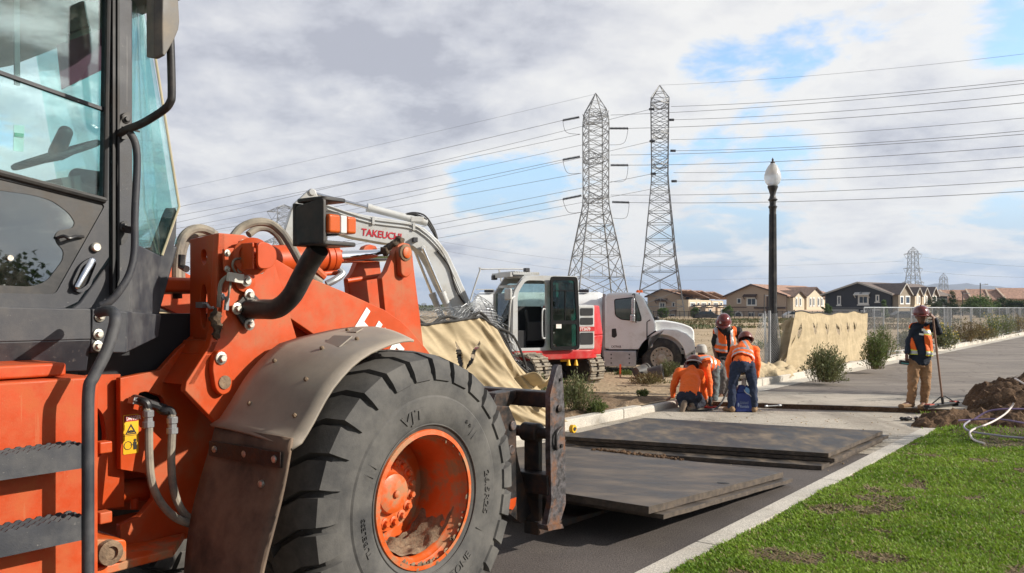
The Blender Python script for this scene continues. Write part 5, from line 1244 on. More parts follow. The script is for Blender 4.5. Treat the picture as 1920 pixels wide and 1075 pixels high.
# handrail on the far side
b = MB()
for y in (-.9,): b.tube(crom([EP(881, 565, y), EP(900, 507, y), EP(905, 505, y), EP(985, 505, y), EP(992, 512, y)], 4), .018, 6); b.bar(EP(936, 506, y), EP(940, 528, y), .03, .03); b.bar(EP(893, 543, y), EP(925, 543, y), .02, .02)
b.build('guard_rail', mt['exgrey'], exc)
b = MB(); b.box(EP(1060, 676, .95), (.22, .04, .05)); b.cut(); b.lathe([(.05, 0), (.02, .12)], EP(1066, 681, 1.06)-V((0, 0, .05)), (0, 0, 1), 10); b.cut(); b.lathe([(.05, 0), (.02, .12)], EP(1080, 681, 1.06)-V((0, 0, .05)), (0, 0, 1), 10); b.build('yellow_marking', mt['yellow'], exc)
# boom, stick and cylinders
yb = -.22
boomo = EPL([(588, 398), (600, 377), (640, 394), (690, 404), (768, 416), (797, 428), (822, 450), (840, 474), (862, 520), (884, 570), (908, 622), (884, 645), (862, 605), (842, 575), (822, 535), (806, 500), (792, 476), (774, 462), (721, 457), (660, 446), (600, 428)], yb+.17)
b = MB(); b.prism(boomo, yb-.17, yb+.17); bo = b.build('boom', mt['exgrey'], exc, bev=.025, seg=2)
b = MB()
for k, off in enumerate((0, 7)):
    b.tube(crom([EP(x, y+off, yb+.19) for x, y in ((610, 384), (690, 410), (768, 421), (793, 433), (816, 454), (834, 480), (855, 527), (875, 572))], 5), .014, 6).cut()
b.build('boom_pipe', mt['exgrey'], bo)
b = MB()
for (x, y) in ((700, 412), (776, 423)): b.box(EP(x, y+2, yb+.20), (.05, .03, .16)).cut()
b.build('pipe_clamp', mt['exgrey'], bo)
b = MB(); s0 = EP(677, 441, yb+.175); s1 = EP(752, 451, yb+.175); dv_ = (s1-s0).normalized(); uv_ = V((-dv_.z, 0, dv_.x)); uv_ = uv_ if uv_.z > 0 else -uv_
tw = MB(); tw.text('TAKEUCHI', .2, lambda x, y, h: V((x, y, h)), .001, .02); xs = max(v.x for v in tw.v); kx = (s1-s0).length/xs
b.add([s0+dv_*(v.x*kx)+uv_*v.y*1.0+V((0, .002+v.z, 0)) for v in tw.v], tw.f); b.build('boom_lettering', mt['redtext'], bo, smooth=False)
sto = EPL([(575, 360), (583, 353), (592, 356), (596, 368), (592, 400), (575, 440), (556, 500), (545, 566), (520, 566), (522, 500), (530, 445), (546, 395), (553, 380)], yb+.12)
b = MB(); b.prism(sto, yb-.12, yb+.12); b.lathe([(.07, -.15), (.07, .15)], EP(583, 362, yb), (0, 1, 0), 16); b.build('stick', mt['exgrey'], exc, bev=.02)
b = MB(); q = EPL([(520, 560), (556, 560), (566, 640), (540, 690), (505, 650)], yb); b.prism(q, yb-.35, yb+.35); b.build('bucket', mt['fork'], exc, bev=.02)
def ram(name, a, c, k, r):
    a, c = V(a), V(c); b = MB(); m_ = a.lerp(c, k); b.tube([a, m_], r, 14); d = (c-a).normalized(); b.lathe([(r*1.15, -.06), (r*1.15, .03)], m_, d, 14); o_ = b.build(name, mt['exgrey'], exc)
    b = MB(); b.tube([m_, c], r*.5, 12); b.build('rod', mt['chrome'], o_)
ram('arm_cylinder', EP(800, 418, yb+.02), EP(584, 362, yb+.02), .52, .075)
ram('boom_cylinder', EP(868, 640, yb+.30), EP(793, 466, yb+.28), .52, .07); ram('boom_cylinder', EP(846, 640, yb-.30), EP(778, 470, yb-.28), .52, .07)
b = MB(); b.box(EP(780, 412, yb), (.3, .2, .12)).cut(); b.lathe([(.055, 0), (.055, .04)], EP(793, 465, yb+.2), (0, 1, 0), 12); b.build('boom_bracket', mt['exgrey'], bo, bev=.02)
b = MB()
for k, (h, y) in enumerate(((0, .0), (5, .06), (10, -.06))):
    b.tube(crom([EP(752, 404+h*.4, yb+y), EP(775, 399+h*.5, yb+y), EP(797, 405+h, yb+y), EP(813, 428+h, yb+y), EP(820, 447+h*.6, yb+y)], 5), .018, 6).cut()
b.tube(crom([EP(820, 470, yb+.2), EP(842, 500, yb+.2), EP(858, 550, yb+.2), EP(890, 590, yb+.25), EP(915, 615, yb+.2)], 5), .02, 6)
b.build('boom_hose', mt['blackrub'], exc)
b = MB(); b.box(EP(778, 450, yb+.22), (.10, .10, .10)); b.build('boom_lamp', mt['grey'], bo, bev=.01)
# ================================================================== WATER TRUCK
TKR = radians(-7); tf = V((cos(TKR), sin(TKR))); tl = V((-sin(TKR), cos(TKR)))
TKO = V((3.92, 22.64, .02))
truck = thing('water_truck', 'white flat-nosed water truck cab with long hood and rounded tank behind the excavator', 'truck', TKO, TKR)
truck['label'] = 'white water truck with rounded hood and tank parked behind the excavator'
def TK(px, py, y=-1.15):
    k = (px-960)/F; bx, by = TKO.x+tl.x*y, TKO.y+tl.y*y
    x = (k*by-bx)/(tf.x-k*tf.y); Y = by+tf.y*x
    return (x, H-(py-HY)/F*Y-TKO.z)
def TP(px, py, y=-1.15): x, z = TK(px, py, y); return V((x, y, z))
def TL(pts, y=-1.15): return [TK(a, c, y) for a, c in pts]
cabo = TL([(1134, 655), (1134, 556), (1140, 550), (1170, 548), (1196, 550), (1205, 556), (1228, 602), (1230, 612), (1226, 655)])
b = MB(); b.prism(rnd(cabo, .08), -1.15, 1.15); cab_ = b.build('cab', mt['white'], truck, bev=.09, seg=4)
hoodo = TL([(1226, 655), (1228, 604), (1250, 602), (1280, 607), (1298, 614), (1303, 622), (1304, 668), (1296, 668)])
b = MB(); b.prism(rnd(hoodo, .08), -.95, .95); b.build('hood', mt['white'], truck, bev=.12, seg=4)
R_ = .585; wx, wz = TK(1241, 671); wz = .50
sd_ = TL([(1213, 655), (1214, 634), (1226, 622), (1245, 617), (1268, 618), (1288, 626), (1301, 638), (1304, 656)], -1.15); arc_i = [(wx+R_*cos(a), wz+R_*sin(a)) for a in [.10+i*(pi-.12)/20 for i in range(21)]]
for (y0, y1) in ((-1.17, -.86), (.86, 1.17)):
    b = MB(); b.prism(sd_ + arc_i, y0, y1); b.build('fender', mt['white'], truck, bev=.05, seg=3)
b = MB(); b.prism([(wx+(R_+.04)*cos(a), wz+(R_+.04)*sin(a)) for a in [i*pi/20 for i in range(21)]]+[(wx-R_, .35), (wx+R_, .35)], -.84, -.70); b.build('wheel_well', mt['darkin'], truck)
b = MB(); bump = TL([(1283, 656), (1305, 654), (1305, 672), (1292, 680), (1285, 672)])
b.prism(bump, -1.12, 1.12); b.build('bumper', M('grey_bumper', (.45, .46, .46), .45), truck, bev=.05)
b = MB(); b.prism(TL([(1278, 654), (1305, 651), (1305, 655), (1280, 657)]), -1.15, 1.15); b.build('bumper_trim', mt['blackrub'], truck)
b = MB(); q0 = TP(1287, 640, -1.0); b.ell(q0+V((.02, .02, 0)), (.19, .12, .10)); b.build('headlight', M('headlight_lens', (.7, .68, .6), .15), truck)
b = MB(); b.ell(TP(1297, 663, -1.02), (.05, .12, .05)); b.build('fog_lamp', mt['darkin'], truck)
b = MB(); b.box((wx-.1, 0, wz+.05), (1.5, 1.6, .5)); b.box((wx-1.6, 0, .55), (1.6, 2.0, .3)); b.build('chassis', mt['black'], truck)
# cab openings
dw = rnd(TL([(1152, 562), (1186, 558), (1193, 566), (1202, 596), (1202, 602), (1165, 599), (1154, 592)], -1.152), .05)
b = MB(); b.prism(TL([(1142, 553), (1191, 553), (1197, 560), (1213, 602), (1213, 640), (1195, 655), (1142, 655)], -1.154), -1.158, -1.148, holes=(dw,)); dr_ = b.build('door', mt['white'], truck)
b = MB(); b.prism(dw, -1.153, -1.147); b.build('door_window', mt['dglass'] if 0 else glassm('truck_window', (.35, .45, .46), 1.2), dr_, smooth=False)
b = MB(); ring_ = [V((x, -1.159, z)) for x, z in dw]; b.tube(ring_, .014, 6, closed=True); b.bar(TP(1191, 560, -1.16), TP(1193, 601, -1.16), .03, .02); b.build('window_seal', mt['blackrub'], dr_)
b = MB(); b.prism([(cabo[0][0]+.05, 1.0), (cabo[0][0]+.05, 1.5), (cabo[5][0]-.1, 1.5), (cabo[5][0]-.1, 1.0)], -1.10, -1.09); b.build('cab_interior', mt['darkin'], truck)
b = MB(); b.prism(rnd(TL([(1147, 617), (1155, 616), (1157, 630), (1152, 634), (1147, 632)], -1.165), .02), -1.166, -1.156); b.build('door_handle', mt['blackrub'], dr_, bev=.008)
b = MB(); a_, c_2 = TP(1146, 652, -1.16), TP(1166, 652, -1.16); b.text('CA770A5B', .075, lambda x, y, h: V((a_.x+x*.72, -1.159-h, a_.z+y)), .001, .01); b.build('door_lettering', mt['yellowbk'], dr_, smooth=False)
b = MB(); w0, w1 = TK(1206, 557), TK(1228, 602)
nrm = V((w1[1]-w0[1], 0, w0[0]-w1[0])).normalized()*-1; nrm = nrm if nrm.x > 0 else -nrm
q = [V((w0[0], -.98, w0[1]-.03)), V((w1[0], -1.02, w1[1]+.03)), V((w1[0], 1.02, w1[1]+.03)), V((w0[0], .98, w0[1]-.03))]
b.loft([p+nrm*.012 for p in q], [p+nrm*.02 for p in q]); b.build('windscreen', M('windscreen_reflecting', (.16, .22, .21), .08, 0, spec=1.0), truck, smooth=False)
b = MB()
for px in (1196, 1202): b.lathe([(.05, 0), (.045, .05), (.02, .07)], TP(px, 549, -.55 if px == 1196 else .1), (0, 0, 1), 10).cut()
b.build('roof_marker_lamp', mt['amber'], truck)
b = MB(); b.box(TP(1187, 575, -1.38), (.09, .16, .40)); b.cut(); b.box(TP(1186, 597, -1.38), (.12, .18, .20)); b.build('mirror', M('mirror_chrome', (.55, .55, .55), .25, .7), truck, bev=.03, seg=3)
b = MB(); b.tube(crom([TP(1186, 553, -1.15), TP(1190, 552, -1.3), TP(1190, 570, -1.36), TP(1190, 600, -1.36), TP(1193, 604, -1.17)], 4), .016, 6); b.build('mirror_stay', mt['black'], truck)
b = MB(); b.box(TP(1226, 598, -1.05), (.06, .05, .12)); b.ell(TP(1232, 597, -1.0), (.06, .05, .05)); b.build('hood_mirror', mt['grey'], truck)
b = MB(); q0, q1 = TK(1132, 658, -1.2), TK(1193, 688, -1.2); b.prism([(q0[0], q1[1]), (q1[0], q1[1]), (q1[0], q0[1]), (q0[0], q0[1])], -1.2, -.7); b.build('step_box', M('aluminium_box', (.50, .51, .52), .45, .5), truck, bev=.02)
b = MB()
for px in (1146, 1180):
    for py in (665, 672, 681): b.lathe([(.02, 0), (.02, .01)], TP(px, py, -1.2), (0, -1, 0), 8).cut()
b.build('box_fastener', mt['grey'], truck)
b = MB(); b.tube([TP(x, y, -1.16) for x, y in ((1213, 640), (1213, 604), (1219, 600))], .012, 5); b.tube([TP(x, y, -1.165) for x, y in ((1213, 633), (1222, 626), (1230, 621))], .02, 5); b.build('panel_gap', mt['blackrub'], truck)
b = MB(); b.box(TP(1137, 610, -1.0)+V((-.06, 0, 0)), (.08, .1, 1.6)); b.build('exhaust_guard', mt['galv'], truck)
def twheel(x, y, sgn, dual=False):
    b = MB(); b.lathe([(.20, -.10), (.27, -.135), (.29, -.12), (.285, .1), (.2, .1)], (0, 0, 0), (0, 1, 0), 36); b.lathe([(.10, -.09), (.10, -.18), (.07, -.2), (.03, -.2)], (0, 0, 0), (0, 1, 0), 20)
    wh = b.build('wheel', mt['hub'], truck, loc=(x, y, .50), rot=(0, 0, 0 if sgn < 0 else pi))
    b = MB(); b.lathe([(.285, -.13), (.33, -.145), (.45, -.14), (.485, -.12), (.50, -.08), (.50, .08), (.485, .12), (.33, .145), (.285, .13)], (0, 0, 0), (0, 1, 0), 48, capa=False, capb=False); b.build('tyre', mt['rubber'], wh)
    b = MB()
    for i in range(10): a = 2*pi*i/10; b.bolt((cos(a)*.165, -.10, sin(a)*.165), (0, -1, 0), .016).cut()
    b.build('wheel_nut', mt['steel'], wh); b = MB()
    for i in range(10): a = 2*pi*(i+.5)/10; b.lathe([(.022, 0), (.022, .003)], (cos(a)*.225, -.117, sin(a)*.225), (0, -1, 0), 8).cut()
    b.build('hand_hole', mt['darkin'], wh)
twheel(wx, -1.0, -1); twheel(wx, 1.0, 1); twheel(wx-4.2, -.95, -1); twheel(wx-4.2, .95, 1)
b = MB(); zt2 = TK(1100, 548, 0)[1]; tx1 = TK(1131, 600, -.9)[0]; tx0 = tx1-3.4; rz = (zt2-.72)/2
def ov(x, s): return [V((x, 1.12*s*(1 if abs(cos(a)) < .001 else math.copysign(abs(cos(a))**.7, cos(a))), .72+rz+rz*s*math.copysign(abs(sin(a))**.7, sin(a)))) for a in [2*pi*i/40 for i in range(40)]]
for (x, s), (x2, s2) in zip([(tx0, .9), (tx0+.1, 1), (tx1-.12, 1), (tx1-.03, .95)], [(tx0+.1, 1), (tx1-.12, 1), (tx1-.03, .95), (tx1, .8)]): b.loft(ov(x, s), ov(x2, s2), cap=(s2 == .8 or s == .9))
b.build('tank', mt['white'], truck, ang=50)
b = MB()
for x in (tx0+.4, tx1-.5): b.box((x, -.6, zt2+.02), (.25, .2, .08)).cut()
b.build('tank_fitting', mt['grey'], truck, bev=.01)
# survey stake, pots, standpipe
t = thing('survey_stake', 'thin orange-topped wooden stake driven into dirt beside the truck', 'stake', GP(1163, 712, .1))
b = MB(); b.box((0, 0, .16), (.035, .02, .34), (0, .02, 0)); b.build('post', M('fresh_stake', (.5, .25, .12), .8), t); b = MB(); b.box((0, 0, .25), (.04, .025, .22), (0, .02, 0)); b.build('painted_top', M('survey_orange', (.75, .10, .02), .6), t)
def pot(px, py, lb, rot):
    t = thing('nursery_pot', lb, 'pot', GP(px, py, .12), rot, 'pots lying in front of the truck')
    b = MB(); b.lathe([(.12, 0), (.16, .30), (.175, .30), (.175, .34), (.155, .34), (.15, .3), (.11, .03)], (-.16, 0, .17), (1, 0, .12), 20, capa=True, capb=False); b.build('pot_shell', M('black_pot', (.05, .055, .06), .5, dirt=(.2, .17, .13), da=.4), t)
    b = MB(); b.tube(crom([V((.14, -.17, .2)), V((.2, -.05, .02)), V((.2, .08, .04)), V((.14, .17, .2))], 4), .008, 6); b.build('handle', mt['galv'], t)
pot(1202, 712, 'dull grey pot lying on its side next to another pot', radians(35)); pot(1228, 714, 'dark pot tipped over close to the truck wheel', radians(-15))
t = thing('capped_standpipe', 'rusty brown standpipe with pale cap rising behind the bending worker', 'standpipe', GP(1315, 730, .1))
b = MB(); b.lathe([(.09, 0), (.07, .1), (.07, .75), (.08, .78)], (0, 0, 0), (0, 0, 1), 14); b.build('pipe', M('rusty_pipe', (.10, .055, .04), .8), t); b = MB(); b.lathe([(.12, .76), (.125, .80), (.10, .90), (.06, .93)], (0, 0, 0), (0, 0, 1), 14); b.build('cap', M('pale_cap', (.42, .40, .36), .6), t)
# ================================================================== TARP SCREENS
def clothmat(name, c, c2):
    m = M(name, c, .85, var=.1, sc=2.5, dirt=c2, da=.35, dsc=1.6, bump=.12, bsc=220, stretch=(1, 1, 3))
    t = m.node_tree; b = t.nodes['Principled BSDF']; src = b.inputs['Base Color'].links[0].from_socket
    tr = nd(t, 'ShaderNodeBsdfTranslucent', {'Color': src}); ms = nd(t, 'ShaderNodeMixShader', {0: .22, 1: b.outputs[0], 2: tr})
    t.links.new(ms, t.nodes['Material Output'].inputs[0]); return m
tarp = clothmat('tan_windscreen_fabric', (.56, .45, .285), (.44, .35, .215))
hem = M('dark_hem', (.03, .028, .026), .8)
def screen(name, label, fn, nu, nv, hole=None, edge=True):
    t = thing(name, label, 'privacy screen', fn(.5, 0)); o_ = V(t.location); b = MB(o_)
    vs = [fn(i/nu, j/nv) for j in range(nv+1) for i in range(nu+1)]; fs = []
    for j in range(nv):
        for i in range(nu):
            if hole and hole((i+.5)/nu, (j+.5)/nv): continue
            fs.append((j*(nu+1)+i, j*(nu+1)+i+1, (j+1)*(nu+1)+i+1, (j+1)*(nu+1)+i))
    b.add(vs, fs); b.build('fabric', tarp, t, recalc=False, ang=80, solid=.004)
    if edge:
        b = MB(o_); b.tube([fn(i/nu, 1)+V((0, 0, .005)) for i in range(nu+1)], .018, 6); b.build('hem', hem, t)
    return t
# further screen on the far kerb
def far_scr(s, t):
    u = 20.95+6.5*s; top = 1.66 + .05*sin(s*26)*(.4) + .03*sin(s*9+1) - .02*s; z = .22+(top-.22)*t
    pull = max(0, 1-s/.14)
    sag = sum(max(0, 1-abs(s-c)/.05)*max(0, 1-abs(t-.72)/.3) for c in (.06, .22, .38, .54, .67, .785))     # cloth hanging in slack Vs under each slit
    w = 7.14 - .05*sag + .03*mn.noise(V((s*4, t*1.2, 1))) + .035*abs(mn.noise(V((s*11+t*1.5, t*.8, 4))))*(1.1-.6*t) + .010*mn.noise(V((s*45, t*9, 14)))
    u -= pull*(1-t)*.5; w += pull*(1-t)*.12
    return W(u, w, z)
def slit(cx, cz, wd, hgt, lean=0):
    return lambda s, t: abs(s-cx-(t-cz)*lean) < wd*(1-((t-cz)/hgt)**2 if abs(t-cz) < hgt else -1)
holes_f = [slit(.06, .66, .016, .14), slit(.205, .72, .009, .11, -.10), slit(.235, .72, .009, .11, .13), slit(.365, .71, .009, .11, -.08), slit(.395, .71, .007, .10, .10), slit(.52, .68, .013, .12, -.16), slit(.565, .70, .007, .09, -.22), slit(.655, .70, .009, .11, -.06), slit(.682, .70, .007, .10, .10), slit(.772, .68, .009, .11, -.06), slit(.797, .68, .009, .11, .12)]
screen('tan_screen', 'long tan fabric screen with slits along its top, behind the round bush', far_scr, 320, 70, lambda s, t: any(h(s, t) for h in holes_f))
def wing(s, t): p = far_scr(1.0, t); q = W(27.75, 7.6-.15, .22+1.38*t); return p.lerp(q, s)+V((0, 0, -.02*sin(s*3.1)))
screen('tan_screen', 'narrow tan fabric return flap at the end of the long screen', wing, 10, 20)
# slumped fabric at its near end
def slump(s, t):
    u = 17.9+3.4*s; w = 6.98+.95*t - .12*sin(s*3)
    h = .05 + .34*sin(pi*min(1, t*1.04))**.8*(.7+.35*sin(s*5+.6)+.2*sin(s*11))
    h += .17*abs(mn.noise(V((s*3.2-t*1.4, t*6.5, 2)))) + .13*abs(mn.noise(V((s*7+t*6, t*5-s*5, 9)))) + .03*mn.noise(V((s*14, t*12, 7)))
    w -= .16*mn.noise(V((s*4, t*2, 12)))
    return W(u, w, .12+max(0, h))
screen('fallen_screen', 'heap of fallen tan fabric slumped on the kerb by the lamp post', slump, 160, 60, edge=False)
def drape(s, t):
    u = 21.35-.1*s - (1-t)**1.3*(1.2-.3*s); w = 7.25+.35*s+.1*sin(t*8+s*5); return W(u, w, .16+1.46*t*(1-.15*s)+.05*sin(s*14+t*3))
screen('fallen_screen', 'tan fabric trailing down from the top corner of the long screen', drape, 16, 40, edge=False)
# nearer screen beside the loader, torn and sliding down
def near_scr(s, t):
    u = 3.5+6.3*s; top = lerp_tab(((0, 1.78), (.55, 1.66), (.66, 1.57), (.815, 1.66), (.87, 1.5), (.93, 1.12), (1, .82)), s)
    z = .14+(top-.14)*t
    w = 7.08 + .09*sin(s*18 + t*2.5)*(1.1-t*.8) + .06*mn.noise(V((s*8, t*3, 5))) + .11*abs(mn.noise(V((s*15+t*5.0, t*1.2, 8))))*(1.15-.6*t) + .05*abs(mn.noise(V((s*40+t*9, t*3, 18)))) + .09*max(0, s-.78)*sin(t*5+s*40)*4*(1-t)
    u += max(0, s-.72)*(1-t)*2.0 + (1-t)*.05*sin(s*30)
    w -= max(0, s-.8)*(1-t)*1.3
    return W(u, w, z)
holes_n = [slit(.755, .68, .006, .15, -.10), slit(.79, .68, .006, .13, .12), slit(.655, .62, .010, .12, .03)]
screen('torn_screen', 'near torn tan fabric screen sagging between loader wheel and excavator', near_scr, 420, 90, lambda s, t: any(h(s, t) for h in holes_n))
def bulge(s, t):
    u = 9.35+.75*s; w = 6.95+.25*sin(pi*t) - .1*s; z = .45+.42*t*(1-.2*s)+.05*sin(s*9); return W(u, w-.12*sin(t*7+s*3), z)
screen('torn_screen', 'small folded tan fabric lobe bunched at the screen end by the excavator track', bulge, 20, 14, edge=False)
# ================================================================== CHAIN LINK
def mesh_wires(b, fn, nu, nv, r, step=6):
    """fn maps (i, j) in mesh cells to a point; two families of diagonal wires"""
    for k in range(-nv, nu):
        for sg in (0, 1):
            pts = []
            for j in range(nv+1):
                i = k+j if sg == 0 else k+nv-j
                if 0 <= i <= nu: pts.append(fn(i/nu, j/nv))
            if len(pts) > 2: b.tube(pts[::step] + ([pts[-1]] if (len(pts)-1) % step else []), r, 3, cap=False)
t = thing('chain_link_mesh', 'crumpled loose chain link mesh hanging over the torn screen by the excavator cab', 'chain link mesh', W(8.9, 7.2, .1)); b = MB(V(t.location))
def cl1(s, q):
    p = near_scr(.60+.38*s, 1.0); return p + V((.10*sin(q*9+s*14)*q, .15, .0)) + V((.05*mn.noise(V((s*7, q*7, 1))), 0, q*(.30*sin(pi*min(1, s*1.02))**.8+.06*sin(s*13)) - .02))
mesh_wires(b, cl1, 30, 10, .0028, 1); b.build('wire', mt['galv'], t, smooth=False, recalc=False)
b = MB(V(t.location)); b.tube([near_scr(.6+.4*i/30, 1)+V((0, .12, .03+.04*sin(i*.9))) for i in range(31)], .02, 6); b.tube(crom([near_scr(.86, 1)+V((0, .1, 0)), near_scr(.92, 1)+V((.05, .1, .22)), near_scr(.97, 1)+V((.05, .1, .12)), near_scr(.99, 1)], 5), .018, 6); b.build('binding', hem, t)
lp = W(20.7, 7.62, .15)
t = thing('chain_link_roll', 'slack end of chain link mesh wrapped on a post in front of the lamp post', 'chain link mesh', W(19.9, 7.45, .1)); b = MB(V(t.location))
def cl2(s, q): return W(19.3+1.25*s - (1-q)**2*.75*(1-s), 7.45+.08*sin(s*9+q*4), .2+1.45*q)
mesh_wires(b, cl2, 22, 26, .004, 2); b.build('wire', mt['galv'], t, smooth=False, recalc=False)
b = MB(V(t.location)); b.tube([W(19.95, 7.42, .1), W(19.95, 7.42, 1.72)], .03, 10); b.tube([W(19.9, 7.5, .12), W(19.86, 7.5, 1.7)], .02, 8); b.build('post', mt['galv'], t)
# temporary fence panels
def panel(u0, u1, w0, w1, lb, first):
    L = sqrt((u1-u0)**2+(w1-w0)**2); a = W(u0, w0, .18); ang = TH+atan2(w1-w0, u1-u0)
    t = thing('fence_panel', lb, 'fence panel', a, ang, 'temporary chain link fence panels')
    b = MB(); hgt = 1.62
    for x in (.02, L*.5, L-.02): b.tube([(x, 0, 0), (x, 0, hgt)], .021 if x != L*.5 else .016, 8)
    for z in (.06, hgt): b.tube([(.02, 0, z), (L-.02, 0, z)], .02, 8)
    b.build('frame', mt['galv'], t)
    b = MB(); nu, nv = int(L/.065), int(hgt/.065); mesh_wires(b, lambda s, q: V((.02+(L-.04)*s, 0, .06+(hgt-.06)*q)), nu, nv, .0022, 40); b.build('mesh', mt['galv'], t, smooth=False, recalc=False)
    b = MB()
    for x in (.02, L-.02): b.box((x, 0, .0), (.5 if x < 1 else .2, .22, .08))
    b.build('foot', kerbm, t)
ws_ = [7.45, 7.62, 7.4, 7.75, 7.42, 7.7, 7.38, 7.8, 7.5, 7.72, 7.4, 7.65, 7.45, 7.7, 7.5]
names = ['first fence panel beside the tan screen flap', 'second fence panel, behind the man with the broom', 'fence panel right behind the broom man', 'angled fence panel past the broom handle', 'fifth fence panel with rusty weeds at its foot', 'sixth fence panel along the road', 'seventh fence panel along the road', 'eighth fence panel, above the green weed bush', 'ninth fence panel along the road', 'tenth fence panel along the road', 'eleventh fence panel along the road', 'twelfth fence panel, last before the photo edge', 'fence panel at the far bend', 'furthest fence panel on the road']
u = 28.2
for i, nm in enumerate(names):
    panel(u, u+3.15, ws_[i], ws_[i+1], 'galvanised chain link '+nm, i == 0); u += 3.1
# ================================================================== LAMP POST
t = thing('street_lamp', 'tall black ornamental street lamp with acorn glass globe beside the tan screen', 'street lamp', lp)
b = MB(); zt = AT(1440, 300, lp.y).z-lp.z; k_ = lp.y/F
zz = lambda py: AT(0, py, lp.y).z-lp.z
b.lathe([(.20, 0), (.20, .25), (.16, .30), (.15, .7), (.115, .85), (.105, 1.2), (.082, zz(400)), (.085, zz(392)), (.11, zz(388)), (.075, zz(385)), (.078, zz(378)), (.12, zz(375)), (.085, zz(372)), (.065, zz(366)), (.10, zz(356)), (.125, zz(352)), (.125, zz(349))], (0, 0, 0), (0, 0, 1), 20)
for i in range(12):
    a = 2*pi*i/12; b.bar((cos(a)*.104, sin(a)*.104, 1.2), (cos(a)*.083, sin(a)*.083, zz(402)), .012, .012)
b.build('pole', mt['black'], t)
gm = bpy.data.materials.new('acorn_globe'); gm.use_nodes = True; g_ = gm.node_tree.nodes['Principled BSDF']; g_.inputs['Base Color'].default_value = (.85, .86, .86, 1); g_.inputs['Roughness'].default_value = .22; g_.inputs['Transmission Weight'].default_value = .55; g_.inputs['Subsurface Weight'].default_value = 0
b = MB(); b.lathe([(.10, zz(349)), (.17, zz(343)), (.205, zz(335)), (.20, zz(328)), (.165, zz(319)), (.115, zz(312)), (.07, zz(308)), (.05, zz(306))], (0, 0, 0), (0, 0, 1), 24); b.build('globe', gm, t)
b = MB(); b.lathe([(.055, zz(307)), (.06, zz(305)), (.02, zz(302)), (.028, zz(300)), (.006, zz(296))], (0, 0, 0), (0, 0, 1), 12); b.build('finial', mt['black'], t)
# ================================================================== PYLONS
def pylon(name, label, px, Y, ytop, prof, arms, rz, seg, th, insul=True, ybase=598):
    base = AT(px, ybase, Y); base.z = -.2; s = Y/F
    hz2 = lambda py: H-(py-HY)*s+.2
    t = thing(name, label, 'pylon', base, rz); b = MB()
    half = lambda z: lerp_tab(prof, z)*s/2
    zs = [hz2(p) for p in seg]                                # panel heights, bottom to top
    cs = lambda py: [V((sx_*half(py), sy_*half(py), hz2(py))) for sx_, sy_ in ((-1, -1), (1, -1), (1, 1), (-1, 1))]
    for a, c in zip(seg, seg[1:]):
        A, B = cs(a), cs(c); k = th*(1.0 if a > 400 else .8)
        for i in range(4):
            j = (i+1) % 4
            b.bar(A[i], B[i], k*1.35, k*1.35); b.bar(A[i], B[j], k*.7, k*.7); b.bar(A[j], B[i], k*.7, k*.7); b.bar(B[i], B[j], k*.7, k*.7)
            if half(a) > 3.2:      # secondary bracing of the wide bays
                m1 = (A[i]+B[j]+A[j]+B[i])/4; b.bar(m1, (A[i]+A[j])/2, k*.5, k*.5); b.bar((A[i]+B[i])/2, (A[i]*.75+B[j]*.25), k*.45, k*.45); b.bar((A[j]+B[j])/2, (A[j]*.75+B[i]*.25), k*.45, k*.45)
    T_ = cs(seg[-1]); ap = V((0, 0, hz2(ytop)))
    for i in range(4):
        b.bar(T_[i], ap, th*.9, th*.9); m1 = T_[i].lerp(ap, .5); m2 = T_[(i+1) % 4].lerp(ap, .5); b.bar(m1, m2, th*.5, th*.5); b.bar(T_[i], m2, th*.5, th*.5)
    b.build('lattice', mt['lattice'], t, smooth=False, recalc=False)
    ends = []
    for (py, L, up) in arms:
        for sg in (-1, 1):
            q = MB(); z = hz2(py); h_ = half(py); tip = V((0, sg*(h_+L), z)) if insul else V((sg*(h_+L), 0, z))
            rt = [V((-h_, sg*h_, z)), V((h_, sg*h_, z))] if insul else [V((sg*h_, -h_, z)), V((sg*h_, h_, z))]
            for p in rt:
                q.bar(p, tip, th*.8, th*.8); q.bar(p+V((0, 0, up)), tip, th*.6, th*.6)
                for k in (.33, .66): q.bar(p.lerp(tip, k), (p+V((0, 0, up))).lerp(tip, k), th*.4, th*.4); q.bar(p.lerp(tip, k), (p+V((0, 0, up))).lerp(tip, k-.33), th*.4, th*.4)
            q.bar(rt[0].lerp(tip, .5), rt[1].lerp(tip, .5), th*.5, th*.5)
            if not insul: lo = rt[0].lerp(rt[1], .5).lerp(tip, .55)-V((0, 0, L*.8)); q.bar(tip, lo, th*.6, th*.6); q.bar(rt[0].lerp(rt[1], .5), lo, th*.6, th*.6)
            q.build('crossarm', mt['lattice'], t, smooth=False, recalc=False); ends.append(tip)
    return t
seg1 = [602, 560, 520, 480, 450, 422, 400, 384, 370, 352, 335, 318, 302, 285, 268, 250, 234, 220, 208]
pr1 = ((150, 16), (208, 32), (225, 39), (380, 38), (400, 44), (480, 72), (602, 108))
T1 = pylon('power_pylon', 'tall lattice pylon with dark insulator strings, behind the excavator cab', 1117, 170, 175, pr1, ((226, 2.6, 1.6), (302, 2.6, 1.6), (377, 2.6, 1.6)), radians(12), seg1, .17)
seg2 = [602, 575, 545, 510, 480, 450, 420, 398, 378, 360, 344, 328, 312, 296, 280, 264, 248, 232, 216, 201, 187]
pr2 = ((150, 20), (187, 33), (330, 30), (345, 32), (480, 57), (602, 90))
T2 = pylon('power_pylon', 'slimmer taller lattice pylon standing beside the one with insulator strings', 1237, 190, 160, pr2, ((198, 2.2, 1.2), (254, 2.2, 1.2), (312, 2.2, 1.2)), radians(-8), seg2, .165)
sm = [602, 560, 538, 522, 508, 494, 482, 472]
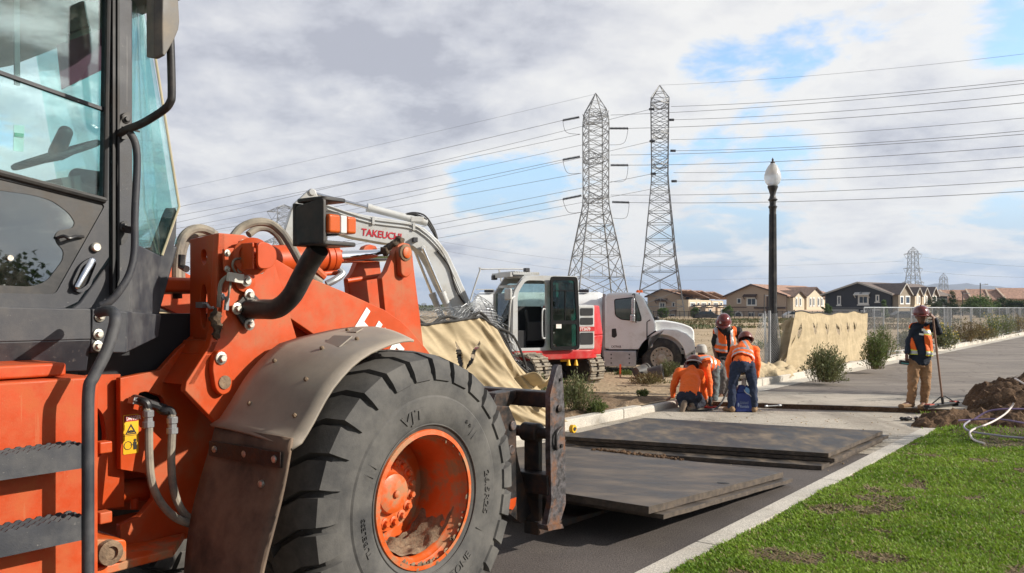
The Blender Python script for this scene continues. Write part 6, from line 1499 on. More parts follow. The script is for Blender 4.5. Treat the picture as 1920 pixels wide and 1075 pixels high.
pylon('power_pylon', 'distant lattice pylon with three wide arms rising behind the dark house', 1712, 560, 463, ((460, 12), (500, 14), (602, 34)), ((477, 4, .8), (504, 4, .8), (530, 4, .8)), radians(4), sm, .22, False)
pylon('power_pylon', 'small distant lattice pylon above the red roofs', 1769, 900, 512, ((505, 7), (602, 20)), ((524, 2.4, .8), (535, 2.4, .8), (548, 2.4, .8)), radians(4), [602, 575, 560, 548, 538, 528, 520], .26, False)
pylon('power_pylon', 'far lattice pylon half hidden behind the loader hoses', 533, 420, 384, ((380, 22), (420, 26), (602, 80)), ((398, 5, 2), (425, 5, 2), (455, 5, 2)), radians(15), [602, 560, 520, 480, 455, 440, 425, 412, 400, 390], .30, False)
pylon('power_pylon', 'tiny hazy pylon on the horizon beside the excavator boom', 795, 1500, 568, ((560, 4), (602, 8)), ((571, 3, 2), (574, 3, 2)), 0, [602, 590, 580, 574, 571], .5, False)
# insulator strings and jumper loops of the first pylon
ins = []
def string(parent, a, c, r=.25):
    o_ = V(parent.location); inv = Matrix.Rotation(-parent.rotation_euler.z, 3, 'Z')
    a, c = inv @ (V(a)-o_), inv @ (V(c)-o_); b = MB(); n = 14; d = (c-a).normalized(); L = (c-a).length; pf = []
    for i in range(n): h = L*i/n; pf += [(r, h), (r, h+L/n*.55), (r*.45, h+L/n*.6), (r*.45, h+L/n*.98)]
    b.lathe(pf, a, d, 8); b.build('insulator', mt['insul'], parent)
def loop(parent, a, m_, c, r=.05):
    o_ = V(parent.location); inv = Matrix.Rotation(-parent.rotation_euler.z, 3, 'Z'); b = MB(); b.tube(crom([inv @ (V(p)-o_) for p in (a, m_, c)], 8), r, 5); b.build('jumper', mt['wire'], parent)
for (xa, ya, xb, yb_, l, e_) in ((1086, 220, 1055, 226, (1062, 248), (1088, 252)), (1087, 294, 1055, 300, (1064, 324), (1090, 325)), (1090, 367, 1055, 374, (1066, 398), (1092, 398))):
    string(T1, AT(xa, ya, 168), AT(xb, yb_, 168)); loop(T1, AT(xb, yb_, 168), AT(*l, 168), AT(*e_, 169))
for (xa, ya, xb, yb_, l, e_) in ((1143, 241, 1178, 241, (1170, 268), (1143, 272)), (1145, 310, 1178, 310, (1172, 338), (1145, 341)), (1148, 379, 1180, 380, (1174, 408), (1147, 409))):
    string(T1, AT(xa, ya, 173), AT(xb, yb_, 173)); loop(T1, AT(xb, yb_, 173), AT(*l, 173), AT(*e_, 172))
for (x, y) in ((1221, 205), (1258, 225), (1222, 265), (1261, 283), (1224, 326), (1263, 340)): string(T2, AT(x-4, y, 188), AT(x+6, y, 188), .28)
# ================================================================== WIRES
WG = 'overhead power line wires'
def wire(p, q, sag, r, nm=None):
    n = 24; mid = (p+q)/2; b = MB(mid); b.tube([p.lerp(q, i/n)-V((0, 0, 4*sag*(i/n)*(1-i/n))) for i in range(n+1)], r*.78, 4)
    tag(b.build('power_wire', mt['wire'], loc=mid, recalc=False), 'thin dark overhead wire strung between pylons across the cloudy sky', 'power wire', WG)
Lw = [((1115, 177), 346, .03), ((1055, 226), 380, .055), ((1088, 252), 396, .05), ((1220, 205), 409, .05), ((1092, 272), 420, .045), ((1055, 300), 436, .055), ((1090, 325), 447, .05), ((1222, 265), 455, .045), ((1055, 374), 500, .055), ((1092, 398), 520, .05), ((1224, 326), 488, .05), ((1236, 352), 508, .045)]
for (x, y), yl, r in Lw:
    k = (yl-y)/(336-x); wire(AT(x, y, 170), AT(-60, yl+k*(-60-336), 262), 1.1, r)
Rw = [((1237, 160), 95, .03), ((1258, 200), 144, .05), ((1145, 216), 151, .05), ((1258, 225), 171, .05), ((1178, 241), 187, .055), ((1258, 262), 215, .045), ((1261, 283), 239, .05), ((1145, 291), 246, .05), ((1178, 310), 268, .055), ((1263, 324), 288, .045), ((1263, 340), 307, .05), ((1145, 366), 333, .05), ((1180, 380), 353, .055)]
for (x, y), yr, r in Rw:
    k = (yr-y)/(1920-x); wire(AT(x, y, 172), AT(2120, yr+k*200, 118), .9, r)
for (x0, y0, x1, y1, Y0, Y1) in ((1694, 490, 1180, 500, 560, 700), (1694, 512, 1150, 526, 560, 700), (1728, 482, 2000, 502, 560, 450), (1728, 508, 2000, 520, 560, 450), (525, 398, 330, 428, 420, 300), (525, 410, 330, 440, 420, 300), (820, 452, 1200, 500, 420, 500), (820, 468, 1200, 520, 420, 500), (555, 400, 640, 392, 420, 400)):
    wire(AT(x0, y0, Y0), AT(x1, y1, Y1), 1.5, .06)
# ================================================================== HOUSES
tanw = M('tan_stucco', (.44, .335, .25), .9, var=.06); crw = M('cream_stucco', (.60, .50, .37), .9, var=.05); drk = M('charcoal_siding', (.032, .034, .042), .8, var=.1); lgt = M('pale_stucco', (.42, .40, .37), .9, var=.05)
rfb = M('brown_roof_tiles', (.23, .15, .115), .9, var=.35, sc=2.5); rfr = M('terracotta_roof_tiles', (.36, .215, .155), .9, var=.35, sc=2.5); rfg = M('grey_brown_shingles', (.16, .125, .11), .9, var=.2, sc=2.5)
wtrim = M('white_trim', (.72, .70, .66), .7); wpane = M('window_pane', (.03, .05, .075), .12, var=.1); pnk = M('pinkish_stucco', (.52, .40, .30), .9, var=.05)
fas = M('dark_fascia', (.06, .035, .028), .8)
class House:
    def __init__(s, name, label, pa, Ya, pb, Yb, base=598):
        a, c = AT(pa, base, Ya), AT(pb, base, Yb); a.z = c.z = -.35; s.Wd = (c-a).length; ang = atan2(c.y-a.y, c.x-a.x)
        s.t = thing(name, label, 'house', a, ang); s.pa, s.pb, s.Ya, s.Yb, s.base, s.a = pa, pb, Ya, Yb, base, a
        s.d = V((cos(ang), sin(ang))); s.n = V((-sin(ang), cos(ang)))
    def x(s, px): k = (px-960)/F; return (k*s.a.y-s.a.x)/(s.d.x-k*s.d.y)
    def z(s, py, x): return H-(py-HY)/F*(s.a.y+s.d.y*x) + .35
    def ys(s, px, x0): # depth along the right flank seen at this column
        k = (px-960)/F; X, Y = s.a.x+s.d.x*x0, s.a.y+s.d.y*x0; return (k*Y-X)/(s.n.x-k*s.n.y)
    def gable(s, x0, x1, ze, zr, y0, y1, wm, rm, xr=None, oh=.5, name='wall', roofthick=.22):
        xr = (x0+x1)/2 if xr is None else xr
        b = MB(); b.prism([(x0, 0), (x1, 0), (x1, ze), (xr, zr), (x0, ze)], y0, y1); w_ = b.build(name, wm, s.t)
        b = MB(); k0 = (zr-ze)/(xr-x0); k1 = (zr-ze)/(x1-xr)
        b.prism([(x0-oh, ze-k0*oh), (xr, zr), (x1+oh, ze-k1*oh), (x1+oh, ze-k1*oh+roofthick), (xr, zr+roofthick), (x0-oh, ze-k0*oh+roofthick)], y0-oh, y1+oh); b.build('roof', rm, s.t, smooth=False)
        b = MB(); b.prism([(x0-oh, ze-k0*oh-.05), (xr, zr-.05), (x1+oh, ze-k1*oh-.05), (x1+oh, ze-k1*oh+roofthick+.03), (xr, zr+roofthick+.03), (x0-oh, ze-k0*oh+roofthick+.03)], y0-oh-.06, y0-oh-.005); b.build('fascia', s.fm, s.t, smooth=False)
    fm = fas
    def xgable(s, y0, y1, ze, zr, xi, xo, wm, rm, oh=.4, rt=.2):   # a gable facing out of the right flank
        yr = (y0+y1)/2; b = MB(); b.prism([(y0, 0), (y1, 0), (y1, ze), (yr, zr), (y0, ze)], xi, xo, ax='x'); b.build('bay', wm, s.t)
        k = (zr-ze)/(yr-y0); b = MB(); b.prism([(y0-oh, ze-k*oh), (yr, zr), (y1+oh, ze-k*oh), (y1+oh, ze-k*oh+rt), (yr, zr+rt), (y0-oh, ze-k*oh+rt)], xi-4, xo+oh, ax='x'); b.build('roof', rm, s.t, smooth=False)
        b = MB(); b.prism([(y0-oh, ze-k*oh-.05), (yr, zr-.05), (y1+oh, ze-k*oh-.05), (y1+oh, ze-k*oh+rt), (yr, zr+rt), (y0-oh, ze-k*oh+rt)], xo+oh+.005, xo+oh+.06, ax='x'); b.build('fascia', s.fm, s.t, smooth=False)
    def win(s, x0, x1, z0, z1, y=0, panes=1, flank=False, fw=.16, arch=False, sill=False):
        b = MB(); f = MB()
        o_ = [(x0, z0), (x1, z0), (x1, z1), (x0, z1)]
        if arch: r = (x1-x0)/2; o_ = [(x0, z0), (x1, z0)] + [((x0+x1)/2+r*cos(a), z1-r+r*sin(a)) for a in [pi*i/10 for i in range(11)]]
        cx, cz = (x0+x1)/2, (z0+z1)/2
        i_ = [(cx+(x-cx)*(1-2*fw/(x1-x0)), cz+(z-cz)*(1-2*fw/(z1-z0))) for x, z in o_]
        if flank: f.prism(o_, y, y+.10, ax='x', holes=(i_,)); b.prism(i_, y, y+.04, ax='x')
        else: f.prism(o_, y-.10, y, holes=(i_,)); b.prism(i_, y-.04, y)
        for k in range(1, panes):
            xx = x0+(x1-x0)*k/panes
            if flank: f.box((y+.05, xx, cz), (.08, .1, z1-z0-fw))
            else: f.box((xx, y-.05, cz), (.1, .08, z1-z0-fw))
        if sill:
            if not flank: f.box((cx, y-.1, z0-.12), (x1-x0+.3, .2, .2))
        fr_ = f.build('window', wtrim, s.t, smooth=False); b.build('pane', wpane, fr_, smooth=False)
    def awning(s, x0, x1, z, m, y=0, dpt=.7):
        b = MB(); b.prism([(y, z+.45), (y-dpt, z), (y-dpt, z+.12), (y, z+.6)], x0, x1, ax='x')
        for x in (x0+.15, x1-.15): b.bar((x, y-.05, z-.5), (x, y-dpt+.1, z+.05), .12, .12)
        b.build('awning', m, s.t, smooth=False)
    def belt(s, x0, x1, z0, z1, m, y=0, d=.12, name='base_course'):
        b = MB(); b.box(((x0+x1)/2, y-d/2, (z0+z1)/2), (x1-x0, d, z1-z0)); b.build(name, m, s.t, smooth=False)
# tan gabled house in the middle
h = House('house', 'large tan gabled house with arched window, directly left of the lamp post', 1362, 188, 1474, 178)
h.t['label'] = 'large tan gabled house with a dark arched opening, behind the lamp post'
X, Z = h.x, h.z; ze = Z(555, h.Wd/2); zr = Z(534.5, h.Wd/2)
h.gable(0, h.Wd, ze, zr, 0, 24, tanw, rfr, X(1410), oh=.6)
Wd = h.Wd
h.win(X(1382), X(1390), Z(569.5, Wd*.2), Z(559.5, Wd*.2), sill=False); h.win(X(1400), X(1419), Z(574, Wd*.5), Z(558, Wd*.5), panes=2, fw=.3); h.awning(X(1395), X(1420), Z(557, Wd*.5), fas, -.05)
h.win(X(1376), X(1393), Z(597, Wd*.2), Z(583, Wd*.2), arch=True, fw=.35); h.win(X(1403), X(1415), Z(595, Wd*.45), Z(586, Wd*.45), panes=2); h.win(X(1422), X(1431), Z(596, Wd*.6), Z(588, Wd*.6))
h.belt(X(1370), X(1400), Z(577, Wd*.2), Z(575.5, Wd*.2), fas); h.belt(X(1415), X(1474), Z(579, Wd*.7), Z(576, Wd*.7), fas, 0, .4); h.belt(X(1438), X(1440), Z(597, Wd*.8), Z(556, Wd*.8), fas, 0, .2, 'downpipe')
y = lambda px: h.ys(px, h.Wd)
zb = lambda py, px: H-(py-HY)/F*(h.a.y+h.d.y*h.Wd+h.n.y*y(px))+.35
b = MB(); b.box((h.Wd-3, (y(1476)+y(1545))/2, zb(558, 1510)/2), (6.6, y(1545)-y(1476), zb(558, 1510))); b.build('wing', crw, h.t)
b = MB(); b.prism([(h.Wd-6, zb(541, 1510)), (h.Wd+.8, zb(559, 1510)), (h.Wd+.8, zb(557, 1510)), (h.Wd-6, zb(539, 1510))], y(1474), y(1548)); b.build('roof', rfb, h.t, smooth=False)
h.xgable(y(1477), y(1498), zb(557, 1487), zb(546, 1487), h.Wd-2, h.Wd+1.2, crw, rfb); h.xgable(y(1504), y(1535), zb(555, 1520), zb(540, 1520), h.Wd-2, h.Wd+1.0, crw, rfb)
for a, c in ((1481, 1485), (1488, 1492), (1500, 1503), (1509, 1513), (1515, 1519), (1524, 1528), (1530, 1534), (1539, 1541)):
    h.win(y(a), y(c), zb(575, a), zb(558, a), h.Wd+(1.2 if a < 1495 else .31 if a in (1500, 1539) else 1.0), flank=True, fw=.25)
b = MB(); b.box((h.Wd+.8, (y(1478)+y(1545))/2, zb(581, 1510)/2), (1.4, y(1545)-y(1478), zb(581, 1510))); b.build('porch', pnk, h.t)
# smaller tan house behind the second pylon and its row
h = House('house', 'small tan gabled house behind the slimmer pylon legs', 1214, 196, 1284, 190)
X, Z = h.x, h.z; Wd = h.Wd
h.gable(0, Wd, Z(556, Wd/2), Z(543.5, Wd/2), 0, 12, tanw, rfr, X(1242), oh=.5)
h.win(X(1236), X(1248), Z(578.5, Wd*.4), Z(567, Wd*.4), panes=2, fw=.25); h.awning(X(1230), X(1252), Z(565, Wd*.4), fas, -.05); h.win(X(1260), X(1266), Z(576, Wd*.7), Z(567, Wd*.7)); h.belt(X(1248), X(1277), Z(583, Wd*.7), Z(582, Wd*.7), fas); h.win(X(1256), X(1266), Z(596, Wd*.7), Z(589, Wd*.7))
y = lambda px: h.ys(px, h.Wd)
zb = lambda py, px: H-(py-HY)/F*(h.a.y+h.d.y*h.Wd+h.n.y*min(60, y(px)))+.35
b = MB(); b.box((Wd+.05, 6, 2.4), (.5, 11, 4.8)); b.build('side_wall', drk, h.t); h.win(1.5, 5, 2.8, 4.4, Wd+.31, 2, True); h.win(1.5, 5, .6, 2.0, Wd+.31, 1, True)
rows = (('terraced house with cream bays right behind the slimmer pylon', 1291, 186, 1314, 189.5, 545, 562), ('second cream terraced house along the row', 1312, 194, 1334, 197.5, 546.5, 563), ('third cream terraced house, next to the large tan house', 1335, 202, 1356, 205.5, 548.5, 564))
for k, (lb, pa, Ya, pb, Yb, yr_, ye_) in enumerate(rows):
    q = House('house', lb, pa, Ya, pb, Yb); X, Z = q.x, q.z; Wd = q.Wd
    b = MB(); b.prism([(0, 0), (Wd, 0), (Wd, Z(ye_, Wd)), (0, Z(ye_, 0))], 0, 3); b.build('wall', crw, q.t)
    b = MB(); b.prism([(-1.6, Z(yr_+2, 0)), (-.6, Z(yr_, 0)), (Wd+2.2, Z(ye_-2, Wd)), (Wd+2.2, Z(ye_-3.4, Wd)), (-.6, Z(yr_-1.6, 0)), (-1.8, Z(yr_+.6, 0))], -.9, 3.4); b.build('roof', rfr, q.t, smooth=False)
    b = MB(); b.prism([(-1.6, Z(yr_+2.4, 0)), (-.6, Z(yr_+.6, 0)), (Wd+2.2, Z(ye_-1.4, Wd)), (Wd+2.2, Z(ye_-2.4, Wd)), (-.6, Z(yr_-.6, 0)), (-1.6, Z(yr_+1.4, 0))], -1.0, -.91); b.build('fascia', fas, q.t, smooth=False)
    q.win(Wd*.1, Wd*.52, Z(578, 0), Z(567, 0), panes=3, fw=.2); q.win(Wd*.68, Wd*.9, Z(573, 0), Z(567, 0)); q.belt(Wd*.1, Wd*.95, .1, 2.4, pnk, 0, 1.2, 'porch'); q.belt(Wd*.15, Wd*.8, 2.6, 2.9, fas, -.6, 1.4, 'canopy'); q.win(Wd*.35, Wd*.6, .3, 2.0, -1.21)
# charcoal house with white trim
House.fm = lgt
h = House('house', 'charcoal gabled house with white window trim behind the tan screen', 1547, 172, 1670, 162, 594)
X, Z = h.x, h.z; Wd = h.Wd
h.gable(0, Wd, Z(552, Wd/2), Z(531, Wd/2), 0, 26, drk, rfg, X(1611), oh=.7, roofthick=.25)
h.belt(X(1556), X(1610), 0, Z(580, Wd*.3), lgt, 0, .15, 'garage_wall'); h.belt(X(1550), X(1665), Z(579.5, Wd*.5), Z(576, Wd*.5), M('grey_band', (.12, .12, .12), .8), 0, .25)
h.win(X(1570), X(1577), Z(572, Wd*.2), Z(555, Wd*.2), fw=.22, sill=True); h.win(X(1609), X(1629), Z(571, Wd*.55), Z(554, Wd*.55), panes=2, fw=.3, sill=True); h.awning(X(1603), X(1632), Z(554, Wd*.55), wtrim, -.05); h.win(X(1642), X(1649), Z(566, Wd*.8), Z(553, Wd*.8), fw=.22, sill=True)
h.win(X(1614), X(1625), Z(592, Wd*.6), Z(582, Wd*.6), fw=.25); h.win(X(1636), X(1655), Z(596, Wd*.8), Z(580, Wd*.8), fw=.25)
b = MB(); b.lathe([(.12, 0), (.2, .1), (.25, .35), (.1, .4)], (X(1616), -.35, Z(548, Wd*.5)), (0, -.4, -1), 12); b.build('wall_lamp', mt['galv'], h.t)
y = lambda px: h.ys(px, h.Wd)
zb = lambda py, px: H-(py-HY)/F*(h.a.y+h.d.y*h.Wd+h.n.y*y(px))+.35
for (a, c, yr_, ye_, m_) in ((1672, 1694, 533, 551, M('olive_siding', (.24, .20, .15), .85)), (1703, 1713, 541, 552, crw), (1717, 1727, 541, 553, crw), (1733, 1744, 540, 553, M('taupe_siding', (.25, .21, .17), .85))):
    h.xgable(y(a), y(c), zb(ye_, a), zb(yr_, (a+c)/2), h.Wd-2.5, h.Wd+1.3, m_, rfg)
    h.win(y(a+2), y(a+.4*(c-a)), zb(571, a), zb(555, a), h.Wd+1.3, 1, True, .25); h.win(y(a+.55*(c-a)), y(c-1), zb(571, c), zb(555, c), h.Wd+1.3, 1, True, .25)
h.win(.25, 1.25, Z(568, Wd), Z(553, Wd), 0, 1) if 0 else None
b = MB(); b.box((h.Wd+.02, (y(1672)+y(1744))/2, zb(556, 1705)/2), (.4, y(1744)-y(1672), zb(556, 1705))); b.build('side_wall', drk, h.t)
b = MB(); b.box((h.Wd+.9, (y(1697)+y(1744))/2, 1.4), (1.8, y(1744)-y(1697), 2.6)); b.build('porch', crw, h.t)
House.fm = fas
# terracotta roofed row at the far side
k = 0
for (pa, pb, yr_, ye_, lb) in ((1740, 1776, 545.5, 561, 'cream row house with terracotta roof just past the charcoal house'), (1776, 1823, 545, 562, 'row house with terracotta roof and dark square window behind the conifer'), (1823, 1858, 543.5, 560, 'row house with terracotta roof behind the wide round tree'), (1858, 1886, 544, 561, 'row house with terracotta roof left of the last one'), (1886, 1960, 541.5, 559, 'last terracotta roofed row house at the photo edge')):
    q = House('house', lb, pa, 205-k, pb, 205-k-1.0, 600); X, Z = q.x, q.z; Wd = q.Wd; ze = Z(ye_, 0); zr = Z(yr_, 0); k += 1.5
    b = MB(); b.prism([(0, 0), (9, 0), (9, ze), (4.5, zr), (0, ze)], 0, Wd, ax='x'); b.build('wall', crw if k != 4.5 else pnk, q.t)
    b = MB(); kk = (zr-ze)/4.5; b.prism([(-.8, ze-kk*.8), (4.5, zr), (9.8, ze-kk*.8), (9.8, ze-kk*.8+.25), (4.5, zr+.25), (-.8, ze-kk*.8+.25)], -.15, Wd+.15, ax='x'); b.build('roof', rfr, q.t, smooth=False)
    b = MB(); b.prism([(-.86, ze-kk*.8-.1), (4.5, zr+.22), (4.5, zr+.36), (-.86, ze-kk*.8+.3)], -.5, -.15, ax='x'); b.build('verge', pnk, q.t, smooth=False)
    q.win(Wd*.62, Wd*.8, ze-2.9, ze-1.2, 0, 1); q.win(Wd*.2, Wd*.35, ze-2.9, ze-1.2, 0, 1)
q.t['label'] = 'last terracotta roofed row house, beyond the end of the fence'
# thin dark boundary railing before the houses, and street poles
t = thing('boundary_railing', 'low dark metal railing running in front of the tan houses', 'railing', AT(1420, 600, 140))
b = MB(V(t.location)); A_, B_ = AT(1225, 602, 150), AT(1640, 602, 135); A_.z = B_.z = -.3; n = 46
for i in range(n+1): p = A_.lerp(B_, i/n); b.box(p+V((0, 0, .8)), (.10, .06, 1.6))
for z in (.15, 1.5): b.bar(A_+V((0, 0, z)), B_+V((0, 0, z)), .06, .06)
for i in range(n*5): p = A_.lerp(B_, i/(n*5)); b.box(p+V((0, 0, .8)), (.035, .03, 1.5))
b.build('rails', mt['black'], t, smooth=False, recalc=False)
def pole(px, ybot, ytop, Y, lb, arm=True):
    p = AT(px, ybot, Y); p.z = -.3; t = thing('street_pole', lb, 'street pole', p); hgt = H-(ytop-HY)/F*Y+.3
    b = MB(); b.tube([(0, 0, 0), (0, 0, hgt)], [.14, .09], 8); b.build('pole', mt['black'], t)
    b = MB(); b.tube([(0, 0, hgt-.4), (1.1 if arm else .5, 0, hgt-.2)], .05, 6); b.box((1.2 if arm else .5, 0, hgt-.25), (.6, .3, .16)); b.build('lamp_head', mt['galv'], t)
pole(1838, 590, 531, 170, 'dark street pole rising in front of the terracotta roofs'); pole(1805, 590, 548, 180, 'thin street pole beside the conifer', True); pole(1433, 597, 552, 170, 'thin lamp pole in front of the large tan house', False)
# parked car and bin shapes behind the fence, seen through the wire
def car(px, py, Y, lb, col):
    p = AT(px, py, Y); p.z = -.2; t = thing('parked_car', lb, 'car', p, .1); m = M('car_'+lb[:6], col, .3)
    b = MB(); b.prism(rnd([(-2.2, .3), (2.2, .3), (2.25, .75), (1.3, .9), (.7, 1.42), (-1.2, 1.45), (-2.0, .95), (-2.25, .8)], .12), -.85, .85); b.build('body', m, t, bev=.06)
    b = MB(); b.prism([(1.15, .92), (.65, 1.36), (-1.1, 1.38), (-1.75, .95)], -.87, .87); b.build('windows', wpane, t)
    for x in (-1.35, 1.35):
        for s_ in (-1, 1): b = MB(); b.lathe([(.3, -.1), (.33, 0), (.3, .1)], (x, .8*s_, .33), (0, 1, 0), 18); b.build('wheel', mt['rubber'], t)
car(1695, 590, 150, 'dark parked car behind the fence near the charcoal house', (.05, .055, .06)); car(1493, 597, 145, 'pale parked car in front of the cream gables', (.6, .58, .56)); car(1712, 590, 152, 'grey-green parked car behind the broom man', (.14, .18, .16)); car(1325, 597, 150, 'dark parked car before the cream terraced houses', (.03, .03, .035))
# ================================================================== TREES
bark = M('bark', (.10, .07, .05), .9)
def tree(lb, px, py, Y, rw, hgt, seed, kind='round', m=None, base=-.3):
    rr = random.Random(seed); p = AT(px, py, Y); p.z = base; t = thing('tree', lb, 'tree', p)
    b = MB(); b.tube([(0, 0, 0), (.05*hgt*.2, 0, hgt*.3), (0, 0, hgt*.8)], [hgt*.028, hgt*.02, hgt*.006], 8)
    for i in range(9):
        a = rr.random()*6.28; z = hgt*(.3+.4*rr.random()); b.tube([(0, 0, z), (cos(a)*rw*.4, sin(a)*rw*.4, z+hgt*.12), (cos(a)*rw*.75, sin(a)*rw*.75, z+hgt*.2)], [hgt*.012, hgt*.008, hgt*.003], 5)
    b.build('trunk', bark, t)
    P, D, S = [], [], []; L = max(.16, rw*.10)
    cl = []
    for i in range(34):
        if kind == 'cone': z = .16+.84*rr.random(); r = rw*(1.05-z)*rr.random()**.4; zz_ = z*hgt
        else: f = rr.random()*2-1; r = rw*sqrt(max(0, 1-f*f))*rr.random()**.4*.85; zz_ = hgt*(.58+.36*f)
        a = rr.random()*6.28; cl.append((V((cos(a)*r, sin(a)*r, zz_)), rw*(.16+.22*rr.random())))
    for c, r in cl:
        for k in range(120):
            d = V((rr.gauss(0, 1), rr.gauss(0, 1), rr.gauss(0, .8))); q = c + d.normalized()*r*rr.random()**.4
            dd = V((rr.gauss(0, 1), rr.gauss(0, 1), rr.gauss(-.2, .7))).normalized()*L; P.append(q); D.append(dd); S.append(dd.cross(V((rr.gauss(0, 1), rr.gauss(0, 1), rr.gauss(0, 1)))).normalized()*L*.3)
    quadcloud('crown', P, D, S, None, m or tgr, t); return t
tgr = leafmat('tree_leaf', (.030, .055, .018), (.06, .09, .025), .35, .3); tgl = leafmat('bright_leaf', (.07, .12, .025), (.11, .17, .04), .5, .35)
for i, (lb, px, Y, rw, hgt, kind, m) in enumerate((
    ('dark round tree at the end of the charcoal house', 1752, 150, 1.6, 4.2, 'round', tgr), ('bushy tree between the charcoal house and the conifer', 1765, 152, 1.7, 3.8, 'round', tgr), ('pointed conifer in front of the terracotta roofs', 1785, 150, 1.5, 5.0, 'cone', tgr),
    ('wide round tree below the dark street pole', 1838, 150, 3.0, 3.9, 'round', tgl), ('dark tree right of the wide round tree', 1880, 152, 2.0, 4.0, 'round', tgr), ('low broad tree before the last row house', 1908, 150, 2.4, 3.4, 'round', tgr), ('dark tree beyond the end of the fence', 1940, 148, 2.4, 4.0, 'round', tgr),
    ('young bright tree in front of the charcoal house', 1657, 140, .9, 3.3, 'cone', tgl), ('young tree at the gap between cream gables and charcoal house', 1550, 140, .9, 2.9, 'round', tgl), ('small tree in front of the tan house behind the slimmer pylon', 1243, 150, 1.0, 2.3, 'round', tgl), ('small tree right of the slimmer pylon legs', 1302, 150, 1.0, 2.2, 'round', tgl), ('small tree at the corner of the large tan house', 1366, 150, 1.1, 2.5, 'round', tgl))):
    tree(lb, px, 597, Y, rw, hgt, 100+i, kind, m)
def tree_at(lb, x, y, rw, hgt, seed):
    t = tree(lb, 960, 597, 100, rw, hgt, seed); t.location = (x, y, 0); return t
tree_at('leafy street tree across the lawn, mirrored in the cab glass', 27.0, -5.0, 2.6, 3.3, 201); tree_at('lower leafy street tree across the lawn, mirrored in the cab glass', 31.0, -11.5, 3.0, 3.6, 202)
def sparse(lb, x, y, rw, hgt, seed):
    rr = random.Random(seed); t = thing('tree', lb, 'tree', (x, y, 0)); b = MB(); b.tube([(0, 0, 0), (.05, .03, hgt*.4), (.1, 0, hgt*.95)], [.09, .07, .015], 8); P, D, S = [], [], []
    for i in range(16):
        a = rr.random()*6.28; z = hgt*(.42+.5*rr.random()); q = V((cos(a)*rw*(.4+.6*rr.random()), sin(a)*rw*(.4+.6*rr.random()), z+hgt*.12)); b.tube([(.05, 0, z), V((.05, 0, z)).lerp(q, .5)+V((0, 0, .1)), q], [.03, .02, .006], 5)
        for k in range(70):
            c = V((.05, 0, z)).lerp(q, .35+.7*rr.random())+V((rr.gauss(0, .16), rr.gauss(0, .16), rr.gauss(0, .14))); d = V((rr.gauss(0, 1), rr.gauss(0, 1), rr.gauss(0, 1))).normalized()*.11; P.append(c); D.append(d); S.append(d.cross(V((rr.gauss(0, 1), rr.gauss(0, 1), rr.gauss(0, 1)))).normalized()*.035)
    b.build('trunk', bark, t); quadcloud('crown', P, D, S, None, tgl, t); return t
sparse('young thin street tree on the lawn verge, dappling the raised road', 16.5, 15.4, 1.5, 6.6, 301); sparse('young thin street tree on the lawn verge, dappling the steel plates', 13.5, 10.4, 1.4, 6.2, 302)
# ================================================================== FAR HILLS
# the air itself: far things fade to blue
b = MB(); b.box((0, 1700, 85), (12000, 9200, 196)); hzm = bpy.data.materials.new('haze_air'); hzm.use_nodes = True; ht_n = hzm.node_tree; ht_n.nodes.clear()
pvn = ht_n.nodes.new('ShaderNodeVolumePrincipled'); pvn.inputs['Color'].default_value = (.62, .74, .95, 1); pvn.inputs['Density'].default_value = .00015; pvn.inputs['Anisotropy'].default_value = .2
on_ = ht_n.nodes.new('ShaderNodeOutputMaterial'); ht_n.links.new(pvn.outputs[0], on_.inputs['Volume']); tag(b.build('haze', hzm), kind='stuff')
hm = M('hill_scrub', (.085, .075, .06), .95, var=.2, sc=.002)
def hills(Y, tab, seed):
    b = MB(); n = 160; dep = Y*.22
    x0, x1 = tab[0][0], tab[-1][0]
    def f(s, t):
        px = x0+(x1-x0)*s; top = lerp_tab(tab, px) ; hgt = max(0, (HY-top)/F*Y+H); hgt *= (1+.14*mn.noise(V((px*.02, seed, 1)))+.07*mn.noise(V((px*.07, seed, 2))))
        yy = Y+dep*(t-.0); z = hgt*sin(pi*.5*min(1, t*1.25))*(1 if t < .8 else 1-(t-.8)*2) - 5*(1-t) + hgt*.10*mn.noise(V((px*.05, t*5, seed)))
        return V(((px-960)/F*Y, yy, z))
    b.grid(f, n, 10); tag(b.build('hills', hm, recalc=False, ang=60), kind='structure')
hills(4400, ((-400, 570), (300, 568), (700, 573), (840, 570), (872, 562), (892, 557), (910, 559), (940, 568), (1050, 574), (1300, 572), (1500, 566), (1700, 556), (1770, 538), (1830, 529), (1890, 524), (1960, 527), (2400, 545)), 3)
# low dusty treeline on the plain
P, D, S = [], [], []
for i in range(16000):
    px = -100+1080*rg.random(); Y = 420+260*rg.random(); X = (px-960)/F*Y
    hgt = 5.5*(.35+.65*max(0, mn.noise(V((px*.018, 0, 2)))+.45)); z = hgt*rg.random()
    P.append((X, Y, z)); a = rg.random()*6.28; D.append((cos(a)*.8, sin(a)*.8, .9)); S.append((.5*sin(a), .3, .1))
tag(quadcloud('distant_treeline', P, D, S, None, leafmat('far_leaf', (.05, .07, .035), (.09, .10, .05), .02, .1)), kind='stuff')
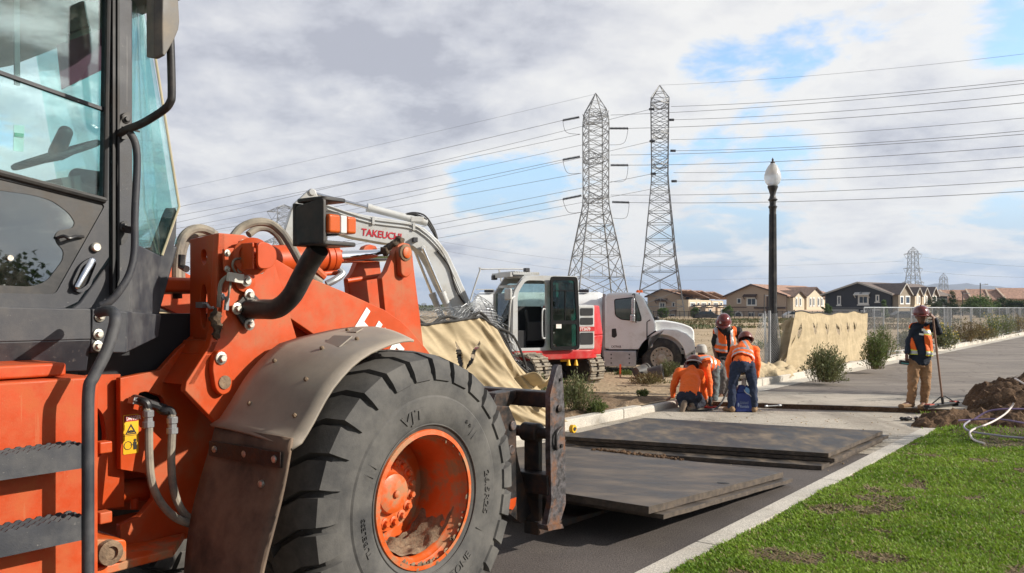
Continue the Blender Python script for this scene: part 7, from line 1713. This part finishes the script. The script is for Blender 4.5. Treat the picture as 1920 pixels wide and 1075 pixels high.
# ================================================================== PEOPLE
skinm = M('skin', (.20, .095, .055), .55, var=.12, sc=20); skind = M('tanned_skin', (.16, .07, .04), .55, var=.12, sc=20)
hivis = M('hi_vis_orange', (.90, .14, .01), .75, var=.06, bump=.1, bsc=300); refl = M('reflective_tape', (.40, .40, .41), .35, .3, var=.08); lime = M('lime_trim', (.62, .70, .06), .7)
navy = M('navy_cotton', (.012, .018, .032), .85, bump=.1, bsc=300); blk = M('black_cotton', (.012, .012, .014), .85); jean = M('dark_denim', (.018, .028, .06), .9, var=.25, sc=9, bump=.1, bsc=300); jeang = M('grey_denim', (.10, .125, .13), .9, var=.2, sc=9)
khaki = M('khaki_canvas', (.30, .17, .085), .9, var=.15, sc=9); greyp = M('grey_work_cloth', (.13, .115, .11), .9, var=.2, sc=12); boot = M('tan_suede', (.27, .17, .095), .9, var=.15, sc=20); sole = M('boot_sole', (.16, .12, .09), .9)
maroon = M('maroon_helmet', (.13, .022, .018), .22, var=.06, coat=.5); hair = M('black_hair', (.012, .01, .009), .8); redbrown = M('brown_helmet', (.16, .045, .03), .3, var=.06)
glov = M('dark_glove', (.03, .03, .032), .8); tape = M('white_tape', (.62, .6, .56), .6); belt = M('leather_belt', (.14, .08, .05), .7); bluep = M('blue_bag_vinyl', (.012, .03, .17), .5, var=.15)
def frame(z, hint):
    z = V(z).normalized(); x = V(hint); x = (x-z*x.dot(z)).normalized(); return Matrix((x, z.cross(x), z)).transposed()
def hand(b, w, d, pn, curl, s, thumb=1):
    """palm and five unequal fingers from wrist w, pointing d, palm facing pn; curl bends towards the palm"""
    d = V(d).normalized(); pn = V(pn); pn = (pn-d*pn.dot(d)).normalized(); sd = d.cross(pn)
    pc = V(w)+d*.045*s
    b.limb(V(w), V(w)+d*.085*s, .030*s, .036*s, flat=pn, fr=.5, n=10)
    for k, (o_, L) in enumerate(((-.030, .075), (-.010, .085), (.010, .080), (.029, .062))):
        p = V(w)+d*.085*s+sd*o_*s; a = curl*.6; q = p+(d*cos(a)+pn*sin(a))*L*.5*s; a2 = curl*1.5; r = q+(d*cos(a2)+pn*sin(a2))*L*.5*s
        b.limb(p, q, .0105*s, .0095*s, n=8); b.limb(q, r, .0095*s, .008*s, n=8)
    p = V(w)+d*.03*s-sd*thumb*.028*s; q = p+(d*.6-sd*thumb*.6+pn*.35*(1+curl))*.045*s; r = q+(d*.8+pn*.4*(1+curl)-sd*thumb*.1)*.035*s
    b.limb(p, q, .014*s, .012*s, n=8); b.limb(q, r, .012*s, .009*s, n=8)
def person(label, base, J, fwd, hd, wear, s=1.0, rot=0):
    """J: joints as world points; fwd: chest facing; hd: (head centre, up, face); wear: what covers what"""
    t = thing('person', label, 'person', base); o_ = V(base); g = {k: V(v)-o_ for k, v in J.items()}
    right = g['shR']-g['shL']; right.normalize()
    sp = (g['neck']-g['pel']).normalized(); fw = V(fwd); fw = (fw-right*fw.dot(right)).normalized()
    mid = g['pel'].lerp(g['neck'], .55)+fw*-.0
    hc, hu, hf = V(hd[0])-o_, V(hd[1]).normalized(), V(hd[2]).normalized(); HM = frame(hu, hf)   # x = face, z = up
    # --- body: one continuous surface
    b = MB()
    b.ell(hc, (.096*s, .076*s, .118*s), HM); b.ell(hc+HM @ V((.03, 0, -.065))*s, (.06*s, .055*s, .055*s), HM); b.ell(hc+HM @ V((.098, 0, -.02))*s, (.022*s, .014*s, .03*s), HM, 8); b.ell(hc+HM @ V((.085, 0, -.072))*s, (.014*s, .026*s, .010*s), HM, 8)
    b.ell(hc+HM @ V((.082, 0, .022))*s, (.018*s, .05*s, .012*s), HM, 8)
    for e in (-1, 1): b.ell(hc+HM @ V((-.005, e*.079, -.01))*s, (.024*s, .012*s, .034*s), HM, 8)
    b.limb(g['neck']-sp*.03, hc+HM @ V((-.02, 0, -.06))*s, .062*s, .056*s)
    b.limb(g['neck'], mid, .085*s, .14*s, flat=fw, fr=.72); b.limb(g['shL'], g['shR'], .07*s, .07*s); b.limb(mid, g['pel'], .15*s, .15*s, flat=fw, fr=.72)
    for k in 'LR':
        b.limb(g['sh'+k], g['el'+k], .056*s, .042*s); b.limb(g['el'+k], g['wr'+k], .042*s, .028*s)
        b.limb(g['hip'+k], g['kn'+k], .085*s, .056*s); b.limb(g['kn'+k], g['an'+k], .056*s, .04*s); b.limb(g['an'+k], g['to'+k], .042*s, .032*s)
    for k in 'LR':
        hb = MB() if wear.get('gloves') else b
        d = wear.get('hand'+k, (g['wr'+k]-g['el'+k])); pn = wear.get('palm'+k, fw*-.2+(right if k == 'L' else -right)); hand(hb, g['wr'+k], d, pn, wear.get('curl'+k, .5), 1.08*s, -1 if k == 'R' else 1)
        if wear.get('gloves'): put('glove', bake(hb, 'glove', glov, .009, 2), t)
    body = put('body', bake(b, 'body', wear.get('skin', skinm), .009, 3), t)
    # --- shirt with sleeves
    c = MB(); bel = wear.get('belly', 0)
    c.limb(g['neck']-sp*.05, mid, .115*s, .172*s, flat=fw, fr=.74); c.limb(mid, g['pel']+sp*.02, (.168+bel)*s, (.165+bel)*s, flat=fw, fr=.78); c.limb(g['shL']-right*-.01, g['shR'], .088*s, .088*s, flat=fw, fr=.95)
    if bel: c.ell(mid.lerp(g['pel'], .5)+fw*(.05+bel), (.13, .13, .15))
    c.limb(g['neck']-sp*.02, g['neck']+sp*.015, .082*s, .072*s)
    for k in 'LR':
        e, w = g['el'+k], g['wr'+k]
        if wear.get('short'): c.limb(g['sh'+k], g['sh'+k].lerp(e, .78), .074*s, .07*s)
        else: c.limb(g['sh'+k], e, .074*s, .058*s); c.limb(e, e.lerp(w, .93), .058*s, .042*s)
    put('shirt', bake(c, 'shirt', wear['shirt'], .013, 3, .012, .09), t)
    # --- trousers
    c = MB(); c.limb(g['hipL'], g['hipR'], .105*s, .105*s); c.limb(g['pel']-sp*.02, g['pel']+sp*.03, .15*s, .145*s, flat=fw, fr=.80)
    for k in 'LR':
        kn, an = g['kn'+k], g['an'+k]; c.limb(g['hip'+k], kn, .108*s, .078*s); c.limb(kn, kn.lerp(an, .92), .078*s, .068*s)
    put('trousers', bake(c, 'trousers', wear['trousers'], .013, 3, .016, .085), t)
    # --- boots
    for k in 'LR':
        c = MB(); an, to = g['an'+k], g['to'+k]; d = (to-an); d.z = 0 if abs(d.z) < .12 else d.z; d.normalize(); upv = (g['kn'+k]-an).normalized()
        c.limb(an-upv*.0, an+upv*.09, .055*s, .058*s); c.limb(an-d*.035-V((0, 0, .035 if abs(d.z) < .5 else 0)), to, .05*s, .045*s, flat=(0, 0, 1), fr=.9); c.ell(to, (.055*s, .05*s, .042*s), None, 10)
        put('boot', bake(c, 'boot', wear.get('boot', boot), .010, 2), t)
    # --- vest with reflective tape in its own frame
    if wear.get('vest'):
        c = MB(); c.limb(g['neck']-sp*.06, mid, .135*s, .195*s, flat=fw, fr=.78); c.limb(mid, g['pel']+sp*.10, (.19+bel)*s, (.195+bel)*s, flat=fw, fr=.80); c.limb(g['shL'].lerp(g['shR'], .04), g['shR'].lerp(g['shL'], .04), .098*s, .098*s, flat=fw, fr=1.0)
        if bel: c.ell(mid.lerp(g['pel'], .5)+fw*(.055+bel), (.145, .145, .16))
        me = bake(c, 'vest', [hivis, refl, lime], .013, 3, .010, .11); L = (g['neck']-g['pel']).length; bm_ = bmesh.new(); bm_.from_mesh(me); kill = []; op = wear['vest'].get('open', 0)
        for f in bm_.faces:
            p = f.calc_center_median(); q = p-g['pel']; z = q.dot(sp)/L; x = q.dot(right); y = q.dot(fw); nx = (p-g['pel'].lerp(g['neck'], .5))
            if z < .16 or (p-g['neck']).length < .105 or abs(x) > (g['shR']-g['shL']).length*.5+.035: kill.append(f); continue
            if op and y > .0 and abs(x-wear['vest'].get('cx', 0)) < op*(.55+.6*max(0, z-.3)): kill.append(f); continue
            if y > 0 and z > .72 and abs(x) < (z-.72)*.45: kill.append(f); continue
            if wear['vest'].get('style', 0) == 1:
                st = (.19 < z < .27) or (.74 < z < .83 and y > -.05); lm = (.165 < z < .19) or (.27 < z < .295) or (.715 < z < .74) or (.83 < z < .85)
            else: st = (.20 < z < .27) or (.40 < z < .47) or (abs(abs(x)-.135) < .028 and z > .40); lm = False
            f.material_index = 1 if st else 2 if lm else 0
        bmesh.ops.delete(bm_, geom=kill, context='FACES'); bm_.to_mesh(me); bm_.free(); v_ = put('vest', me, t); q = v_.modifiers.new('solid', 'SOLIDIFY'); q.thickness = .006; q.offset = 1
    # --- hair and helmet
    if wear.get('helmet', maroon):
        hm_ = wear.get('helmet', maroon); c = MB(hc*-1 + hc); top = hc+HM @ V((-.01, 0, .045))*s
        pf = [(.002, .125), (.05, .122), (.09, .10), (.117, .06), (.126, .015), (.127, -.01)]
        x_, y_, z_ = HM.col[0], HM.col[1], HM.col[2]; n = 28; vs = []
        for r, h_ in pf:
            for j in range(n): a = 2*pi*j/n; vs.append(top+z_*h_*s*1.05+(x_*cos(a)*1.14+y_*sin(a)*.95)*r*s*1.05)
        for j in range(n):
            a = 2*pi*j/n; rr_ = .150+.045*max(0, cos(a))**2 if wear.get('fullbrim') is None else .175; vs.append(top-z_*.018*s+(x_*cos(a)*1.12+y_*sin(a)*.98)*rr_*s)
        k = len(pf)+1; fs = [(i*n+j, i*n+(j+1) % n, (i+1)*n+(j+1) % n, (i+1)*n+j) for i in range(k-1) for j in range(n)]; fs.append(tuple(range(n-1, -1, -1)))
        c.add(vs, fs); hl = c.build('helmet', hm_, t, ang=60, solid=.006*s)
        rb = MB(); rb.bar(top+x_*-.12*s+z_*.04*s, top+x_*.06*s+z_*.132*s, .03, .01); rb.limb(top-x_*.13*s+z_*.05*s, top+z_*.135*s+x_*.0, .012, .012); rb.build('helmet_ridge', hm_, hl)
        if wear.get('badge'): rb = MB(); p = top+x_*.135*s+z_*.05*s+y_*wear['badge']*s; rb.lathe([(.022, -.01), (.022, .004)], p, x_+y_*wear['badge']*5+z_*.3, 12); rb.build('badge', tape, hl)
        if wear.get('band'): rb = MB(); rb.tube([top+z_*.0+(x_*cos(2*pi*j/24)*1.14+y_*sin(2*pi*j/24)*.96)*.135*s for j in range(24)], .013, 6, closed=True); rb.build('helmet_band', tape, hl)
    c = MB(); c.ell(hc+HM @ V((-.022, 0, -.005))*s, (.088*s, .082*s, .09*s), HM); put('hair', bake(c, 'hair', hair, .014, 2), t)
    return t, g, o_, right, sp, fw
def JW(Y0, **k):
    return {n: AT(p[0], p[1], Y0+(p[2] if len(p) > 2 else 0)) for n, p in k.items()}
# --- man with the broom
YA = 14.55
z3 = lambda x, y, d=0: (1670+x*.2, 565+y*.2, d)
J = JW(YA, pel=z3(272, 565), neck=z3(300, 215, .02), shL=z3(222, 255, .02), shR=z3(385, 240, .02), elL=z3(168, 395, .04), wrL=z3(152, 490, -.05), elR=z3(452, 290, .02), wrR=z3(413, 158, -.12), hipL=z3(222, 575), hipR=z3(322, 575), knL=z3(208, 770, -.04), knR=z3(332, 775, -.04), anL=z3(188, 950, .03), anR=z3(310, 955, .03), toL=z3(100, 984, -.06), toR=z3(278, 992, -.16))
base = AT(1725, 768, YA); base.z = ZS
tA = person('man in navy shirt and open hi-vis vest leaning on a broom on the raised road', base, J, (-.12, -1, 0), (AT(*z3(285, 140)[:2], YA-.04), (-.10, -.10, 1), (-.42, -.85, -.35)),
    dict(skin=skind, shirt=navy, trousers=khaki, vest=dict(open=.105, cx=-.03, style=1), belly=.012, handR=(-.55, -.25, .35), palmR=(-.5, .6, -.4), curlR=.9, handL=(-.1, -.1, -1), curlL=.5), 1.02)
# logo on the shirt, reflecting strips are in the vest
b = MB(); p = AT(*z3(305, 268)[:2], YA-.235)-base; b.box(p, (.045, .006, .04)); b.box(p+V((-.03, 0, -.075)), (.075, .006, .03), (0, .15, 0)); b.build('shirt_logo', tape, tA[0])
# broom
hb_, ht_ = AT(*z3(490, 965)[:2], YA-.20), AT(*z3(400, 185)[:2], YA-.16); t = thing('broom', 'wide red push broom with wooden handle held by the man in navy', 'broom', V((hb_.x, hb_.y, ZS)))
b = MB(V(t.location)); b.tube([hb_, ht_+(ht_-hb_)*.04], .0165, 10); b.build('handle', M('wooden_handle', (.22, .12, .075), .6), t)
e0, e1 = AT(*z3(335, 1010)[:2], YA-.32), AT(*z3(622, 935)[:2], YA+.28); e0.z = e1.z = ZS+.055
b = MB(V(t.location)); dd = (e1-e0).normalized(); b.bar(e0, e1, .10, .035, up=(0, 0, 1)); b.build('head', M('black_squeegee', (.02, .02, .022), .6), t, bev=.01)
b = MB(V(t.location))
for q, s_ in ((e0, 1), (e1, -1)): b.bar(q+dd*.03*s_+V((0, 0, .022)), q+dd*.17*s_+V((0, 0, .022)), .098, .016)
b.build('red_end', M('faded_red', (.45, .10, .075), .6), t)
b = MB(V(t.location)); b.bar(e0+V((0, 0, -.03)), e1+V((0, 0, -.03)), .05, .05); b.build('bristles', mt['blackrub'], t)
b = MB(V(t.location)); jn = AT(*z3(480, 893)[:2], YA-.19)
for q, s_ in ((e0+dd*.17, z3(463, 900)), (e1-dd*.12, z3(512, 890))): b.tube([q+V((0, 0, .02)), AT(s_[0], s_[1], YA-.19), jn], .011, 6)
b.tube([hb_, hb_+(ht_-hb_).normalized()*.12], .024, 10); b.build('brace', mt['black'], t)
# radio or drill pouch in his lowered hand
t = thing('tool_case', 'small teal and black case hanging from the hand of the broom man', 'case', AT(1695, 680, YA-.08)); b = MB(); b.box((0, 0, 0), (.15, .07, .07), (0, .12, .1)); b.build('case', mt['blackrub'], t, bev=.012)
b = MB(); b.box((0, -.036, -.012), (.13, .008, .018), (0, .12, .1)); b.build('stripe', M('teal_plastic', (.08, .28, .27), .5), t)
# --- worker seen from behind, bending over a blue bag
zz1 = lambda x, y, d=0: (1280+x*.11166, 580+y*.11166, d); zz2 = lambda x, y, d=0: (1240+x*.1209, 660+y*.1209, d)
YD = 14.55
J = JW(YD, pel=zz2(1260, 190, .0), neck=zz1(1050, 590, .46), shL=zz1(865, 700, .42), shR=zz1(1215, 690, .42), elL=zz2(1035, 160, .34), wrL=zz2(1055, 400, .45), elR=zz2(1495, 180, .34), wrR=zz2(1480, 395, .42), hipL=zz2(1165, 215), hipR=zz2(1360, 215), knL=zz2(1105, 520, .02), knR=zz2(1415, 520, .02), anL=zz2(1085, 860, .02), anR=zz2(1440, 860, .02), toL=zz2(1050, 905, -.10), toR=zz2(1470, 905, -.10))
J['toL'] = J['anL']+V((-.06, .16, -.05)); J['toR'] = J['anR']+V((.06, .16, -.05)); base = AT(1394, 775, YD); base.z = .006
person('worker in orange vest and dark jeans bending over a blue bag, back to us', base, J, (0, .72, -.7), (AT(*zz1(1055, 545)[:2], YD+.60), (.05, .45, .9), (.05, .8, -.6)),
    dict(shirt=hivis, trousers=jean, vest=dict(style=0), helmet=redbrown, handL=(.1, .3, -1), handR=(-.1, .3, -1), boot=boot), 1.0)
# heels of his boots and belt patch
t = thing('blue_bag', 'dark blue vinyl bag standing between the boots of the bending worker', 'bag', GP(1392, 772, .006), 0)
b = MB(); b.loft([V((x*.21, y*.13, 0)) for x, y in ((-1, -1), (1, -1), (1, 1), (-1, 1))], [V((x*.19, y*.11, .36)) for x, y in ((-1, -1), (1, -1), (1, 1), (-1, 1))]); b.loft([V((x*.19, y*.11, .36)) for x, y in ((-1, -1), (1, -1), (1, 1), (-1, 1))], [V((x*.10+.02, y*.06, .50)) for x, y in ((-1, -1), (1, -1), (1, 1), (-1, 1))]); b.build('bag_shell', bluep, t, bev=.03, seg=3)
b = MB(); b.text('United', .075, lambda x, y, h: V((-.10+x, -.132-h+y*.03, .155+y)), .001, .015); b.text('Rentals', .075, lambda x, y, h: V((-.10+x, -.134-h+y*.03, .085+y)), .001, .015); b.ell((-.14, -.131, .14), (.025, .004, .04), None, 10); b.build('bag_lettering', M('faded_print', (.16, .20, .32), .7), t, smooth=False)
b = MB(); b.box((.09, -.115, .40), (.14, .02, .10), (.25, .35, 0)); b.build('pale_panel', M('light_blue_vinyl', (.12, .28, .52), .4), t, bev=.01)
b = MB(); b.tube(crom([V((.0, -.12, .42)), V((.05, -.13, .36)), V((.17, -.125, .30)), V((.19, -.10, .2)), V((.19, -.1, .05))], 5), .008, 6); b.build('white_strap', tape, t)
b = MB(); b.ell((.03, -.02, .55), (.055, .05, .085), (0, .3, 0)); b.ell((.05, -.05, .52), (.03, .03, .06)); b.build('crumpled_sack', M('pale_sack', (.40, .34, .30), .8), t)
t.scale = (.70, .8, .92)
# --- standing worker looking down
YS = 16.3
J = JW(YS, pel=zz1(690, 790), neck=zz1(745, 320, -.06), shL=zz1(570, 390), shR=zz1(935, 370), elL=zz1(530, 640, .03), wrL=zz1(570, 840, -.10), elR=zz1(985, 560, -.05), wrR=zz1(950, 720, -.22), hipL=zz1(640, 820), hipR=zz1(770, 820), knL=zz2(960, 420, -.05), knR=zz2(1045, 420, -.02), anL=zz2(935, 700, .05), anR=zz2(1030, 690, .05), toL=zz2(900, 765, -.12), toR=zz2(1030, 765, -.16))
base = AT(1355, 755, YS); base.z = .03
for k in ('anL', 'anR'): J[k].z = .14
for k in ('toL', 'toR'): J[k].z = .075
person('standing worker in orange vest and black T-shirt looking down at the others', base, J, (-.1, -1, 0), (AT(*zz1(685, 235)[:2], YS-.12), (-.10, -.62, .9), (-.35, -.65, -.85)),
    dict(skin=skind, shirt=blk, short=True, trousers=greyp, vest=dict(open=.05, cx=.06, style=0), helmet=maroon, badge=-.045, handL=(.25, -.1, -1), curlL=.6, handR=(-.1, -.2, -1)), 1.0)
# --- worker on all fours with orange sweatshirt
YK = 14.75
J = JW(YK, pel=zz2(430, 660, .05), neck=zz2(470, 270, .52), shL=zz2(260, 320, .45), shR=zz2(590, 340, .45), elL=zz2(185, 560, .50), wrL=zz2(175, 765, .52), elR=zz2(645, 520, .55), wrR=zz2(690, 720, .62), hipL=zz2(335, 700, .05), hipR=zz2(520, 690, .05), knL=zz2(330, 880, .42), knR=zz2(620, 870, .36), anL=zz2(350, 820, -.12), anR=zz2(470, 830, -.02), toL=zz2(320, 900, -.20), toR=zz2(420, 900, -.14))
base = AT(1297, 768, YK); base.z = .006
J['toL'] = J['anL']+V((-.05, -.02, -.15)); J['toR'] = J['anR']+V((-.05, -.05, -.06))
for k in ('knL', 'knR'): J[k].z = .10
J['wrL'].z = .20; 
person('kneeling worker in bright orange sweatshirt and navy trousers, back to us', base, J, (.05, .55, -.8), (AT(*zz2(500, 215)[:2], YK+.66), (.15, .35, .9), (.15, .85, -.5)),
    dict(shirt=hivis, trousers=M('navy_work_trousers', (.014, .016, .03), .9, var=.3, sc=9), helmet=redbrown, band=True, handL=(-.6, .1, -.35), handR=(.3, .3, -.7), boot=M('worn_boot', (.20, .15, .11), .9)), 1.06)
# --- worker bending beside him with a gloved hand down
YP = 15.55
J = JW(YP, pel=zz2(810, 210, .12), neck=zz2(500, 150, -.05), shL=zz2(520, 240, .14), shR=zz2(690, 235, -.20), elL=zz2(560, 420, .1), wrL=zz2(600, 620, .05), elR=zz2(745, 480, -.30), wrR=zz2(755, 690, -.38), hipL=zz2(815, 250, .22), hipR=zz2(810, 250, .02), knL=zz2(840, 480, .25), knR=zz2(820, 500, .0), anL=zz2(830, 720, .25), anR=zz2(815, 735, .0), toL=zz2(760, 770, .20), toR=zz2(770, 790, -.06))
base = AT(1336, 752, YP); base.z = .01
for k in ('anL', 'anR'): J[k].z = .10
for k in ('toL', 'toR'): J[k].z = .055
person('worker in striped orange vest stooping beside the kneeling one, gloved hand down', base, J, (-.2, -.35, -.9), (AT(*zz2(505, 262)[:2], YP-.02), (-.85, -.1, -.1), (-.25, -.15, -.95)),
    dict(shirt=hivis, trousers=jeang, vest=dict(style=0), helmet=maroon, gloves=True, handR=(.02, -.05, -1), curlR=.9), 1.03)
t = thing('red_hand_tool', 'small red hand tool held to the ground by the stooping worker', 'tool', AT(*zz2(760, 880)[:2], YP-.45))
b = MB(); b.tube([V((.105*cos(a), .07*sin(a), .0)) for a in [2*pi*i/20 for i in range(20)]], .016, 8, closed=True); b.build('ring', M('tool_red', (.45, .04, .03), .5), t); b = MB(); b.tube([V((0, 0, .02)), V((.0, .03, .13))], .02, 8); b.box((0, 0, .01), (.09, .08, .03)); b.build('grip', mt['blackrub'], t)
t.location.z = .03
b = MB(); pts = [zz2(1030, 600, -.1), zz2(990, 680, -.2), zz2(930, 790, -.35), zz2(850, 860, -.55), zz2(740, 905, -.75), zz2(600, 930, -.85), zz2(460, 940, -.9)]
cp = [AT(p[0], p[1], 15.5+p[2]) for p in pts]
for q in cp[2:]: q.z = max(.025, q.z if q.z < .3 else .025)
for q in cp[3:]: q.z = .025
b.tube(crom(cp, 6), .017, 8); tag(b.build('black_hose', mt['blackrub']), 'black hose snaking from the workers across the concrete apron', 'hose')
